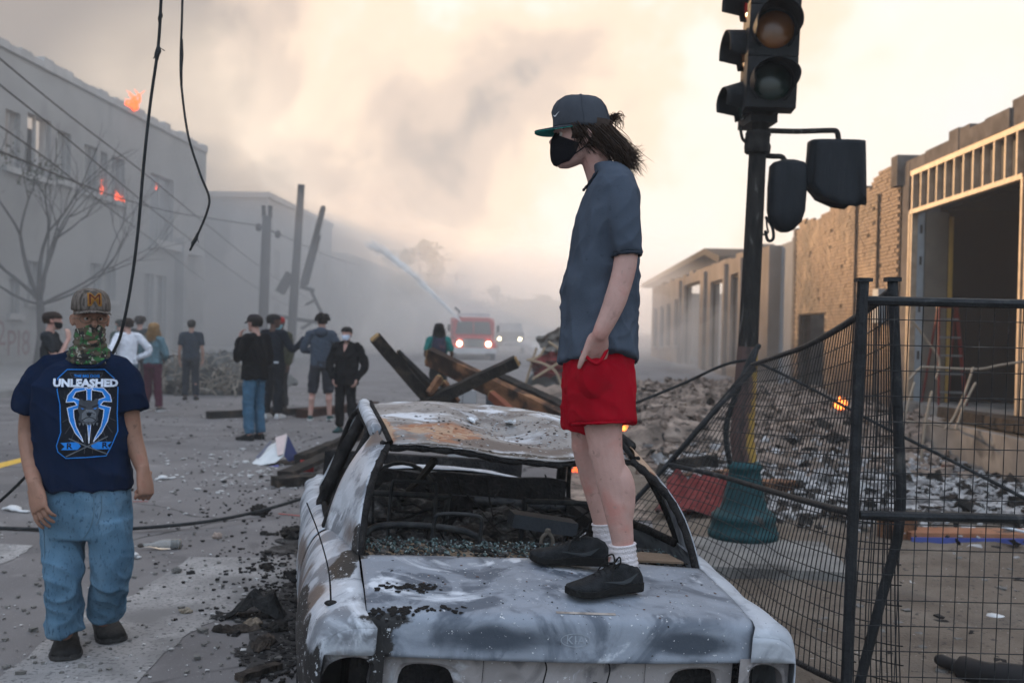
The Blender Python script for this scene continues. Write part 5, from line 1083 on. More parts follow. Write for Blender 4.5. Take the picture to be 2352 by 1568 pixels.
# ================================================================== PEOPLE: builders
def skin(n, c): return mat('skin_'+n, [(.3, tuple(q*.88 for q in c)), (.7, tuple(min(1, q*1.1) for q in c))], 14, 6, .55, .14, 160, spec=.22, sss=.05, layer=[(7, .50, .72, (c[0]*.98, c[1]*.74, c[2]*.72)), (38, .60, .72, tuple(q*.78 for q in c)), (23, .66, .72, tuple(q*.62 for q in c))])
def cloth(n, c, bs=260, bump=.25, scale=5, rough=.95): return mat('cloth_'+n, [(.3, tuple(q*.85 for q in c)), (.7, tuple(min(1, q*1.13) for q in c))], scale, 6, rough, bump, bs, spec=.03, fold=(7.5, .50, (1, 1, .45)), layer=[(2.6, .48, .75, tuple(min(1, q*1.22+.002) for q in c)), (60, .60, .75, tuple(q*.8 for q in c))])
HEADP = [(-.004, .060, .018, .018, .014), (.006, .052, .036, .036, .032), (.022, .032, .060, .050, .045), (.045, .012, .080, .066, .055), (.075, .0, .092, .080, .063), (.10, .0, .096, .091, .070),
         (.122, .0, .091, .099, .0735), (.148, .0, .098, .103, .0765), (.18, .0, .093, .102, .0765), (.208, -.004, .074, .086, .064), (.226, -.008, .046, .056, .041), (.235, -.008, .016, .02, .016)]
def head_frame(fwd, up=(0, 0, 1)):
    f = V(fwd).normalized(); u = V(up); u = (u-f*u.dot(f)).normalized(); r = f.cross(u); return r, f, u    # right, forward, up
def head_rings(chin, fr, sc=1, grow=0, lo=-1, hi=1, n=24):
    r, f, u = fr; out = []
    for (z, yc, rf, rb, w) in HEADP:
        if z < lo or z > hi: continue
        out.append([chin+u*(z*sc)+f*((yc+((rf+grow) if math.sin(a) > 0 else (rb+grow))*math.sin(a))*sc)+r*((w+grow)*sc*math.copysign(abs(math.cos(a))**.9, math.cos(a))) for a in [2*math.pi*k/n for k in range(n)]])
    return out
def head_pt(chin, fr, a, z, grow=0, sc=1):      # a: angle from straight ahead, + to the right
    r, f, u = fr; P = HEADP; i = 0
    while i < len(P)-2 and P[i+1][0] < z: i += 1
    t = max(0, min(1, (z-P[i][0])/(P[i+1][0]-P[i][0]))); q = [P[i][k]+(P[i+1][k]-P[i][k])*t for k in range(5)]
    cy = math.cos(a); ry = (q[2] if cy > 0 else q[3])+grow
    return chin+u*(z*sc)+f*((q[1]+ry*cy)*sc)+r*((q[4]+grow)*sc*math.copysign(abs(math.sin(a))**.9, math.sin(a)))
def add_head(mb, chin, fr, sc=1, ears=True, nose=True):
    r, f, u = fr; mb.loft(head_rings(chin, fr, sc))
    if nose:
        P = lambda y, z: chin+f*(y*sc)+u*(z*sc)
        mb.tube([P(.088, .128), P(.098, .112), P(.110, .093), P(.100, .080)], [.008*sc, .010*sc, .0135*sc, .010*sc], 8)
        for s in (-1, 1): mb.ell(P(.094, .083)+r*(s*.011*sc), (.009*sc,)*3, n=8, m=6)
        mb.tube([P(.084, .055)-r*.022*sc, P(.095, .055), P(.084, .055)+r*.022*sc], .0075*sc, 6); mb.tube([P(.084, .044)-r*.018*sc, P(.094, .043), P(.084, .044)+r*.018*sc], .008*sc, 6)
        for s in (-1, 1): mb.tube([P(.083, .137)+r*(s*.05*sc), P(.097, .14)+r*(s*.03*sc), P(.094, .137)+r*(s*.01*sc)], .007*sc, 6)
    if ears:
        for s in (-1, 1):
            c = chin+u*(.108*sc)-f*(.012*sc)+r*(s*.077*sc); M = Matrix((r, f, u)).transposed()
            mb.ell(c, (.008*sc, .018*sc, .031*sc), M @ Matrix.Rotation(R_(12), 3, 'X') @ Matrix.Rotation(s*R_(20), 3, 'Z'), 10, 8)
            mb.tube([c+f*(-.004*sc)+u*(.024*sc)+r*(s*.006*sc), c-f*(.016*sc)+u*(.012*sc)+r*(s*.010*sc), c-f*(.013*sc)-u*(.012*sc)+r*(s*.008*sc)], .005*sc, 6)
def add_hand(mb, wrist, d, nrm, side, curl=(.25, .35, .3), thumb=.6, sc=1.0, spread=.06, thumb_curl=.3, tdir=None):
    """wrist; d: along the hand; nrm: out of the BACK of the hand; side=+1: thumb lies towards d x nrm"""
    d = V(d).normalized(); nrm = V(nrm); nrm = (nrm-d*nrm.dot(d)).normalized(); t = d.cross(nrm)*side          # t: towards the thumb
    P = lambda x, y, z: wrist+d*(x*sc)+t*(y*sc)+nrm*(z*sc)
    rings = []
    for x, w, h in ((-.02, .026, .021), (.0, .029, .020), (.025, .036, .0185), (.055, .041, .0165), (.085, .040, .014), (.098, .036, .011)):
        rings.append([P(x, w*math.copysign(abs(math.cos(a))**.7, math.cos(a)), h*math.copysign(abs(math.sin(a))**.8, math.sin(a))) for a in [2*math.pi*k/12 for k in range(12)]])
    mb.loft(rings)
    for k, (y, L, r0) in enumerate(((.030, .072, .0092), (.010, .081, .0095), (-.010, .075, .0092), (-.029, .058, .0082))):
        a = 0; p = P(.088, y, 0); pts = [P(.070, y*.95, -.001), p]; sp = spread*(y/.03)
        for seg, c in zip((.44, .31, .25), curl):
            a += c*(1+.12*k); dr = d*math.cos(a)-nrm*math.sin(a)+t*(sp*math.cos(a)); p = p+dr.normalized()*(L*seg*sc); pts.append(p)
        mb.tube(pts, [r0*sc, r0*1.02*sc, r0*.98*sc, r0*.88*sc, r0*.72*sc], 8)
    td = (d*math.cos(thumb)+t*math.sin(thumb)-nrm*.35).normalized() if tdir is None else V(tdir).normalized()
    p0 = P(.018, .026, -.006); p1 = p0+td*(.042*sc); d2 = (td-nrm*thumb_curl*.5+d*thumb_curl*.6).normalized(); p2 = p1+d2*(.032*sc); p3 = p2+(d2+d*.2).normalized()*(.024*sc)
    mb.tube([p0-td*.012*sc, p0, p1, p2, p3], [.013*sc, .0145*sc, .0115*sc, .0108*sc, .0082*sc], 8)
SPROF = [(0, .024, .058), (.05, .033, .078), (.15, .036, .092), (.3, .036, .096), (.45, .038, .084), (.6, .044, .066), (.75, .048, .052), (.88, .043, .043), (.96, .030, .034), (1, .014, .024)]
def shoe(root, heel, d, mats, L=.29, pitch=0.0, sc=1.0, lace=False, names=('shoe', 'sole')):
    """heel: ground point under the heel; d: toe direction; pitch>0 lifts the heel about the toe"""
    heel = V(heel); d = V((d[0], d[1], 0)).normalized(); s = d.cross(V((0, 0, 1))); toe = heel+d*L; cp, sp = math.cos(pitch), math.sin(pitch)
    def P(t, y, z):
        x = (t-1)*L
        if t > .72: return toe+d*x+s*y+V((0, 0, z+.012*max(0, (t-.85)/.15)))
        piv = (.72-1)*L; q = x-piv; return toe+d*(piv+q*cp-z*sp*(-1)*-1)+s*y+V((0, 0, -q*sp+z*cp))
    up = MB(); rings = []
    for t, w, h in SPROF:
        rings.append([P(t, w*sc*math.copysign(abs(math.cos(a))**.75, math.cos(a)), (.022+(h*sc-.022)*(max(0, math.sin(a))**.8)) if math.sin(a) > 0 else .016) for a in [2*math.pi*k/18 for k in range(18)]])
    up.loft(rings); o = part(names[0], up, mats[0], root, True)
    so_ = MB(); rings = []
    for t, w, h in SPROF:
        hh = .030 if t < .5 else .026-.004*t
        rings.append([P(t, (w+.0045)*sc*c, z) for c, z in ((-.94, .0), (-1, .008), (-1, hh), (0, hh+.002), (1, hh), (1, .008), (.94, 0), (0, -.0))])
    so_.loft(rings); part(names[1], so_, mats[1], o, False)
    if lace:
        lm = MB()
        for k in range(5):
            t = .36+.065*k; w = .022; h = (.093, .085, .077, .069, .062)[k]*sc; lm.tube([P(t, -w, h-.008), P(t+.01, 0, h+.003), P(t+.03, w, h-.008)], .0032, 6); lm.tube([P(t+.03, -w, h-.008), P(t+.015, 0, h+.004), P(t, w, h-.008)], .0032, 6)
        for sgn in (-1, 1): lm.tube(crv([P(.36, 0, .095*sc), P(.34, sgn*.02, .118*sc), P(.38, sgn*.045, .105*sc), P(.42, sgn*.03, .085*sc)]), .003, 5); lm.tube(crv([P(.36, 0, .095*sc), P(.45, sgn*.03, .088*sc), P(.5, sgn*.05, .055*sc)]), .0028, 5)
        part('laces', lm, mats[2], o, True)
    return o, P
def torso_rings(cs, lats, dims, n=22, e=.85):
    """cs centres bottom->top, lats lateral axes (to the right), dims (half width, front, back)"""
    out = []
    for i, (c, l, (w, f, b)) in enumerate(zip(cs, lats, dims)):
        l = V(l).normalized(); fwd = V((0, 0, 1)).cross(l); fwd.normalize(); c = V(c)
        out.append([c+l*(w*math.copysign(abs(math.cos(a))**e, math.cos(a)))+fwd*((f if math.sin(a) > 0 else b)*math.copysign(abs(math.sin(a))**e, math.sin(a))) for a in [2*math.pi*k/n for k in range(n)]])
    return out
def folds(amp, dirs, seed=0, k=1.0):
    """wrinkle field: ridged noise stretched along the given direction"""
    d = V(dirs).normalized(); o = V((seed*3.1, seed*1.7, seed))
    def fn(co, no):
        s = co.dot(d); q = co-d*s; p = q*(11*k)+d*(s*3.2*k)+o; n1 = noise.noise(p); n2 = noise.noise(p*2.3+V((5, 5, 5)))
        return amp*((1-abs(n1))**3*.9-.35+n2*.25)
    return fn
def strands(mb, root, pts, n, spread, r=.0035, jitter=.02, seed=0, curl=.0):
    random.seed(seed)
    for _ in range(n):
        o = V((random.gauss(0, 1), random.gauss(0, 1), random.gauss(0, 1))); ph = random.uniform(0, 6.3); m = len(pts); q = []
        L = random.uniform(.72, 1.08)
        for i, p in enumerate(pts[:max(2, int(m*L+.5))]):
            t = i/(m-1); q.append(V(p)+o*(spread[0]+(spread[1]-spread[0])*t)*.5+V((random.gauss(0, 1), random.gauss(0, 1), random.gauss(0, 1)))*(jitter*t)+V((math.sin(ph+t*9), math.cos(ph*1.3+t*8), 0))*(curl*t))
        c = crv(q, None, 3); k = len(c); mb.tube(c, [r*(1-.85*(i/(k-1))**2) for i in range(k)], 5, False)
# ================================================================== the young man standing on the boot of the car
def hero():
    d0 = 3.55
    root_p = D(1400, 1340, d0); root_p.z = .735
    t = thing('person', 'person in red shorts, grey tee and teal-brimmed cap standing on the burnt car', 'person', root_p)
    Q = lambda x, y, d=d0: D(x, y, d)-root_p
    sk = skin('fair', (.45, .275, .235)); tee = cloth('slate', (.058, .072, .096), 300, .22, 9); redc = cloth('red', (.30, .004, .013), 280, .3, 7)
    NEAR, FAR = 3.42, 3.70                     # the legs stand well apart in depth
    # ---- skin: one body
    mb = MB(); chin = Q(1293, 385, 3.56); fr = head_frame((-.995, -.07, .01), (.03, 0, 1)); sc = .93
    chin = Q(1331, 386, 3.56)
    add_head(mb, chin, fr, sc)
    mb.tube([Q(1398, 452, 3.57), Q(1382, 405, 3.565), Q(1365, 355, 3.56), Q(1360, 320, 3.56)], [.066, .054, .052, .056], 14)
    lat = V((.06, 1, 0))
    # torso inside the shirt
    cs = [Q(1372, 860), Q(1376, 760), Q(1385, 620), Q(1402, 500), Q(1408, 430)]
    mb.loft(torso_rings(cs, [lat]*5, [(.15, .09, .11), (.135, .085, .09), (.14, .09, .09), (.165, .095, .085), (.11, .06, .06)]))
    shL, elL, wrL = Q(1424, 440, 3.40), Q(1437, 598, 3.35), Q(1379, 766, 3.325)
    p, r = crv([shL, Q(1432, 520, 3.365), elL, Q(1413, 690, 3.335), wrL], [.045, .043, .040, .038, .0275], 6); mb.tube(p, r, 14)
    dh = Q(1362, 845, 3.39)-wrL; add_hand(mb, wrL+dh.normalized()*.012, dh, V((.10, -1, .12)), 1 if dh.cross(V((0, -1, 0))).x < 0 else -1, curl=(.45, .5, .3), thumb=.75, sc=1.02, thumb_curl=.1, tdir=Q(1332, 826, 3.31)-Q(1350, 784, 3.31))
    shR = Q(1405, 440, 3.74); p, r = crv([shR, Q(1420, 530, 3.78), Q(1425, 600, 3.79), Q(1392, 690, 3.78), Q(1366, 770, 3.74)], [.05, .045, .041, .036, .027], 5); mb.tube(p, r, 12)
    # legs
    p, r = crv([Q(1378, 860, 3.47), Q(1384, 960, 3.45), Q(1392, 1032, 3.43), Q(1406, 1105, 3.425), Q(1421, 1180, NEAR), Q(1431, 1250, NEAR), Q(1434, 1315, NEAR)], [.088, .070, .0575, .0555, .047, .037, .036], 6); mb.tube(p, r, 16)
    mb.ell(Q(1381, 1035, 3.425), (.045, .04, .055))                                    # knee cap
    mb.tube(crv([Q(1412, 1070, 3.43), Q(1426, 1125, NEAR), Q(1430, 1200, NEAR)]), [.035, .042, .047, .050, .0515, .051, .049, .046, .042, .038, .034], 12)   # calf
    p, r = crv([Q(1370, 860, 3.62), Q(1356, 950, 3.65), Q(1348, 1015, 3.67), Q(1362, 1090, FAR), Q(1378, 1160, FAR), Q(1387, 1215, FAR), Q(1390, 1270, FAR)], [.085, .068, .056, .052, .043, .036, .036], 6); mb.tube(p, r, 16)
    mb.ell(Q(1338, 1020, 3.665), (.042, .04, .052)); mb.tube(crv([Q(1368, 1060, FAR), Q(1380, 1110, FAR), Q(1386, 1180, FAR)]), [.035, .042, .046, .049, .050, .048, .046, .043, .04, .036, .033], 12)
    me = union(mb, .0042, 2); part('body', me, sk, t, True)
    # ---- face bits
    r_, f_, u_ = fr; m_eye = mat('eye_dark', (.02, .015, .012), 5, 2, .2); m_brow = mat('brow', (.05, .03, .02), 50, 4, .9); m_white = mat('eye_white', (.55, .5, .47), 5, 2, .3)
    for s in (-1, 1):
        mb = MB(); c = head_pt(chin, fr, s*.45, .119, -.008, sc); mb.ell(c, (.0125,)*3, n=10, m=8); e = part('eye', mb, m_white, t, True)
        mb = MB(); mb.ell(c+f_*.0085+r_*(s*.002), (.0062,)*3, n=8, m=6); part('iris', mb, m_eye, e, True)
        mb = MB(); mb.tube([head_pt(chin, fr, s*a, .143-abs(a-.45)*.02, .003, sc) for a in (.15, .35, .55, .75)], [.003, .005, .0045, .002], 6); part('eyebrow', mb, m_brow, t, True)
    # ---- mask: a cloth shell over nose and chin
    nu, nv = 28, 16; m_mask = cloth('black_mask', (.008, .008, .010), 300, .3)
    def mp(i, j, g=.0):
        a = (i/nu-.5)*2*1.42; tt = j/nv; top = .119-.036*abs(a/1.42)**1.5+.012*math.exp(-(a/.35)**2); bot = -.003+.020*abs(a/1.42)**1.5; z = bot+(top-bot)*tt
        bul = (.017*math.exp(-(a/.42)**2)*math.sin(math.pi*min(1, tt*1.02))**.7+.003)
        return head_pt(chin, fr, a, max(.004, z), .004+bul+g, sc)
    mb = MB(); mb.grid(lambda i, j: mp(i, j), nu, nv); mb.grid(lambda i, j: mp(nu-i, j, -.004), nu, nv); mk = part('face_mask', mb, m_mask, t, True)
    for s in (-1, 1):
        mb = MB(); mb.tube(crv([head_pt(chin, fr, s*1.38, .075, .006, sc), head_pt(chin, fr, s*1.62, .11, .012, sc), head_pt(chin, fr, s*1.85, .112, .012, sc), head_pt(chin, fr, s*1.75, .078, .012, sc), head_pt(chin, fr, s*1.38, .04, .006, sc)]), .0022, 6); part('ear_loop', mb, m_mask, mk, True)
    # ---- cap
    m_cap = cloth('cap_grey', (.058, .064, .076), 350, .25, 12); m_teal = cloth('cap_teal', (.03, .23, .20), 300, .2)
    tilt = (u_*1+f_*.03).normalized(); cfr = (r_, (f_-tilt*f_.dot(tilt)).normalized(), tilt); cr_, cf_, cu_ = cfr
    cb = chin+cu_*.148*sc-cf_*.004; mb = MB(); rings = []; prof = [(0, 1), (.012, 1.012), (.035, 1.015), (.06, .99), (.082, .92), (.10, .80), (.113, .60), (.120, .33), (.122, .10)]
    for z, k in prof:
        rings.append([cb+cu_*(z*.98)+cf_*((.106 if math.sin(a) > 0 else .112)*sc*k*math.sin(a)*(1.0 if z < .06 else 1.02)+(.006 if z > .05 else 0))+cr_*(.0865*sc*k*math.cos(a)) for a in [2*math.pi*i/32 for i in range(32)]])
    mb.loft(rings); capo = part('cap_crown', mb, m_cap, t, True); capme = capo.data
    for nm, z0, z1, m_ in (('cap_brim', .003, .0065, m_cap), ('brim_underside', .0, .0028, m_teal)):
        mb = MB(); N_ = 20; top = []; bot = []
        for i in range(N_+1):
            a = -1.28+2.56*i/N_; inn = cb+cf_*(.102*sc*math.cos(a))+cr_*(.084*sc*math.sin(a)); ext = .074*max(0, math.cos(a*1.13))**.55
            o_ = inn+cf_*(ext*(.95))+cr_*(math.sin(a)*ext*.22)-cu_*(.016*(ext/.074)+.012*abs(math.sin(a))**2*ext/.074)
            inn = inn-cf_*.015
            top.append((inn+cu_*z1, o_+cu_*z1)); bot.append((inn+cu_*z0, o_+cu_*z0))
        for i in range(N_):
            a, b, c, d = top[i], top[i+1], bot[i], bot[i+1]
            mb.hexa([c[0], c[1], d[1], d[0], a[0], a[1], b[1], b[0]])
        part(nm, mb, m_, capo, True)
    mb = MB(); mb.ell(cb+cu_*.121, (.007, .007, .005)); part('cap_button', mb, m_cap, capo, True)
    mb = MB()
    for k in range(6):
        a = k*math.pi/3; mb.tube([cb+cu_*(z*.98+.0012)+cf_*((.106 if math.sin(a) > 0 else .112)*sc*q*math.sin(a)*(1 if z < .06 else 1.02)*1.004+(.006 if z > .05 else 0))+cr_*(.0868*sc*q*math.cos(a)) for z, q in prof], .0012, 5)
    part('cap_seam', mb, m_cap, capo, True)
    sw = MB(); sw.add([V(p)*.02 for p in ((-1, .25, 0), (-.55, -.25, 0), (-.1, -.28, 0), (1, .5, 0), (-.1, -.02, 0), (-.6, -.0, 0))], [(0, 1, 2, 3, 4, 5)])
    o_ = cb+cu_*.042+cf_*.07-cr_*.02; out = (cf_*.8-cr_*.55).normalized(); ux = cu_.cross(out).normalized()
    part('cap_emblem', decal(sw, capme, o_, ux, cu_, out, .002, .006), mat('emblem_white', (.7, .7, .72), 3, 2, .8), capo)
    # ---- hair
    m_hair = mat('hair_brown', [(.3, (.010, .0055, .0035)), (.7, (.038, .020, .012))], 60, 4, .55, spec=.15)
    mb = MB(); H = lambda a, z, g: head_pt(chin, fr, a, z, g, sc)
    mb2 = MB(); mb2.loft(head_rings(chin-f_*.006, fr, sc, .009, .10, .2)); 
    guides = [[(1316, 286), (1322, 300), (1329, 318), (1338, 334)], [(1324, 286), (1334, 308), (1347, 328), (1366, 340)], [(1336, 288), (1352, 314), (1375, 332), (1397, 346)], [(1350, 290), (1374, 316), (1398, 340), (1420, 366)],
              [(1366, 292), (1391, 317), (1414, 345), (1434, 374), (1444, 396)], [(1383, 292), (1406, 318), (1428, 344), (1446, 370), (1458, 388)], [(1397, 292), (1416, 316), (1436, 340), (1450, 360), (1464, 352)]]
    for k, g in enumerate(guides):
        for q in range(7):
            dd = 3.487+.024*q+(.012 if k > 4 else 0)
            if k < 3 and 1 < q < 5: continue
            strands(mb, None, [Q(x, y, dd) for x, y in g], 34, (.012, .034), .0016, .006, 100+k*9+q, .005)
    for k in range(9):
        x0 = random.uniform(1395, 1408); dd = random.uniform(3.5, 3.62); strands(mb, None, [Q(x0, 300, dd), Q(x0+22, 325, dd), Q(x0+42, 352, dd), Q(x0+random.uniform(45, 66), random.uniform(352, 398), dd)], 8, (.008, .03), .0013, .010, 300+k, .008)
    for k in range(8): strands(mb, None, [Q(1400, 283, 3.56), Q(1412, 268, 3.56), Q(1421, 276, 3.56), Q(1417, 298, 3.56)], 9, (.010, .026), .0014, .007, 500+k, .004)
    mb.loft([[p for p in rg] for rg in head_rings(chin-f_*.014, fr, sc, .006, .07, .2)][1:])
    part('hair', mb, m_hair, t, True)
    # ---- T-shirt
    mb = MB()
    cs = [Q(1378, 838), Q(1378, 800), Q(1380, 740), Q(1383, 660), Q(1389, 580), Q(1398, 500), Q(1408, 440), Q(1412, 405), Q(1399, 380)]
    dm = [(.214, .146, .136), (.207, .142, .132), (.195, .137, .125), (.19, .140, .125), (.19, .120, .117), (.20, .110, .105), (.195, .093, .090), (.150, .070, .064), (.08, .058, .045)]
    rg = torso_rings(cs, [lat]*len(cs), dm, 26, .9)
    for q in rg[:2]:
        for p in q: p.z += .060*max(0, min(1, (cs[0].y-p.y)/.19))*(1-.55*max(0, min(1, (cs[0].x-p.x)/.12)))
    mb.loft(rg)
    p, r = crv([Q(1420, 425, 3.42), Q(1428, 470, 3.385), Q(1435, 530, 3.365), Q(1439, 583, 3.352)], [(.052, .060), (.058, .060), (.053, .055), (.050, .050)], 5); mb.tube(p, r, 18, False)
    p, r = crv([Q(1408, 430, 3.71), Q(1418, 480, 3.76), Q(1424, 580, 3.79)], [.052, .056, .05], 5); mb.tube(p, r, 16, False)
    me = union(mb, .0055, 4); fa = folds(.015, (.3, .05, -1), 3, .9); fb = folds(.016, (-.9, 0, -.75), 8, 1.15)
    lowz, topz_ = Q(1380, 838).z, Q(1400, 400).z
    def dsp(co, no):
        h = (co.z-lowz)/(topz_-lowz); return fa(co, no)*(1.0-.55*h)+fb(co, no)*max(0, 1-abs(h-.45)*1.6)
    displace(me, dsp); shirt = part('t_shirt', me, tee, t, True)
    m_dk = cloth('slate_dark', (.03, .037, .05), 250, .2)
    ring = [Q(1340, 437, 3.56), Q(1350, 425, 3.50), Q(1370, 396, 3.47), Q(1395, 374, 3.50), Q(1403, 368, 3.56), Q(1393, 374, 3.63), Q(1368, 398, 3.64), Q(1350, 425, 3.61), Q(1340, 437, 3.56)]
    c = crv(ring, None, 5); part('collar', MB().tube(c, [.0045+.0015*math.sin(i*2.3) for i in range(len(c))], 8), m_dk, shirt, True)
    def hem(c0, ax, r0, r1, n=26, rad=.006):
        ax = V(ax).normalized(); u = ax.orthogonal().normalized(); w = ax.cross(u)
        return MB().tube([c0+u*(r0*math.cos(a))+w*(r1*math.sin(a)) for a in [2*math.pi*k/n for k in range(n+1)]], [rad*(1+.25*math.sin(k*1.7)) for k in range(n+1)], 7, False)
    part('sleeve_hem', hem(Q(1439, 586, 3.352), Q(1439, 586, 3.352)-Q(1434, 520, 3.367), .047, .047), m_dk, shirt, True)
    # ---- shorts
    mb = MB(); hem1, hem2 = Q(1389, 975, 3.45), Q(1358, 990, 3.65)
    cs = [Q(1374, 900), Q(1374, 860), Q(1375, 822), Q(1376, 800)]
    mb.loft(torso_rings(cs, [lat]*4, [(.195, .122, .125), (.195, .124, .125), (.184, .124, .12), (.168, .115, .112)], 24, .9))
    p, r = crv([Q(1376, 850, 3.47), Q(1381, 900, 3.455), Q(1384, 950, 3.45), Q(1385, 972, 3.445)], [(.114, .10), (.117, .10), (.118, .10), (.116, .098)], 5); mb.tube(p, r, 20, False, ref=(1, 0, 0))
    p, r = crv([Q(1370, 850, 3.63), Q(1361, 920, 3.65), Q(1356, 985, 3.665)], [(.12, .10), (.115, .10), (.105, .095)], 5); mb.tube(p, r, 20, False, ref=(1, 0, 0))
    mb.ell(Q(1366, 868, 3.38), (.055, .045, .075)); me = union(mb, .0055, 4); f1 = folds(.012, (.25, 0, -1), 12, .95); f2 = folds(.008, (.8, .1, -.6), 17, 1.4); displace(me, lambda c, n: f1(c, n)+f2(c, n)); sho = part('shorts', me, redc, t, True)
    # pocket edge and hem
    part('pocket_edge', MB().tube(crv([Q(1338, 808, 3.36), Q(1350, 822, 3.338), Q(1370, 835, 3.325), Q(1384, 822, 3.33), Q(1395, 800, 3.35)]), .006, 8), redc, sho, True)
    part('shorts_hem', hem(Q(1385, 971, 3.445), Q(1385, 975, 3.445)-Q(1383, 930, 3.452), .117, .099, 30, .005), redc, sho, True)
    # ---- socks and shoes
    m_sock = cloth('sock_white', (.62, .57, .58), 200, .5, 12); m_sh = mat('shoe_black', [(.3, (.008, .009, .010)), (.7, (.022, .024, .027))], 40, 5, .7, .4, 220); m_sol = mat('sole_black', (.012, .012, .012), 30, 4, .85, .3, 120); m_sw = mat('swoosh_grey', (.045, .05, .055), 10, 3, .6)
    for k, (pts, rad) in enumerate((([Q(1430, 1248, 3.42), Q(1432, 1270, 3.42), Q(1434, 1292, 3.42), Q(1438, 1318, 3.42)], [.0465, .044, .047, .045]), ([Q(1386, 1200, 3.70), Q(1388, 1222, 3.70), Q(1392, 1245, 3.70), Q(1396, 1272, 3.70)], [.045, .042, .046, .045]))):
        c, r = crv(pts, rad, 6); r = [(q[0]*(1+.05*math.sin(i*2.1)), q[1]*(1+.05*math.sin(i*2.1))) for i, q in enumerate(r)]
        mb = MB(); mb.tube(c, r, 20, False); part('sock', mb, m_sock, t, True)
    for (hx, hy), (tx, ty), zz, lab in (((1468, 1352), (1334, 1368), .735, 1), ((1397, 1296), (1258, 1290), .775, 0)):
        h = G(hx, hy, zz); e = G(tx, ty, zz); d = e-h; L = min(.31, max(.285, d.length)); 
        o, P = shoe(t, h-root_p, d, (m_sh, m_sol, m_sol), L, 0, 1.04, True)
        for s_ in (-1, 1):
            sw = MB(); pp = [P(.10, s_*.0395, .070), P(.22, s_*.0415, .040), P(.32, s_*.0425, .034), P(.62, s_*.049, .052), P(.34, s_*.042, .046), P(.22, s_*.041, .056)]
            sw.add(pp, [(0, 1, 2, 3, 4, 5)]); part('shoe_emblem', sw, m_sw, o)
        mb = MB(); mb.add([P(.37, -.016, .098), P(.37, .016, .098), P(.29, .017, .112), P(.29, -.017, .112)], [(0, 1, 2, 3)]); tl = part('tongue_label', mb, mat('label_grey', (.33, .34, .36), 10, 3, .7), o)
        tx_ = text_mb('NIKE', .014, .0003); a0, bx, by = P(.33, 0, .1055), (P(.33, .016, .1055)-P(.33, -.016, .1055)).normalized(), (P(.29, 0, .112)-P(.37, 0, .098)).normalized()
        mb = MB(); nn = bx.cross(by); nn = nn if nn.z > 0 else -nn; mb.add([a0-bx*p.x+by*p.y+nn*.0012 for p in tx_.v], tx_.f); part('tongue_lettering', mb, m_sh, tl)
    return t
hero()
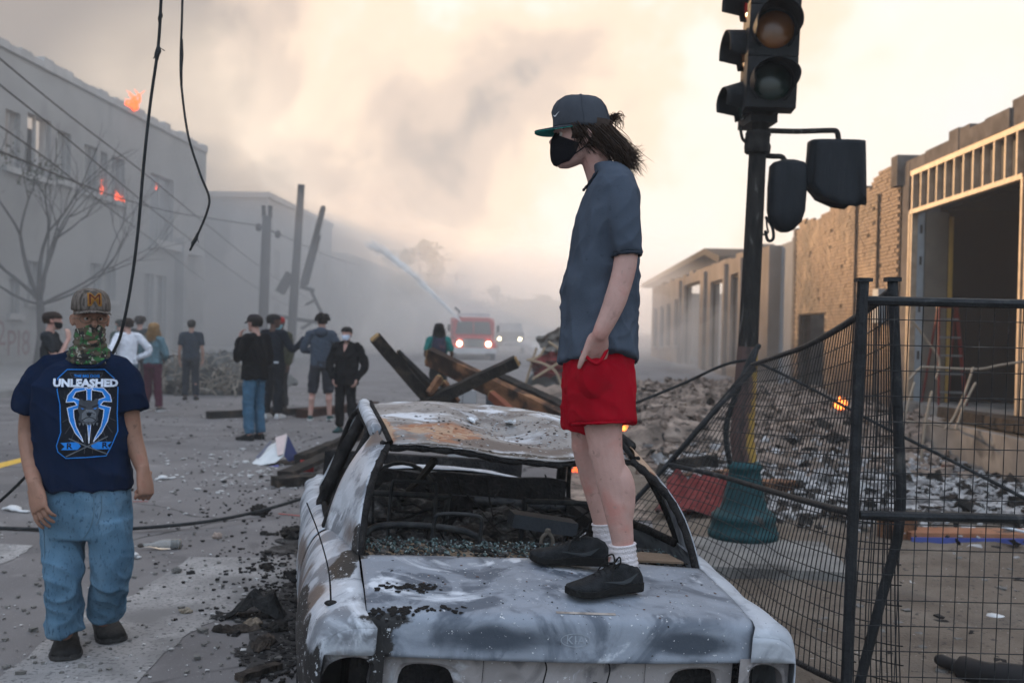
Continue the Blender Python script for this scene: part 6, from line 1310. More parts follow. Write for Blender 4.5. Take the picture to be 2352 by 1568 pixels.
# ================================================================== the man in the blue tee walking on the left
def walker():
    Z0 = G(150, 1512).y                       # about 4.7 m
    root_p = V((G(190, 1500).x, Z0, 0))
    t = thing('person', 'person in navy printed tee, camouflage neck gaiter and cap walking towards the camera', 'person', root_p)
    Q = lambda x, y, d=0.0: D(x, y, Z0+.02+d)-root_p
    sk = skin('brown', (.27, .145, .10)); navy = cloth('navy', (.0055, .0125, .034), 300, .2, 6)
    jean = mat('denim', [(.25, (.062, .125, .19)), (.5, (.10, .185, .265)), (.75, (.15, .24, .32))], 7, 7, .95, .35, 320, spec=.1, stretch=(1, 1, .45), layer=[(3, .50, .72, (.15, .22, .28)), (90, .55, .7, (.045, .09, .14))], fold=(6.5, .45, (1, 1, .6)))
    lat = V((-1, -.30, 0)); lat.normalize()     # his right is on the photo's left
    fwd = V((.30, -1, 0)).normalized()
    mb = MB(); fr = head_frame((.62, -1, -.06)); sc = 1.0; chin = Q(207, 788, -.02)
    add_head(mb, chin, fr, sc)
    mb.tube([Q(203, 838, .03), Q(204, 800, .02), Q(206, 755, .02)], [.075, .064, .06], 14)
    cs = [Q(196, 1150), Q(192, 1080, -.01), Q(188, 980), Q(188, 890), Q(196, 840, .01)]
    mb.loft(torso_rings(cs, [lat]*5, [(.17, .12, .12), (.165, .13, .11), (.175, .12, .11), (.185, .11, .10), (.10, .06, .06)]))
    # arm on the photo's left (his right): hanging, relaxed
    p, r = crv([Q(92, 868, .03), Q(74, 940, .03), Q(66, 1000, .02), Q(72, 1060, -.06), Q(80, 1112, -.16)], [.058, .054, .047, .043, .031], 6); mb.tube(p, r, 14)
    add_hand(mb, Q(81, 1118, -.17), Q(93, 1180, -.22)-Q(81, 1118, -.17), V((-.35, -.93, .1)), 1, curl=(.25, .35, .3), thumb=.55, spread=.10, sc=1.22, thumb_curl=.2, tdir=V((.75, -.25, -.65)))
    # arm on the photo's right (his left): loosely closed hand
    p, r = crv([Q(284, 868, .04), Q(294, 940, .05), Q(304, 1000, .05), Q(316, 1040, .03), Q(328, 1078, 0)], [.056, .053, .046, .041, .031], 6); mb.tube(p, r, 14)
    add_hand(mb, Q(329, 1082, -.005), Q(334, 1120, -.02)-Q(328, 1078, 0), V((.8, -.35, .2)), -1, curl=(.9, 1.3, .9), thumb=.4, sc=1.18, spread=.02, thumb_curl=.5, tdir=V((-.35, -.45, -.8)))
    for s, hip, kn, an in ((1, (150, 1170), (152, 1330), (150, 1450)), (-1, (248, 1170), (258, 1320), (238, 1420))):
        p, r = crv([Q(*hip), Q(*kn, -.06 if s > 0 else .0), Q(*an, -.03 if s > 0 else .16)], [.09, .06, .04], 6); mb.tube(p, r, 12)
    part('body', union(mb, .0042, 2), sk, t, True)
    r_, f_, u_ = fr
    m_eye = MATS['eye_dark']; m_white = mat('eye_white_b', (.35, .31, .28), 5, 2, .3)
    for s in (-1, 1):
        mb = MB(); c = head_pt(chin, fr, s*.42, .121, -.008); mb.ell(c, (.0125,)*3, n=10, m=8); e = part('eye', mb, m_white, t, True)
        mb = MB(); mb.ell(c+f_*.0088, (.006,)*3, n=8, m=6); part('iris', mb, m_eye, e, True)
    # gaiter
    cam = bpy.data.materials.new('camouflage'); cam.use_nodes = True; N, L = cam.node_tree.nodes, cam.node_tree.links; b = N['Principled BSDF']; b.inputs['Roughness'].default_value = .9
    tc = N.new('ShaderNodeTexCoord'); mp_ = N.new('ShaderNodeVectorMath'); mp_.operation = 'SNAP'; mp_.inputs[1].default_value = (.0055,)*3; L.new(tc.outputs['Object'], mp_.inputs[0])
    col = None
    for sc_, off, lo, c in ((0, 0, 0, (.075, .055, .035)), (24, 0, .55, (.025, .10, .032)), (26, 9, .52, (.012, .012, .011)), (42, 21, .63, (.32, .30, .25)), (34, 33, .63, (.035, .20, .05))):
        if col is None: rgb = N.new('ShaderNodeRGB'); rgb.outputs[0].default_value = (*c, 1); col = rgb.outputs[0]; continue
        ad = N.new('ShaderNodeVectorMath'); ad.operation = 'ADD'; ad.inputs[1].default_value = (off, off, off); L.new(mp_.outputs[0], ad.inputs[0])
        n = N.new('ShaderNodeTexNoise'); n.inputs['Scale'].default_value = sc_; n.inputs['Detail'].default_value = 2; L.new(ad.outputs[0], n.inputs['Vector'])
        g = N.new('ShaderNodeMath'); g.operation = 'GREATER_THAN'; g.inputs[1].default_value = lo; L.new(n.outputs['Fac'], g.inputs[0])
        m = N.new('ShaderNodeMix'); m.data_type = 'RGBA'; L.new(g.outputs[0], m.inputs[0]); L.new(col, m.inputs[6]); m.inputs[7].default_value = (*c, 1); col = m.outputs[2]
    L.new(col, b.inputs['Base Color'])
    mb = MB(); rings = []; n = 40
    for k in range(26):
        q = k/25; z = .078-.171*q; ring = []
        for i in range(n):
            a = 2*math.pi*i/n; zz = z-.0*0
            zt = zz+(.020*math.exp(-((a if a < math.pi else a-2*math.pi)/.5)**2)-.022*abs(math.sin(a/2))**2)*(1-q)
            bul = .014*math.exp(-((a if a < math.pi else a-2*math.pi)/.35)**2)*math.exp(-((zt-.085)/.03)**2)
            if zt > .03: p_ = head_pt(chin, fr, a, zt, .006+bul, sc)
            else:
                w = min(1, (.03-zt)/.09); hp = head_pt(chin, fr, a, .03, .006, sc)+u_*(zt-.03); cn = chin-f_*.018+u_*zt; rad = .076+.022*w; rr2 = V(cn+f_*(rad*1.02*math.cos(a))+r_*(rad*math.sin(a))); p_ = hp.lerp(rr2, min(1, w*1.5))
            ax_ = chin-f_*.012+u_*zt; rv = p_-ax_; rv -= u_*rv.dot(u_); mn = .070+.010*max(0, min(1, (.03-zt)/.1))
            if zt < .075 and rv.length < mn: p_ = p_+rv.normalized()*((mn-rv.length)*min(1, (.075-zt)/.03))
            fold = .0042*math.sin(zt*230+2.2*math.sin(a*1.0)+1.5*math.sin(a*2+1))*min(1, max(0, (.06-zt)/.05)); dirn = (p_-(chin+u_*zt)).normalized(); ring.append(p_+dirn*fold)
        rings.append(ring)
    mb.loft(rings, caps=False); part('neck_gaiter', mb, cam, t, True)
    # glasses
    m_wire = mat('wire_frame', (.10, .08, .06), 10, 3, .4, metal=.8); gl = MB()
    for s in (-1, 1):
        c = head_pt(chin, fr, s*.40, .119, .014); gl.tube([c+r_*(.025*math.cos(a))+u_*(.018*math.sin(a)) for a in [2*math.pi*k/18 for k in range(19)]], .0014, 6, False)
        gl.tube([c+r_*(s*.025), head_pt(chin, fr, s*1.0, .122, .012), head_pt(chin, fr, s*1.6, .118, .010)], .0015, 6)
    gl.tube([head_pt(chin, fr, -.14, .119, .02), head_pt(chin, fr, .14, .119, .02)], .0014, 6); part('glasses', gl, m_wire, t, True)
    # cap
    m_cap = mat('bark_camouflage', [(.30, (.02, .017, .015)), (.42, (.085, .07, .058)), (.55, (.15, .125, .11)), (.62, (.05, .042, .036)), (.75, (.21, .18, .16))], 15, 5, .9, .2, 250, stretch=(1.6, 1.6, .55), dist=1.0)
    cb = chin+u_*.156-f_*.002; prof = [(0, 1), (.015, 1.01), (.035, 1.0), (.058, .95), (.078, .85), (.093, .68), (.102, .45), (.106, .15)]; mb = MB(); rings = []
    for z, k in prof: rings.append([cb+u_*z+f_*((.110 if math.sin(a) > 0 else .112)*k*math.sin(a))+r_*(.0865*k*math.cos(a)) for a in [2*math.pi*i/32 for i in range(32)]])
    mb.loft(rings); capo = part('cap_crown', mb, m_cap, t, True)
    mb = MB(); N_ = 20; top = []
    for i in range(N_+1):
        a = -1.25+2.5*i/N_; inn = cb+f_*(.098*math.cos(a))+r_*(.084*math.sin(a))+u_*.004; ext = .072*max(0, math.cos(a*1.15))**.6
        o_ = inn+f_*ext*.93+r_*(math.sin(a)*ext*.15)-u_*(.004*ext/.072+.020*abs(math.sin(a))**2); inn = inn-u_*(.008*abs(math.sin(a))**2); top.append((inn, inn.lerp(o_, .5)+u_*.006*math.cos(a), o_))
    for i in range(N_):
        for k in (0, 1):
            a, b, c, d = top[i][k], top[i][k+1], top[i+1][k+1], top[i+1][k]; mb.hexa([q-u_*.004 for q in (a, b, c, d)]+[a, b, c, d])
    part('cap_brim', mb, m_cap, capo, True)
    out = (f_+u_*.35).normalized(); ux = -r_*-1; ux = r_; uy = out.cross(ux); uy = uy if uy.z > 0 else -uy; ux = uy.cross(out); 
    ctr = cb+u_*.050+f_*.09
    part('cap_letter_outline', decal(text_mb('M', .085, .004), capo.data, ctr, ux, uy, out, .0022, .007), mat('gold_thread', (.22, .10, .018), 30, 4, .8), capo)
    part('cap_letter', decal(text_mb('M', .078, -.001), capo.data, ctr, ux, uy, out, .0034, .007), mat('maroon_thread', (.06, .008, .012), 30, 4, .8), capo)
    # T-shirt
    mb = MB(); cs = [Q(196, 1118), Q(195, 1080), Q(190, 1010), Q(186, 940), Q(186, 885), Q(190, 850), Q(200, 822)]
    dm = [(.212, .150, .14), (.212, .155, .14), (.212, .150, .13), (.218, .135, .12), (.215, .115, .105), (.165, .085, .085), (.085, .07, .062)]
    mb.loft(torso_rings(cs, [lat]*len(cs), dm, 28, .9))
    for pts in ([Q(106, 862, .03), Q(86, 895, .03), Q(74, 925, .03), Q(68, 945, .03)], [Q(272, 862, .04), Q(288, 895, .045), Q(296, 925, .05), Q(301, 945, .05)]):
        p, r = crv(pts, [(.085, .088), (.088, .09), (.086, .09), (.082, .088)], 5); mb.tube(p, r, 18, False)
    for pts in ([Q(160, 836, .03), Q(125, 850, .025), Q(98, 872, .02), Q(84, 900, .02)], [Q(238, 836, .03), Q(262, 850, .03), Q(278, 872, .04), Q(288, 900, .045)]): mb.tube(pts, [.062, .082, .088, .088], 16)
    me = union(mb, .006, 5); fa = folds(.018, (.1, .05, -1), 5, .8); fb = folds(.015, (.9, 0, -.7), 9, 1.0); z0, z1 = Q(196, 1118).z, Q(196, 850).z
    displace(me, lambda c, n: (fa(c, n)*(1-.6*(c.z-z0)/(z1-z0))+fb(c, n)*.7)*(1 if abs(n.y) < .75 else .55)); sh = part('t_shirt', me, navy, t, True)
    # print
    blue = mat('print_blue', (.02, .20, .62), 40, 3, .85); wht = mat('print_white', (.62, .66, .75), 40, 3, .85); gry = mat('print_grey', (.055, .06, .07), 40, 4, .9); dgr = mat('print_dark', (.012, .014, .02), 40, 4, .9); lgr = mat('print_light_grey', (.13, .14, .155), 40, 4, .9)
    px = .6087/1.96; U = 1/((FPX)/(Z0-.13))     # photo pixel -> metre on the chest
    ox, oy = 203, 950; org = Q(ox, oy, -.1); ux_ = -lat; uy_ = V((-.02, 0, 1)).normalized(); out = fwd
    SXY = lambda zx, zy: V(((zx*px-ox)*U, -((1000*.6087+zy*px)-oy)*U, 0))
    def poly(pts, z=0): m = MB(); m.add([SXY(*p)+V((0, 0, z)) for p in pts], [tuple(range(len(pts)))]); return m
    def line(pts, w, closed=False):
        m = MB(); q = [SXY(*p) for p in pts]; q = q+[q[0]] if closed else q
        for a, b in zip(q, q[1:]):
            d = (b-a).normalized(); nn = V((-d.y, d.x, 0))*(w*px*U/2); e = d*(w*px*U*.3); m.add([a-nn-e, b-nn+e, b+nn+e, a+nn-e], [(0, 1, 2, 3)])
        return m
    lay = [0]
    def ink(name, m, ma, par=sh):
        lay[0] += 1; return part(name, decal(m, me, org, ux_, uy_, out, .0022+.00035*lay[0], .016), ma, par)
    mir = lambda pts, c=660: [(2*c-x, y) for x, y in pts]
    frame = [(505, 770), (765, 768), (832, 832), (860, 905), (852, 1100), (858, 1230), (820, 1330), (780, 1410), (505, 1420), (450, 1375), (440, 1330), (470, 1230), (462, 1030), (440, 925), (440, 835)]
    pr = ink('shirt_print', poly(frame), dgr)
    for k in range(22):
        a = R_(-90+k*180/21+(8 if k % 2 else 0)); 
        if abs(a) < .12: continue
        sx = 1 if k % 2 else -1; x0, y0 = 660+sx*130*math.cos(a), 1090+150*math.sin(a); x1, y1 = 660+sx*185*math.cos(a), 1090+300*math.sin(a); ink('print_ray', line([(x0, y0), (x1, y1)], 4), gry, pr)
    ink('print_border', line(frame, 6, True), blue, pr)
    ink('print_banner', line([(525, 797), (750, 795), (738, 826), (540, 828), (525, 797)], 4), gry, pr)
    def txt(s, cx, cy, w, h, ma, name, bold=0.0):
        m = text_mb(s, 1, bold); xs = [p.x for p in m.v]; ys = [p.y for p in m.v]; c = SXY(cx, cy); W_, H_ = w*px*U, h*px*U
        for p in m.v: p.x = c.x+(p.x-(max(xs)+min(xs))/2)/(max(xs)-min(xs))*W_; p.y = c.y+(p.y-(max(ys)+min(ys))/2)/(max(ys)-min(ys))*H_; p.z = 0
        return ink(name, m, ma, pr)
    txt('THE BIG DOG', 641, 817, 176, 22, blue, 'print_small_lettering', .02)
    ink('print_title_shade', poly([(405, 850), (640, 838), (862, 838), (862, 896), (640, 888), (425, 910)]), navy, pr)
    txt('UNLEASHED', 635, 868, 452, 62, wht, 'print_title_lettering', .055)
    W1 = [(648, 900), (560, 905), (515, 960), (505, 1010), (560, 1005), (580, 1030), (512, 1052), (530, 1150), (570, 1235), (625, 1300), (615, 1270), (575, 1190), (560, 1120), (556, 1065), (600, 1050), (625, 1020), (590, 990), (550, 975), (570, 935), (610, 925), (648, 918)]
    for q in (W1, mir(W1)): ink('print_emblem', poly(q), blue, pr); ink('print_emblem_edge', line(q, 5, True), wht, pr)
    sp = [(632, 908), (688, 908), (678, 925), (678, 1150), (665, 1310), (652, 1150), (645, 925)]
    ink('print_emblem', poly(sp), blue, pr); ink('print_emblem_edge', line(sp, 5, True), wht, pr)
    dog = [(595, 990), (612, 985), (628, 1000), (660, 992), (692, 1000), (708, 982), (728, 985), (722, 1020), (733, 1070), (722, 1110), (728, 1140), (700, 1168), (660, 1178), (620, 1165), (590, 1140), (598, 1100), (585, 1065), (592, 1020)]
    ink('print_dog_head', poly(dog), gry, pr); ink('print_dog_muzzle', poly([(615, 1090), (640, 1065), (690, 1065), (712, 1090), (712, 1135), (690, 1155), (635, 1155), (612, 1135)]), lgr, pr)
    ink('print_dog_nose', poly([(645, 1085), (685, 1085), (678, 1108), (665, 1114), (650, 1108)]), dgr, pr); ink('print_dog_mouth', line([(620, 1140), (642, 1125), (665, 1118), (690, 1125), (708, 1140)], 6), dgr, pr)
    for q in ([(606, 1050), (632, 1058), (618, 1062)], [(720, 1048), (690, 1057), (706, 1061)]): ink('print_dog_eye', poly(q), blue, pr)
    for q in ([(597, 1030), (640, 1048)], [(728, 1028), (686, 1046)]): ink('print_dog_brow', line(q, 7), dgr, pr)
    for k in range(6): x = 600+k*24; ink('print_collar_spike', poly([(x-8, 1162), (x+8, 1162), (x, 1185)]), lgr, pr)
    rib = [(470, 1305), (590, 1300), (610, 1330), (590, 1356), (475, 1358), (500, 1332)]
    for q, c in ((rib, 535), (mir(rib, 645), 775)): ink('print_ribbon', poly(q), blue, pr); txt('R', c, 1328, 40, 44, dgr, 'print_ribbon_letter', .03)
    for q in ([(530, 1275), (790, 1395)], [(790, 1265), (510, 1405)]): ink('print_spear', line(q, 8), lgr, pr)
    # collar rib
    c = crv([Q(150, 810, .08), Q(160, 822, 0), Q(183, 838, -.075), Q(207, 843, -.085), Q(230, 836, -.075), Q(248, 818, .0), Q(250, 806, .08), Q(205, 795, .12), Q(150, 810, .08)], None, 5); part('collar', MB().tube(c, .008, 8), navy, sh, True)
    # jeans
    mb = MB(); cs = [Q(200, 1228), Q(200, 1185), Q(199, 1140), Q(198, 1105)]; mb.loft(torso_rings(cs, [lat]*4, [(.185, .115, .13), (.208, .135, .14), (.205, .135, .135), (.19, .13, .125)], 26, .85))
    L1 = [Q(148, 1190), Q(146, 1260, -.02), Q(146, 1325, -.06), Q(145, 1385, -.05), Q(147, 1446, -.03)]; p, r = crv(L1, [(.108, .115), (.096, .105), (.083, .095), (.077, .088), (.080, .092)], 6); mb.tube(p, r, 20, False, ref=(1, 0, 0))
    L2 = [Q(252, 1190), Q(255, 1255), Q(254, 1320, .0), Q(248, 1362, .07), Q(240, 1408, .14)]; p, r = crv(L2, [(.108, .115), (.097, .105), (.086, .095), (.079, .088), (.080, .09)], 6); mb.tube(p, r, 20, False, ref=(1, 0, 0))
    me = union(mb, .0065, 22); f1 = folds(.020, (.3, 0, -1), 21, .8); f2 = folds(.020, (1, 0, -.35), 25, 1.0); zk = Q(150, 1330).z; za = Q(150, 1450).z
    displace(me, lambda c, n: f1(c, n)*.8+f2(c, n)*(.35+.9*max(0, 1-abs(c.z-za)/.25)+.5*max(0, 1-abs(c.z-zk)/.15))); je = part('jeans', me, jean, t, True)
    m_st = mat('denim_seam', (.10, .16, .21), 40, 3, .9)
    bv = BVHTree.FromPolygons([tuple(v.co) for v in me.vertices], [tuple(q.vertices) for q in me.polygons])
    def seam(pts, r=.0022):
        out_ = []
        for q in crv(pts, None, 6):
            h = bv.ray_cast(q+fwd*.5, -fwd); out_.append(h[0]+fwd*.001 if h[0] is not None else q)
        return MB().tube(out_, r, 5)
    for pts in ([Q(222, 1128), Q(222, 1170), Q(214, 1200), Q(200, 1222)], [Q(108, 1150), Q(112, 1250), Q(115, 1350), Q(118, 1440)], [Q(238, 1130), Q(238, 1165), Q(228, 1195)]): part('seam', seam(pts), m_st, je, True)
    # shoes
    m_sh = mat('shoe_charcoal', [(.3, (.010, .010, .010)), (.7, (.03, .028, .027))], 30, 6, .75, .4, 150); m_so = mat('sole_charcoal', (.045, .043, .042), 30, 5, .9, .3, 90)
    for tp, dd, pt, zz in (((150, 1521), V((.42, -1, 0)), 0, 1), ((266, 1480), V((.75, -1, 0)), .36, 1)):
        e = G(*tp); dd = dd.normalized(); shoe(t, V((e.x, e.y, 0))-dd*.33-root_p, dd, (m_sh, m_so, m_so), .33, pt, 1.45, True)
    return t
walker()
# ================================================================== onlookers in the road
def onlooker(label, foot, top, rz, tp, bt, shoe_c=(.015, .015, .015), sk='fair2', hair=None, mask=None, cap=None, J=None, hf=(0, 1, 0), sleeve='long', legs='long', hem=.92, loose=1.0, extra=None, dist=None, sole=None):
    """foot/top: photo pixels of the soles and of the crown; the pose is given for a 1.75 m body facing +y"""
    b = G(*foot) if dist is None else D(foot[0], foot[1], dist); b.z = 0
    S = ((HCAM+(D(top[0], top[1], b.y).z-HCAM))-0)/1.75
    t = thing('person', label, 'person', b, R_(rz), 'onlookers standing in the road'); SK = {'fair2': (.45, .27, .22), 'dark': (.085, .045, .032), 'tan': (.34, .20, .15)}[sk]; skm = skin(sk, SK)
    j = dict(hL=(-.09, 0, .92), hR=(.09, 0, .92), kL=(-.10, .02, .50), kR=(.10, .02, .50), aL=(-.11, -.02, .08), aR=(.11, -.02, .08), pel=(0, 0, .96), wai=(0, 0, 1.1), che=(0, .01, 1.28), nek=(0, -.01, 1.47), chin=(0, .03, 1.525),
             sL=(-.18, -.01, 1.42), sR=(.18, -.01, 1.42), eL=(-.235, -.03, 1.13), eR=(.235, -.03, 1.13), wL=(-.245, .05, .88), wR=(.245, .05, .88), fL=(-.10, 1, 0), fR=(.10, 1, 0), hdL=(0, .1, -1), hdR=(0, .1, -1), nL=(-1, 0, 0), nR=(1, 0, 0))
    j.update(J or {}); P = {k: V(q)*(S if k not in ('fL', 'fR', 'hdL', 'hdR', 'nL', 'nR') else 1) for k, q in j.items() if not isinstance(q, bool)}; lat = (P['sR']-P['sL']); lat.z = 0; lat.normalize(); hl = (P['hR']-P['hL']); hl.z = 0; hl.normalize()
    fr = head_frame(hf); mb = MB(); add_head(mb, P['chin'], fr, S); mb.tube([P['nek'], P['chin'].lerp(P['nek'], .3)-fr[1]*.02*S, P['chin']+fr[2]*.08*S-fr[1]*.01*S], [.06*S, .055*S, .055*S], 10)
    cs = [P['pel'], P['wai'], P['che'], P['nek']]; mb.loft(torso_rings(cs, [hl, hl, lat, lat], [(.15*S, .1*S, .1*S), (.13*S, .09*S, .09*S), (.15*S, .1*S, .09*S), (.08*S, .05*S, .05*S)]))
    for s in 'LR':
        p, r = crv([P['s'+s], P['e'+s], P['w'+s]], [.045*S, .038*S, .027*S], 5); mb.tube(p, r, 9); d = P['hd'+s]; add_hand(mb, P['w'+s], d, P['n'+s], 1 if s == 'R' else -1, curl=(.15, .2, .15) if j.get('open'+s) else (.35, .45, .35), sc=S*1.05, thumb=.7)
        p, r = crv([P['h'+s], P['k'+s], P['a'+s]], [.08*S, .055*S, .036*S], 5); mb.tube(p, r, 9); mb.tube([P['k'+s].lerp(P['a'+s], .15), P['k'+s].lerp(P['a'+s], .35)+V((0, -.018*S, 0)), P['k'+s].lerp(P['a'+s], .65)], [.04*S, .052*S, .035*S], 8)
    part('body', union(mb, .0075, 1), skm, t, True)
    # upper garment
    mt = cloth(label[:24], tp, 150, .25, 6); mb = MB(); lo = loose
    cs = [V((P['pel'].x, P['pel'].y, hem*S)), P['pel'].lerp(P['wai'], .4), P['wai'], P['che'], P['che'].lerp(P['nek'], .55), P['nek']]
    mb.loft(torso_rings(cs, [hl, hl, hl, lat, lat, lat], [(.185*S*lo, .13*S*lo, .13*S*lo), (.18*S*lo, .13*S*lo, .12*S*lo), (.17*S*lo, .12*S*lo, .115*S*lo), (.185*S*lo, .12*S*lo, .11*S*lo), (.18*S, .09*S, .085*S), (.075*S, .06*S, .055*S)], 22, .9))
    for s in 'LR':
        if sleeve == 'long': p, r = crv([P['s'+s], P['e'+s], P['e'+s].lerp(P['w'+s], .93)], [.072*S*lo, .058*S*lo, .045*S*lo], 6)
        else: p, r = crv([P['s'+s], P['s'+s].lerp(P['e'+s], .4), P['s'+s].lerp(P['e'+s], .75)], [.07*S, .066*S, .06*S], 6)
        mb.tube(p, r, 12, sleeve == 'long')
        mb.tube([P['nek'].lerp(P['s'+s], .35), P['s'+s]], [.055*S, .07*S], 10)
    me = union(mb, .010, 4); f = folds(.016, (.2, .1, -1), len(label), .9); f2 = folds(.012, (.9, .3, -.6), len(label)+3, 1.1); displace(me, lambda c, n: f(c, n)+f2(c, n)); part({'long': 'jacket', 'short': 't_shirt'}[sleeve], me, mt, t, True)
    mbm = cloth('legs '+label[:20], bt, 150, .3, 6); mb = MB(); mb.loft(torso_rings([P['pel']-V((0, 0, .10*S)), P['pel'], P['pel']+V((0, 0, .06*S))], [hl]*3, [(.165*S, .115*S, .125*S), (.17*S, .12*S, .125*S), (.15*S, .11*S, .11*S)]))
    for s in 'LR':
        if legs == 'long': p, r = crv([P['h'+s], P['k'+s], P['a'+s]+V((0, 0, .02*S))], [.10*S, .075*S, .068*S], 6)
        else: p, r = crv([P['h'+s], P['h'+s].lerp(P['k'+s], .6), P['k'+s]+V((0, 0, -.04*S))], [.10*S, .09*S, .083*S], 6)
        mb.tube(p, r, 14, False)
    me = union(mb, .010, 6); f = folds(.018, (.3, .1, -1), len(label)+7, .8); f3 = folds(.014, (1, .2, -.3), len(label)+9, 1); displace(me, lambda c, n: f(c, n)+f3(c, n)*.8); part({'long': 'trousers', 'short': 'shorts'}[legs], me, mbm, t, True)
    for s in 'LR':
        d = P['f'+s].normalized(); a = P['a'+s]; shoe(t, V((a.x, a.y, max(0, a.z-.085*S)))-d*.06*S, d, (mat('shoe %.2f' % shoe_c[0], shoe_c, 20, 4, .7), mat('sole %.2f' % (sole or shoe_c)[0], sole or tuple(q*.8 for q in shoe_c), 20, 4, .8)), .285*S, 0, S*1.05)
    c0, r_, f_, u_ = P['chin'], *fr
    if hair:
        style, hc = hair; hm = mat('hair %.3f' % hc[0], [(.3, tuple(q*.5 for q in hc)), (.7, hc)], 70, 4, .6, .5, 90); mb = MB(); mb.loft([[p-f_*.003*S for p in rg] for rg in head_rings(c0, fr, S, .015*S if style == 'short' else .022, .147 if style == 'short' else .125 if style != 'long' else .10, .3)])
        mb.loft([[p-f_*.035*S for p in rg] for rg in head_rings(c0-u_*.0, fr, S*.96, .010, .07, .3)])
        if style == 'curly':
            random.seed(3)
            for k in range(90): a = random.uniform(0, 6.28); z = random.uniform(.13, .235); p = head_pt(c0, fr, a, z, .026, S)-f_*.01; mb.ell(p+V((random.uniform(-.012, .012),)*3), (random.uniform(.013, .026)*S,)*3, n=7, m=5)
        me = union(mb, .007, 2); displace(me, lambda c, n: .006*noise.noise(c*55)+.004*noise.noise(c*120)); ho = part('hair', me, hm, t, True)
        if style == 'long':
            mb = MB(); random.seed(int(foot[0]))
            for k in range(26):
                a = math.pi+random.uniform(-1.5, 1.5); p0 = head_pt(c0, fr, a, .15, .012, S); p1 = head_pt(c0, fr, a, .06, .035, S); strands(mb, None, [p0, p1, p1-u_*.09*S-f_*.02*S+r_*random.uniform(-.04, .04), p1-u_*.2*S-f_*.03*S+r_*random.uniform(-.05, .05)], 8, (.015, .05), .006, .014, int(foot[0])+k, .018)
            part('locks', mb, hm, ho, True)
    if mask:
        mb = MB(); mm = cloth('mask %.2f' % mask[0], mask, 200, .1)
        def mp(i, jj, g=0): a = (i/16-.5)*2.7; z = .012+.088*jj/8; return head_pt(c0, fr, a, z, .006+.022*math.exp(-(a/.5)**2)*math.sin(math.pi*jj/8)+g, S)
        mb.grid(lambda i, jj: mp(i, jj), 16, 8); mb.grid(lambda i, jj: mp(16-i, jj, -.003), 16, 8); part('face_mask', mb, mm, t, True)
    if cap:
        cm = cloth('cap %.3f' % cap[0], cap, 200, .2); cb = c0+u_*.15*S; mb = MB(); mb.loft([[cb+u_*(z*S)+f_*(.107*S*k*math.sin(a))+r_*(.088*S*k*math.cos(a)) for a in [2*math.pi*i/22 for i in range(22)]] for z, k in ((-.01, 1.0), (.02, 1.02), (.05, .97), (.08, .8), (.095, .5), (.10, .12))]); co = part('cap_crown', mb, cm, t, True)
        mb = MB(); n = 14
        for i in range(n):
            q = []
            for k in (i, i+1):
                a = -1.2+2.4*k/n; e = .075*max(0, math.cos(a*1.15))**.6; p = cb+f_*(.098*S*math.cos(a))+r_*(.085*S*math.sin(a)); q.append((p, p+f_*e*S-u_*(.015+.02*math.sin(a)**2)*S))
            mb.hexa([q[0][0]-u_*.005, q[0][1]-u_*.005, q[1][1]-u_*.005, q[1][0]-u_*.005, q[0][0], q[0][1], q[1][1], q[1][0]])
        part('cap_brim', mb, cm, co, True)
    if extra: extra(t, P, S, fr)
    return t
BLKC = (.008, .008, .009); DKN = (.010, .013, .019)
onlooker('person with black mask and hand on chin beside the bare tree trunk', (112, 1017), (112, 717), -80, (.022, .024, .027), (.03, .03, .035), hair=('short', (.03, .018, .013)), mask=(.01, .01, .011), hf=(-.1, 1, -.05), sleeve='short',
         J=dict(eR=(.20, .14, 1.16), wR=(.05, .24, 1.40), hdR=(-.25, -.1, 1), nR=(.5, .8, 0), eL=(-.2, .12, 1.14), wL=(.08, .22, 1.12), hdL=(1, 0, .1)), dist=13)
onlooker('person in white sweater with hands on hips and pale blue mask', (290, 952), (284, 731), 48, (.62, .63, .68), (.10, .15, .19), (.02, .06, .06), hair=('short', (.03, .02, .017)), mask=(.30, .48, .55), hf=(-.25, 1, .05),
         J=dict(eL=(-.36, -.12, 1.17), wL=(-.20, .02, 1.02), hdL=(.6, .5, -.3), eR=(.36, -.14, 1.17), wR=(.19, .02, 1.02), hdR=(-.6, .5, -.3)))
onlooker('dark-haired person in grey jacket half hidden behind the white sweater', (318, 930), (318, 728), 10, (.045, .05, .052), (.03, .03, .035), hair=('curly', (.04, .03, .026)), dist=21)
onlooker('person in dark green half hidden left of the white sweater', (274, 930), (274, 734), 60, (.04, .06, .055), (.03, .035, .035), hair=('short', (.05, .055, .05)), mask=(.25, .45, .5), dist=20.5)
onlooker('person with long fair hair, denim jacket and maroon trousers', (349, 944), (352, 742), -12, (.10, .17, .20), (.075, .02, .035), (.06, .055, .055), hair=('long', (.34, .20, .085)), J=dict(eL=(-.26, .02, 1.14), wL=(-.14, .16, 1.05), hdL=(.7, .6, 0), eR=(.27, .02, 1.14), wR=(.16, .16, 1.05), hdR=(-.7, .6, 0), aL=(-.15, -.02, .08), aR=(.15, .0, .08)), hem=.95, sole=(.5, .5, .5))
onlooker('person in all dark clothes standing alone by the wreckage heap', (437, 918), (434, 735), 14, (.022, .03, .042), (.015, .02, .028), hair=('short', (.025, .022, .02)), sk='tan', sleeve='short')
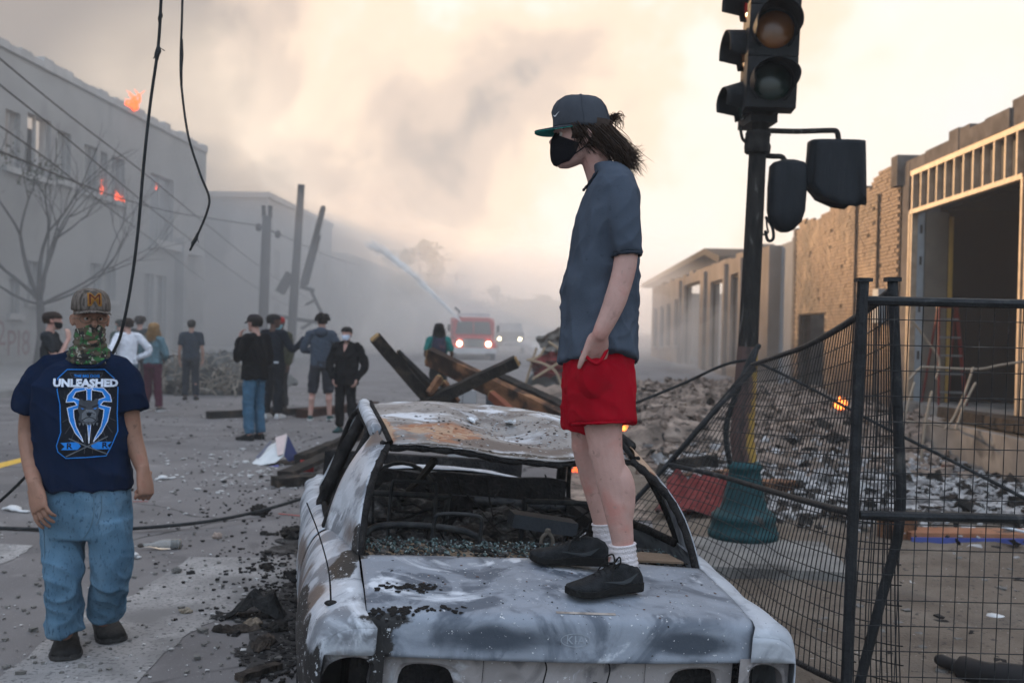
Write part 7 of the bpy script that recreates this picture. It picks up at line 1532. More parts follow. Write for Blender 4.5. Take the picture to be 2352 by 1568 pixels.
onlooker('person in black jacket, blue jeans and dark cap facing left', (583, 1010), (588, 725), 62, BLKC, (.055, .115, .175), (.012, .014, .018), hair=('short', (.02, .014, .012)), cap=(.03, .025, .028), hf=(.05, 1, 0),
         J=dict(eL=(-.24, .10, 1.16), wL=(-.06, .24, 1.42), hdL=(.2, -.1, 1), nL=(-.4, .9, 0), eR=(.26, .0, 1.14), wR=(.2, .16, .98), hdR=(-.4, .6, -.4)), hem=.86, loose=1.12)
def stripe(t, P, S, fr):
    part('waist_label', MB().box(P['pel']+V((.12*S, -.135*S, -.01)), (.08, .012, .03)), mat('label_white', (.5, .52, .55), 5, 3, .8), t)
onlooker('bearded person in navy tracksuit holding one arm out, palm up', (625, 960), (618, 722), -12, DKN, (.012, .014, .018), (.55, .54, .53), sk='dark', hair=('short', (.012, .011, .011)), hf=(.85, .7, 0), J=dict(eR=(.35, .0, 1.17), wR=(.55, .05, 1.37), hdR=(.85, .2, .5), nR=(.2, -.2, -1), openR=True, eL=(-.24, .05, 1.15), wL=(-.12, .18, 1.10), hdL=(.8, .5, 0)), extra=stripe, sole=(.5, .5, .5))
onlooker('person in red cap and pale blue mask behind the outstretched arm', (642, 948), (637, 730), 150, (.05, .05, .03), (.02, .02, .02), sk='dark', cap=(.30, .02, .02), mask=(.25, .5, .62), hf=(-.2, 1, 0), dist=18.6)
onlooker('curly-haired person in slate hoodie and knee shorts with arms folded', (735, 965), (737, 722), 4, (.05, .062, .082), (.028, .029, .035), (.02, .025, .033), hair=('curly', (.018, .014, .012)), hf=(-.45, 1, 0), legs='short', J=dict(eL=(-.285, -.02, 1.17), wL=(-.05, .20, 1.16), hdL=(1, .2, .1), eR=(.285, -.02, 1.17), wR=(.06, .22, 1.14), hdR=(-1, .2, .1), aL=(-.16, -.02, .08), aR=(.15, .02, .08), kL=(-.13, .02, .5), kR=(.13, .02, .5)), sole=(.6, .6, .58), hem=.90, extra=lambda t, P, S, fr: part('hood', MB().ell(P['nek']+V((0, -.07*S, -.01)), (.11*S, .06*S, .085*S)), cloth('hood_slate', (.05, .062, .082), 150, .25), t, True))
def collar(t, P, S, fr):
    mb = MB(); mb.tube([P['nek']+V((.075*S*math.cos(a), .065*S*math.sin(a)+.0, .03+.015*math.sin(a))) for a in [1.9+5.6*k/14 for k in range(15)]], [(.012, .045)]*15, 8, ref=(0, 0, 1)); part('coat_collar', mb, cloth('collar_black', BLKC, 150, .2), t, True)
    part('shirt_gap', MB().add([P['nek']+V((-.035, .075*S, 0)), P['nek']+V((.035, .075*S, 0)), P['che']+V((0, .142*S, .05))], [(0, 1, 2)]), MATS['skin_fair2'], t)
onlooker('person in black coat and white mask facing the camera, hands in pockets', (793, 993), (808, 752), 172, BLKC, (.009, .009, .010), (.02, .014, .012), hair=('short', (.012, .010, .010)), mask=(.60, .66, .78), hf=(.06, 1, .02), J=dict(eL=(-.30, -.06, 1.13), wL=(-.2, .06, .90), hdL=(.2, .3, -1), eR=(.30, -.06, 1.13), wR=(.2, .06, .90), hdR=(-.2, .3, -1), aL=(-.14, .02, .08), aR=(.12, -.08, .08)), hem=.80, loose=1.14, extra=collar)
def pack(t, P, S, fr):
    m = mat('backpack', [(.3, (.012, .012, .016)), (.55, (.03, .03, .05)), (.7, (.15, .05, .05))], 9, 5, .8, .3, 60); c = P['che']+V((0, -.19*S, -.06)); rings = [[c+V((.15*S*k*math.copysign(abs(math.cos(a))**.6, math.cos(a)), .09*S*k*math.sin(a), z*S)) for a in [2*math.pi*i/18 for i in range(18)]] for z, k in ((-.25, .8), (-.2, 1), (.05, 1), (.18, .9), (.24, .6))]
    o = part('backpack', MB().loft(rings), m, t, True)
    for s in (-1, 1): part('shoulder_strap', MB().tube(crv([c+V((s*.09*S, .02, .2*S)), P['nek']+V((s*.11*S, .0, .02)), P['che']+V((s*.13*S, .15*S, .02)), P['wai']+V((s*.15*S, 0, 0))]), [(.03, .008)]*16, 6), m, o)
onlooker('person with long dark hair, teal shirt and backpack in front of the fire truck', (1006, 885), (1006, 743), 5, (.02, .16, .14), (.012, .012, .013), hair=('long', (.015, .012, .010)), sk='dark', sleeve='short', J=dict(eL=(-.27, -.02, 1.13), wL=(-.16, .16, 1.04), hdL=(.6, .6, 0), eR=(.27, -.02, 1.13), wR=(.16, .16, 1.04), hdR=(-.6, .6, 0)), extra=pack, dist=19.5)
# ================================================================== wreckage and litter
m_char2 = mat('charred_beam', [(.25, (.008, .008, .008)), (.5, (.024, .021, .019)), (.68, (.06, .045, .035)), (.85, (.15, .075, .045))], 5, 9, .85, .8, 50, dist=1.0)
m_half = mat('half_burnt_wood', [(.25, (.012, .011, .010)), (.42, (.05, .03, .022)), (.55, (.24, .115, .06)), (.72, (.34, .19, .10)), (.85, (.05, .03, .02))], 3.5, 8, .85, .7, 45, dist=.8)
m_rawend = mat('raw_wood', (.30, .19, .09), 10, 6, .9, .4, 60); m_rbr = mat('red_brown_wood', (.22, .075, .045), 6, 7, .9, .4, 40)
random.seed(77)
def beam(label, a, b, da, db, w, h, m, up=(0, -.3, 1), wob=.10, name='charred_beam', n=9, ends=True):
    p, q = D(*a, da), D(*b, db); p.z = max(p.z, h*.5); q.z = max(q.z, h*.5); t = thing(name, label, 'beam', q, 0, 'charred beams on the road'); mb = MB(); mb.beam(p-q, V((0, 0, 0)), w, h, up, wob, n); part('timber', mb, m, t)
    if ends: d = (p-q).normalized(); mb = MB(); mb.beam(p-q+d*.001, p-q+d*.02, w*.8, h*.8, up); part('raw_end', mb, m_rawend, t)
    return t
beam('long charred beam leaning up to the left behind the burnt car', (862, 776), (1085, 1035), 10.6, 11.4, .10, .13, m_char2)
beam('charred beam with raw sawn end leaning up to the right behind the car', (1186, 830), (905, 962), 10.8, 11.0, .10, .12, m_char2)
beam('half burnt orange-faced beam sloping down right behind the car', (985, 818), (1330, 985), 12.2, 11.2, .10, .22, m_half, wob=.06)
beam('dark beam lying lower right of the orange-faced beam', (1140, 872), (1345, 968), 12.6, 11.6, .12, .20, m_char2)
beam('thin red-brown plank under the crossed beams', (1128, 906), (1215, 985), 11.2, 10.8, .07, .10, m_rbr)
beam('short dark board propped inside the crossed beams', (918, 818), (1062, 962), 11.6, 11.2, .04, .30, m_char2, up=(.3, -1, .2), wob=.12)
beam('short half burnt strut between the crossed beams', (1010, 868), (985, 905), 11.0, 10.9, .06, .08, m_half)
beam('scorched strut leaning on the sloping dark board', (1020, 880), (1050, 925), 11.1, 11.0, .05, .09, m_half)
beam('thin dark rod sticking out of the beam pile', (1195, 832), (1000, 905), 11.6, 11.4, .03, .03, m_char2, ends=False)
pb = lambda x, y, z=.06: G(x, y, z)
def lying(label, a, b, w, h, m, z=0.06, name='charred_beam', za=None):
    p, q = G(*a, z if za is None else za), G(*b, z); t = thing(name, label, 'beam', V((q.x, q.y, 0)), 0, 'charred beams on the road'); mb = MB(); mb.beam(p-t.location, q-t.location, w, h, (0, 0, 1), .12, 12); part('timber', mb, m, t); return t
lying('long charred beam lying flat behind the onlookers in jeans', (478, 953), (790, 940), .16, .12, m_char2)
lying('second charred beam lying behind the onlooker in knee shorts', (690, 950), (860, 930), .2, .14, mat('rust_beam', [(.3, (.02, .014, .012)), (.7, (.07, .03, .022))], 6, 6, .9, .5, 40), .07)
lying('charred timber resting on the rubbish beside the car window', (688, 1056), (840, 992), .12, .12, m_char2, .06, za=.06)
t = lying('charred plank with glowing orange-red edge left of the car', (655, 1088), (790, 1030), .16, .05, m_char2, .10); mb = MB(); a, b = G(660, 1093, .08), G(790, 1036, .09); mb.beam(a-t.location, b-t.location, .03, .03); part('red_edge', mb, mat('edge_red', (.42, .12, .07), 8, 5, .9), t)
lying('blackened flat plank nearest the car flank', (630, 1106), (770, 1096), .20, .09, m_char2, .05)
# white and blue folded sheet
def sheet_thing():
    b = G(640, 1068); t = thing('folded_sheet', 'torn white panel with blue back folded into a tent on the road', 'panel', b); dd = b.y; Q = lambda x, y, d: D(x, y, dd+d)-b
    m_w = mat('sheet_white', [(.3, (.50, .52, .53)), (.7, (.66, .67, .67))], 5, 7, .85, .3, 60, layer=(6, .62, .68, (.10, .09, .09))); m_b = mat('sheet_blue', (.010, .022, .085), 4, 4, .6)
    A, B, C_, E_, F_ = Q(570, 1073, .05), Q(618, 1025, .55), Q(660, 1001, .35), Q(652, 1046, .0), Q(632, 1062, -.1)
    def tri(nm, pts, m, th):
        mb = MB(); mb.poly(pts, th); part(nm, mb, m, t)
    tri('white_face', [A, F_, E_, C_, B], m_w, V((0, .012, .008))); tri('blue_face', [C_, E_, Q(663, 1060, .0), Q(688, 1056, .25)], m_b, V((.006, .012, .004))); tri('torn_edge', [C_+V((-.14, 0, -.02)), C_+V((.0, -.02, .03)), E_+V((.0, -.02, .02)), E_+V((-.07, -.01, 0))], mat('sheet_pink', (.52, .42, .40), 8, 6, .9), V((0, -.006, .002)))
    tri('blue_strip', [Q(588, 1052, .2)+V((0, -.03, .01)), Q(622, 1016, .5)+V((.0, -.04, .02)), Q(627, 1016, .5)+V((0, -.04, .02)), Q(596, 1055, .2)+V((0, -.03, .01))], mat('strip_grey', (.12, .12, .15), 12, 6, .9), V((0, -.004, .002)))
    tri('violet_trim', [Q(600, 1076, -.1)+V((0, 0, .01)), Q(640, 1070, -.12)+V((0, 0, .01)), Q(641, 1075, -.12), Q(602, 1080, -.1)], mat('trim_violet', (.17, .16, .42), 5, 4, .7), V((0, 0, .006)))
sheet_thing()
b = G(705, 1082); t = thing('red_carton', 'small red carton lying by the torn white panel', 'box', b); part('carton', MB().box((0, 0, .06), (.14, .1, .12), Matrix.Rotation(.3, 3, 'Z')), mat('carton_red', (.30, .015, .02), 5, 4, .7), t); part('carton_label', MB().box((-.0, -.055, .07), (.06, .02, .03), Matrix.Rotation(.3, 3, 'Z')), mat('carton_white', (.6, .55, .55), 5, 3, .8), t)
b = D(1062, 960, 12.5); b.z = 0; t = thing('steel_cabinet', 'pale grey steel cabinet standing in the beam pile', 'cabinet', b); m_cab2 = mat('cabinet_grey', [(.3, (.36, .36, .37)), (.7, (.46, .46, .46))], 3, 6, .6, .1, 40)
part('body', MB().box((0, .1, .42), (.34, .3, .84)), m_cab2, t); part('body', MB().box((.42, .15, .40), (.26, .3, .8)), mat('cabinet_dark', (.07, .075, .085), 3, 6, .6), t); part('door_seam', MB().box((0, -.055, .42), (.006, .004, .8)), m_dark, t)
# collapsed canopy in the middle distance
def canopy():
    dd = 24; b = D(1260, 868, dd); b.z = 0; t = thing('collapsed_canopy', 'collapsed grey-brown canopy with red cloth and bent tan ribs beyond the beams', 'wreckage', b); Q = lambda x, y, d=0: D(x, y, dd+d)-b
    m_c = mat('canopy_cloth', [(.3, (.13, .115, .10)), (.7, (.21, .19, .165))], 2, 6, .9, .3, 20); m_rr = mat('canopy_red', (.20, .03, .03), 3, 5, .85, layer=(4, .55, .7, (.12, .09, .08))); m_rib = mat('canopy_rib', (.36, .27, .18), 6, 5, .8)
    def sh(nm, q, m, n=12):
        mb = MB(); a, b_, c, d = [Q(*p) for p in q]; mb.grid(lambda i, j: a.lerp(b_, i/n).lerp(d.lerp(c, i/n), j/n)+V((0, .35*noise.noise(V((i*.4, j*.4, len(nm)))), .12*noise.noise(V((i*.5, j*.5, 3))))), n, n); part(nm, mb, m, t, True)
    sh('grey_cloth', ((1228, 778, 0), (1320, 738, .5), (1330, 800, .6), (1250, 806, 0)), m_c); sh('lower_cloth', ((1250, 806, .2), (1330, 800, .6), (1320, 885, 1), (1205, 885, .6)), mat('canopy_lower', (.15, .155, .15), 2, 5, .9)); sh('red_cloth', ((1216, 824, -.2), (1300, 800, 0), (1310, 862, 0), (1228, 868, -.2)), m_rr)
    for r in ([(1212, 826), (1245, 834), (1275, 852), (1290, 885)], [(1262, 786), (1300, 812)], [(1310, 818), (1262, 846), (1225, 870)], [(1215, 826), (1238, 818), (1250, 800)]): part('rib', MB().tube(crv([Q(x, y, -.45) for x, y in r]), .035, 6), m_rib, t, True)
    part('rib', MB().tube([Q(1206, 884, -.1), Q(1232, 800, -.2)], .03, 6), m_rib, t)
canopy()
# heap of burnt wire and metal behind the onlookers
def heap():
    b = D(455, 905, 22.5); b.z = 0; t = thing('wreckage_heap', 'knee-high heap of burnt wire and twisted metal left of centre', 'wreckage', b); random.seed(41); core = MB()
    core.ell((0, .3, .2), (1.25, .6, .72), n=40, m=24); me = core.mesh('ash_core'); displace(me, lambda c, n: .25*noise.noise(c*2.2)+.14*noise.noise(c*5)+.07*noise.noise(c*13)); part('ash_core', me, mat('heap_ash', [(.25, (.03, .03, .03)), (.5, (.10, .10, .095)), (.68, (.20, .19, .175)), (.85, (.42, .36, .28))], 5, 9, .95, .8, 30), t)
    mb = MB()
    for k in range(560):
        a = random.uniform(0, 6.3); r = random.random()**.5; p = V((1.5*r*math.cos(a), .7*r*math.sin(a)+.05, random.uniform(.05, .95)*(1-.5*r))); d = V((random.uniform(-1, 1), random.uniform(-1, 1), random.uniform(-.3, .9))).normalized(); mb.tube(crv([p, p+d*.15+V((0, 0, random.uniform(-.1, .1))), p+d*.32+V((random.uniform(-.15, .15), 0, random.uniform(-.2, .1)))], None, 3), random.uniform(.006, .02), 5)
    o = part('twisted_wire', mb, mat('heap_wire', [(.3, (.05, .047, .043)), (.7, (.42, .36, .29))], 3, 5, .8), t); o['kind'] = 'stuff'
    for pts in ([(-.9, -.2, .1), (-.7, -.2, .75), (-.35, -.2, .82), (-.1, -.2, .3)], [(-1.3, 0, 0), (-1.0, 0, .9), (-.85, 0, .6)]): part('bent_pipe', MB().tube(crv(pts), .025, 7), m_char2, t, True)
    b = D(540, 880, 26); b.z = 0; t = thing('wreckage_heap', 'low dim heap of ash beside the onlooker in black jacket', 'wreckage', b); core = MB(); core.ell((0, .3, .05), (1.6, .7, .4), n=36, m=20); me = core.mesh('ash_core'); displace(me, lambda c, n: .22*noise.noise(c*2.7)+.12*noise.noise(c*7)); part('ash_core', me, MATS['heap_ash'], t)
heap()
# rubble field on the right
m_rub = mat('rubble', [(.20, (.03, .026, .023)), (.38, (.12, .094, .077)), (.52, (.235, .18, .145)), (.66, (.34, .27, .22)), (.82, (.46, .40, .35))], 3.2, 11, .97, 1.0, 16, dist=.6, layer=[(11, .55, .66, (.03, .028, .027))])
m_ashw = mat('white_ash', [(.22, (.07, .066, .064)), (.40, (.19, .18, .175)), (.55, (.36, .35, .345)), (.75, (.54, .535, .53))], 4.5, 11, .97, 1.0, 18, dist=.7)
def rz(x, y):
    e = min(1, max(0, (x-(1.9 if y < 14 else 1.0))*.7))*min(1, max(0, (y-8.7)/2.2))*min(1, max(0, (30-y)/6)); e *= min(1, max(.15, (7.1+.035*y-x)/1.2)) if y > 13.7 else min(1, max(.05, (5.35+.035*y-x)/.8))
    h = .12+.36*max(0, min(1, (y-10.5)/5)); q = noise.noise(V((x*.7, y*.55, 2)))*.5+noise.noise(V((x*2.1, y*1.8, 5)))*.25+noise.noise(V((x*6, y*5, 9)))*.10+noise.noise(V((x*15, y*12, 1)))*.045
    return e*h*(.75+q)+.01
mb = MB(); mb.grid(lambda i, j: (lambda x, y: V((x, y, rz(x, y))))(.6+7.6*i/170, 8.5+22*(j/230)**1.25), 170, 230); stuff('rubble', mb, m_rub, None, 'brown burnt rubble heaped over the gutted lot behind the fence', 'rubble')
random.seed(55)
def chunks(name, n, m, area, size, label, wht=False, flat=1.0, zf=None):
    mb = MB()
    for k in range(n):
        x, y = area(); s = size[0]*.6*(size[1]*1.7/(size[0]*.6))**(random.random()**2.2); z = (zf or rz)(x, y)+s*.15*flat; R = Matrix.Rotation(random.uniform(0, 6.3), 3, V((random.gauss(0, .4), random.gauss(0, .4), 1)).normalized())
        c = V((x, y, z)); d = (s*random.uniform(.5, 1.3), s*random.uniform(.4, 1), s*random.uniform(.25, .7)*flat); b0 = len(mb.v); mb.box(c, d, R)
        for q in range(b0, b0+8): mb.v[q] += V((random.uniform(-.22, .22), random.uniform(-.22, .22), random.uniform(-.2, .2)*flat))*s
    return stuff(name, mb, m, None, label, 'rubble')
chunks('rubble_chunks', 6500, m_rub, lambda: (random.uniform(1.4, 7.2), random.uniform(10.5, 26)), (.03, .12), 'broken brown lumps strewn over the rubble')
chunks('dark_rubble', 800, m_char2, lambda: (random.uniform(1.4, 7.0), random.uniform(9.5, 22)), (.04, .14), 'black charred lumps among the rubble', flat=.6)
def ashz(x, y): return lotz(x, y)+.02+rz(x, y)*.4+.07*max(0, noise.noise(V((x*2.2, y*2.2, 7)))+.25)
mb = MB(); mb.grid(lambda i, j: (lambda x, y: V((x, y, (ashz(x, y) if min(i, 100-i, j, 90-j) > 2 else 0.0)+.5*max(0, rz(x, y)-ashz(x, y)))))(1.9+3.35*i/100+.05*j/90, 8.55+4.3*j/90), 100, 90); stuff('white_ash', mb, m_ashw, None, 'bed of pale grey-white ash in front of the rubble', 'ash')
chunks('ash_lumps', 5200, m_ashw, lambda: (random.uniform(1.7, 5.3), random.gauss(10.4, 1.0)), (.02, .075), 'pale ash lumps scattered in front of the rubble', flat=.7, zf=lambda x, y: max(ashz(x, y), rz(x, y)))
chunks('char_bits', 1300, m_char2, lambda: (random.uniform(1.7, 5.3), random.gauss(10.3, 1.1)), (.03, .09), 'black char bits scattered in the pale ash', flat=.6, zf=lambda x, y: max(ashz(x, y), rz(x, y)))
# embers / small fires on the right
for (x, y, d, h, w, lab, m) in ((1930, 938, 14.5, .20, .16, 'small yellow flame on the rubble behind the bent fence', m_fl2), (1431, 990, 9.0, .09, .05, 'tiny flame beside the knee of the standing person', m_fl2), (2171, 1088, 11.0, .06, .09, 'red ember glowing in the pale ash', m_fl), (1333, 1085, 9.6, .22, .16, 'flame seen through the car window behind the legs', m_fl)):
    p = None; r_ = ray(x, y)
    for k in range(60, 600):                     # first place where the sight line meets the ground or the rubble
        q = CAMP+r_*(k*.05/r_.y)
        if q.z <= (rz(q.x, q.y) if q.y > 8.6 and q.x > .6 else .0): p = q; break
    p = p or G(x, y); kf = p.y/d; flame('flame', p, h*kf, w*kf, lab, seed=int(x), m=m)
# red cloth, white pipe, boards round the pole
def lotthings():
    b = G(1620, 1130); t = thing('red_awning', 'collapsed dark red awning lying under the bent fence', 'awning', V((b.x, b.y, 0))); A = [D(1545, 1085, 9.2), D(1690, 1095, 9.0), D(1680, 1170, 8.6), D(1500, 1185, 8.4)]; A = [p-t.location for p in A]
    mb = MB(); mb.grid(lambda i, j: (lambda p: V((p.x, p.y, max(.05, p.z+.10*noise.noise(V((i*.3, j*.35, 0))))))) (A[0].lerp(A[1], i/20).lerp(A[3].lerp(A[2], i/20), j/16)), 20, 16); part('cloth', mb, mat('awning_red', [(.3, (.08, .016, .016)), (.7, (.19, .042, .038))], 4, 6, .9, .4, 25, layer=(5, .56, .68, (.02, .017, .016))), t, True)
    part('slat', MB().beam(D(1540, 1066, 9.3)-t.location, D(1648, 1058, 9.3)-t.location, .08, .10, wob=.2, n=6), m_char2, t)
    t2 = solo('fallen_pipe', MB().tube([G(1560, 1165, .08), G(1688, 1120, .10)], .055, 10), mat('pipe_pale', (.36, .38, .42), 4, 5, .6), 'pale blue-grey pipe lying against the signal base', 'pipe', smooth=True)
    for k, (a, b_, w, h, m, lab) in enumerate((((1545, 1062), (1690, 1052), .12, .10, m_char2, 'charred board above the red awning'), ((1560, 1098), (1680, 1085), .1, .08, m_half, 'scorched board beside the red awning'), ((1748, 1125), (1820, 1118), .20, .16, m_half, 'half burnt block right of the signal base'), ((1660, 1010), (1760, 1030), .12, .1, m_char2, 'black board lying in the ash behind the signal pole'))):
        p, q = G(*a, .1), G(*b_, .1); p.y, q.y = min(p.y, 11.5), min(q.y, 11.5); solo('scorched_board', MB().beam(p, q, w, h, wob=.14, n=6), m, lab, 'board')
    t3 = thing('orange_board', 'long orange board with blue edge strip lying in the dirt at right', 'board', G(2210, 1232)); a, b_ = G(2078, 1226, .06)-t3.location, G(2520, 1232, .06)-t3.location
    part('face', MB().beam(a, b_, .24, .07), mat('board_orange', [(.3, (.24, .10, .055)), (.7, (.34, .17, .10))], 4, 7, .85, .3, 40, layer=(5, .60, .68, (.06, .05, .045))), t3); part('blue_edge', MB().beam(a+V((0, -.13, -.02)), b_+V((0, -.13, -.02)), .018, .045), mat('edge_blue', (.07, .09, .28), 5, 4, .7), t3); part('tape', MB().box(a.lerp(b_, .58)+V((0, 0, .045)), (.05, .25, .01), Matrix.Rotation(.4, 3, 'Z')), mat('tape_pale', (.5, .55, .6), 8, 4, .7), t3)
    solo('kerb_plank', MB().beam(G(1990, 1180, .05), G(2560, 1208, .05), .16, .10, wob=.08, n=10), mat('plank_dark', [(.3, (.03, .03, .033)), (.7, (.10, .085, .07))], 4, 7, .9, .4, 40), 'dark plank edging the ash bed at right', 'plank')
    solo('clay_block', MB().box(G(2060, 1215, .09), (.22, .2, .2), Matrix.Rotation(.5, 3, 'Z')), m_half, 'scorched orange block at the end of the orange board', 'block')
    m_str = mat('bent_strip', (.30, .25, .195), 6, 5, .6, metal=.2)
    for k, (pts, lab) in enumerate((([(2095, 735), (2135, 790), (2158, 830), (2150, 870)], 'bent strip dropping before the shop bay'), ([(2090, 870), (2110, 848), (2130, 843), (2240, 848), (2300, 838), (2400, 822)], 'long wavy strip across the shop bay'), ([(2085, 968), (2150, 975), (2190, 985), (2230, 980), (2400, 985)], 'long strip along the foundation wall'), ([(2235, 845), (2215, 905), (2190, 960), (2170, 985)], 'slanting strip in front of the dock'), ([(2240, 880), (2215, 930), (2195, 985)], 'second slanting strip in front of the dock'), ([(2140, 900), (2125, 975), (2115, 1060)], 'thin strip hanging at the dock corner'), ([(2100, 880), (2085, 930), (2070, 990)], 'short strip near the second fence post'))):
        q = [D(x, y, 12.9-.25*k) for x, y in pts]; solo('metal_strip', MB().tube(crv(q), .016, 6), m_str, lab, 'strip', 'bent metal strips before the shop', True)
lotthings()
# litter
m_bits = mat('litter_dark', (.016, .015, .015), 20, 4, .9); m_bitw = mat('litter_pale', [(.3, (.34, .33, .32)), (.7, (.55, .54, .53))], 20, 4, .9); m_bitg = mat('litter_grey', [(.3, (.10, .095, .09)), (.7, (.20, .19, .175))], 20, 4, .9)
def scatter(name, n, m, px, size, label, flat=.5, seed=1):
    random.seed(seed); mb = MB()
    for k in range(n):
        x, y = px(); p = G(x, y); s = random.uniform(*size)*(1 if random.random() > .1 else 2); b0 = len(mb.v); mb.box(p+V((0, 0, .006+s*flat*.3)), (s*random.uniform(.5, 1.4), s, s*flat), Matrix.Rotation(random.uniform(0, 6.3), 3, 'Z'))
        for q in range(b0, b0+8): mb.v[q] += V((random.uniform(-.25, .25), random.uniform(-.25, .25), random.uniform(-.12, .2)*flat))*s
    return stuff(name, mb, m, None, label, 'litter')
scatter('char_crumbs', 480, m_bits, lambda: (random.triangular(300, 760, 700), random.triangular(960, 1480, 1120)), (.006, .02), 'black char crumbs scattered on the road left of the car', seed=2)
scatter('char_crumbs', 500, m_bits, lambda: (random.gauss(640, 45), random.uniform(1270, 1570)), (.006, .022), 'black crumbs lying along the car flank', seed=3)
scatter('pale_scraps', 240, m_bitw, lambda: (random.triangular(300, 760, 640), random.gauss(1075, 35)), (.010, .034), 'pale plaster scraps round the torn panel', .25, seed=4)
scatter('pale_scraps', 420, m_bitw, lambda: (random.uniform(0, 800), random.uniform(940, 1560)), (.004, .014), 'tiny pale flecks all over the road', .4, seed=5)
scatter('grey_grit', 500, m_bitg, lambda: (random.uniform(0, 760), random.uniform(960, 1560)), (.006, .02), 'grey grit all over the road', .5, seed=6)
scatter('far_grit', 170, m_bitw, lambda: (random.uniform(380, 1000), random.uniform(900, 1010)), (.010, .03), 'pale scraps on the road round the onlookers', .25, seed=7)
scatter('dark_grit', 150, m_bits, lambda: (random.uniform(330, 900), random.uniform(890, 1010)), (.012, .035), 'dark scraps on the road round the onlookers', .3, seed=8)
def lotpx(): return (random.uniform(1830, 2500), random.uniform(1180, 1640))
scatter('lot_pebbles', 1800, m_bitg, lotpx, (.005, .022), 'grey pebbles in the dirt behind the fence', .6, seed=9); scatter('lot_flecks', 260, m_bitw, lotpx, (.006, .028), 'pale flecks in the dirt behind the fence', .4, seed=10); scatter('lot_char', 800, m_bits, lotpx, (.008, .035), 'black char in the dirt behind the fence', .4, seed=11)
# single pieces on the road
def lump(name, label, px, py, size, m, cat, seed, z=0):
    random.seed(seed); b = G(px, py); mb = MB(); mb.ell((0, 0, size[2]*.8), size, n=22, m=14); me = mb.mesh(name); displace(me, lambda c, n: size[0]*(.35*noise.noise(c*(2.2/size[0])+V((seed, 0, 0)))+.2*noise.noise(c*(5/size[0])))); o = obj(name, me, m, None, False, b); return tag(o, label, cat)
lump('road_stone', 'round grey stone on the pale crossing band', 405, 1316, (.030, .028, .022), m_bitg, 'stone', 2); lump('road_stone', 'pale flat stone on the crossing band', 425, 1408, (.038, .022, .016), mat('stone_tan', (.28, .235, .18), 9, 5, .9, .3, 50), 'stone', 3); lump('road_stone', 'pinkish stone near the clear bottle', 498, 1236, (.035, .03, .024), mat('stone_pink', (.34, .27, .23), 9, 5, .9, .3, 50), 'stone', 4)
lump('charred_can', 'black lump beside the lying cable', 597, 1182, (.085, .05, .045), m_char2, 'lump', 5); lump('charred_lump', 'dark lump against the car flank', 672, 1238, (.10, .07, .05), m_char2, 'lump', 6); lump('charred_lump', 'flat dark lump behind the aerial', 618, 1228, (.075, .03, .012), m_char2, 'lump', 7); lump('charred_lump', 'small sooty lump on the pale crossing band by the car', 612, 1306, (.05, .035, .02), m_char2, 'lump', 8)
def heap2():
    b = G(575, 1418); t = thing('burnt_fragment', 'peaked black burnt plastic fragment on the road by the car', 'fragment', b); mb = MB(); random.seed(4); P = [V((-.26, -.02, .0)), V((-.10, .02, .04)), V((.03, .05, .20)), V((.10, .06, .13)), V((.19, .05, .15)), V((.24, .0, .02)), V((.10, -.06, .05)), V((-.05, -.05, .05))]
    mb.grid(lambda i, j: (lambda u, v: V((-.21+.4*u, -.06+.13*v, .155*max(0, 1-abs(u-.58)*2.6)*(.5+.5*math.sin(math.pi*v))+.10*max(0, 1-abs(u-.85)*6)*math.sin(math.pi*v)+.025*noise.noise(V((u*9, v*6, 0)))+.006)))(i/26, j/12), 26, 12); part('shell', evalmesh(mb.mesh('shell'), [('SOLIDIFY', dict(thickness=.008))]), mat('burnt_plastic', [(.3, (.008, .008, .008)), (.7, (.03, .03, .03))], 12, 7, .6, .8, 40), t)
    m_br = mat('burnt_foam', [(.3, (.014, .012, .011)), (.5, (.040, .032, .027)), (.7, (.095, .075, .06)), (.85, (.02, .018, .016))], 14, 8, .95, .9, 40)
    for nm, lab, px, py, sz, sd, m in (('burnt_chunk', 'brown flaking slab right of the peaked fragment', 545, 1448, (.11, .055, .012), 11, m_br), ('burnt_chunk', 'pale crusted lump beside the brown slab', 580, 1440, (.05, .035, .025), 12, mat('crust_pale', [(.3, (.06, .045, .035)), (.6, (.30, .24, .18)), (.8, (.45, .38, .31))], 12, 7, .95, .8, 40)), ('burnt_chunk', 'curled dark sheet above the long brown chunk', 617, 1420, (.05, .045, .035), 13, m_char2), ('burnt_chunk', 'long brown chunk pointing at the car', 605, 1485, (.05, .13, .022), 14, m_br), ('burnt_chunk', 'black lump against the rear wing', 640, 1450, (.05, .05, .03), 15, m_char2)): lump(nm, lab, px, py, sz, m, 'chunk', sd)
    solo('burnt_stick', MB().beam(G(548, 1556, .02), G(640, 1528, .02), .055, .035, wob=.2, n=8), m_br, 'burnt stick lying at the bottom beside the car', 'stick')
heap2()
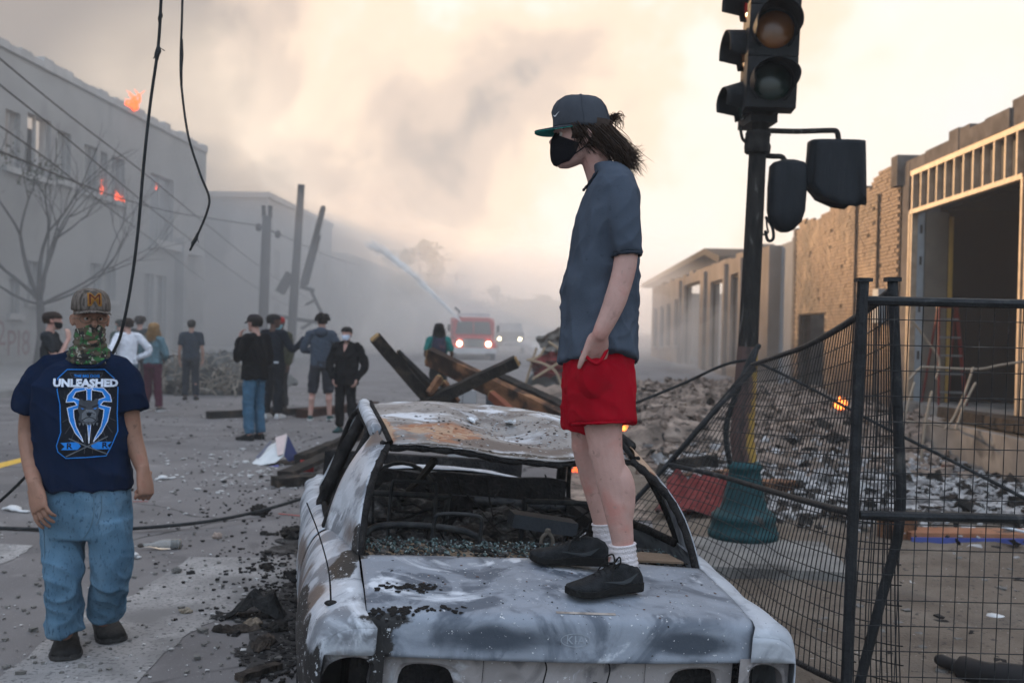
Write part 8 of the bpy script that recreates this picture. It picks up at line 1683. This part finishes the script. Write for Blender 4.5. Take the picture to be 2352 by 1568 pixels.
# clear bottle lying on the road
def bottle():
    a, b = G(322, 1252, .036), G(417, 1248, .036); d = (b-a).normalized(); L = (b-a).length; t = thing('glass_bottle', 'clear glass bottle with dark label lying on the road', 'bottle', G(372, 1262)); O = V(t.location); m = bpy.data.materials.new('clear_glass'); m.use_nodes = True; bs = m.node_tree.nodes['Principled BSDF']; bs.inputs['Base Color'].default_value = (.92, .93, .90, 1); bs.inputs['Roughness'].default_value = .05; bs.inputs['Transmission Weight'].default_value = .85; bs.inputs['IOR'].default_value = 1.3
    u = d.orthogonal().normalized(); w = d.cross(u); prof = [(0, .012), (.05, .013), (.06, .012), (.25, .014), (.40, .028), (.50, .036), (.97, .036), (1, .030)]
    rr = lambda sc: [[a-O+d*(x*L)+u*(r*sc*math.cos(q))+w*(r*sc*math.sin(q)) for q in [2*math.pi*k/20 for k in range(20)]] for x, r in prof]
    part('glass', MB().loft(rr(1)), m, t, True); part('label', MB().loft([[a-O+d*(x*L)+u*(.0366*math.cos(q))+w*(.0366*math.sin(q)) for q in [-2.3+2.0*k/10 for k in range(11)]] for x in (.72, .90)], caps=False, close=False), mat('label_black', (.015, .014, .013), 6, 3, .7), t, True); part('drink', MB().loft([[a-O+d*(x*L)+u*(.033*math.cos(q))+w*(.033*math.sin(q)) for q in [2*math.pi*k/14 for k in range(14)] ] for x in (.93, .985)]), mat('drink_amber', (.55, .28, .04), 4, 3, .3), t, True); part('neck_ring', MB().tube([a-O-d*.004, a-O+d*.012], .0145, 12), mat('ring_dark', (.06, .05, .045), 4, 3, .6), t, True)
bottle()
def bag(px0, py0, px1, py1, label, m, w=.05):
    a, b = G(px0, py0, .012), G(px1, py1, .012); mb = MB(); mb.tube(crv([a, a.lerp(b, .3)+V((0, .02, .015)), a.lerp(b, .7), b]), [(w*.3, .012)]*4+[(w, .02)]*5+[(w*.5, .01)]*7, 10); solo('plastic_scrap', mb, m, label, 'scrap', smooth=True)
m_pl = mat('plastic_pale', (.5, .5, .5), 12, 4, .5, spec=.5); bag(8, 1168, 62, 1174, 'pale plastic scrap at the left edge of the road', m_pl); bag(302, 1281, 320, 1279, 'white paper scrap below the bottle', m_pl, .03); bag(358, 1101, 400, 1096, 'white paper scrap left of the torn panel', m_pl, .04)
bag(2255, 1422, 2352, 1428, 'white crumpled scrap in the dirt at the right edge', m_pl, .04)
b = G(2260, 1560, .05); solo('dark_bumper', MB().tube(crv([G(2160, 1515, .06), G(2200, 1530, .06), G(2260, 1548, .07), G(2360, 1562, .08), G(2450, 1560, .08)]), [(.03, .03)]*6+[(.05, .06)]*6+[(.055, .07)]*9, 10), mat('bumper_dark', (.02, .019, .02), 6, 5, .6), 'dark curved bumper strip in the dirt at bottom right', 'bumper', smooth=True)
# ================================================================== haze and smoke
def box_volume(name, lo, hi, m, label):
    mb = MB(); mb.hexa([V((lo[0], lo[1], lo[2])), V((hi[0], lo[1], lo[2])), V((hi[0], hi[1], lo[2])), V((lo[0], hi[1], lo[2])), V((lo[0], lo[1], hi[2])), V((hi[0], lo[1], hi[2])), V((hi[0], hi[1], hi[2])), V((lo[0], hi[1], hi[2]))]); return stuff(name, mb, m, None, label, 'haze')
HZ = box_volume('haze', (-900, -60, -1.0), (900, 1600, 16.0), volume('haze_air', (.97, .965, .96), .0022, .05), 'pale smoke haze filling the whole street')
def puff(c, r, m, label, seed):
    mb = MB(); mb.ell((0, 0, 0), r, n=40, m=26); me = mb.mesh('smoke'); displace(me, lambda p, n: min(r)*.45*noise.noise(V((p.x/r[0], p.y/r[1], p.z/r[2]))*1.7+V((seed, 0, 0)))+min(r)*.18*noise.noise(V((p.x/r[0], p.y/r[1], p.z/r[2]))*4)); o = obj('smoke', me, m, None, True, c); o['kind'] = 'stuff'; tag(o, label, 'smoke')
sm = volume('smoke_grey', (.40, .405, .415), .028, .1)
puff((-15.5, 42, 3.0), (8.5, 21, 7), sm, 'grey smoke drifting in front of the burning building', 1)
puff((-11, 68, 2.5), (9, 20, 7.5), volume('smoke_thick', (.82, .785, .75), .050, .1), 'thick smoke filling the street behind the utility poles', 2)
sm2 = volume('smoke_pale', (.95, .92, .88), .026, .2)
puff((-4, 78, 2.0), (10, 20, 6.5), sm2, 'pale smoke round the water jet', 3)
puff((4, 66, 1.5), (12, 24, 6), volume('smoke_thin', (.95, .93, .91), .028, .1), 'thin pale smoke hanging over the end of the street', 5)
puff((10.5, 42, 1.0), (3.5, 13, 2.6), sm2, 'low pale smoke along the gutted row', 4)
puff((-7, 27, 1.0), (9, 12, 4.0), volume('smoke_veil', (.62, .62, .625), .011, .1), 'faint smoke veil round the onlookers', 6)
bpy.data.scenes.remove(TMP)
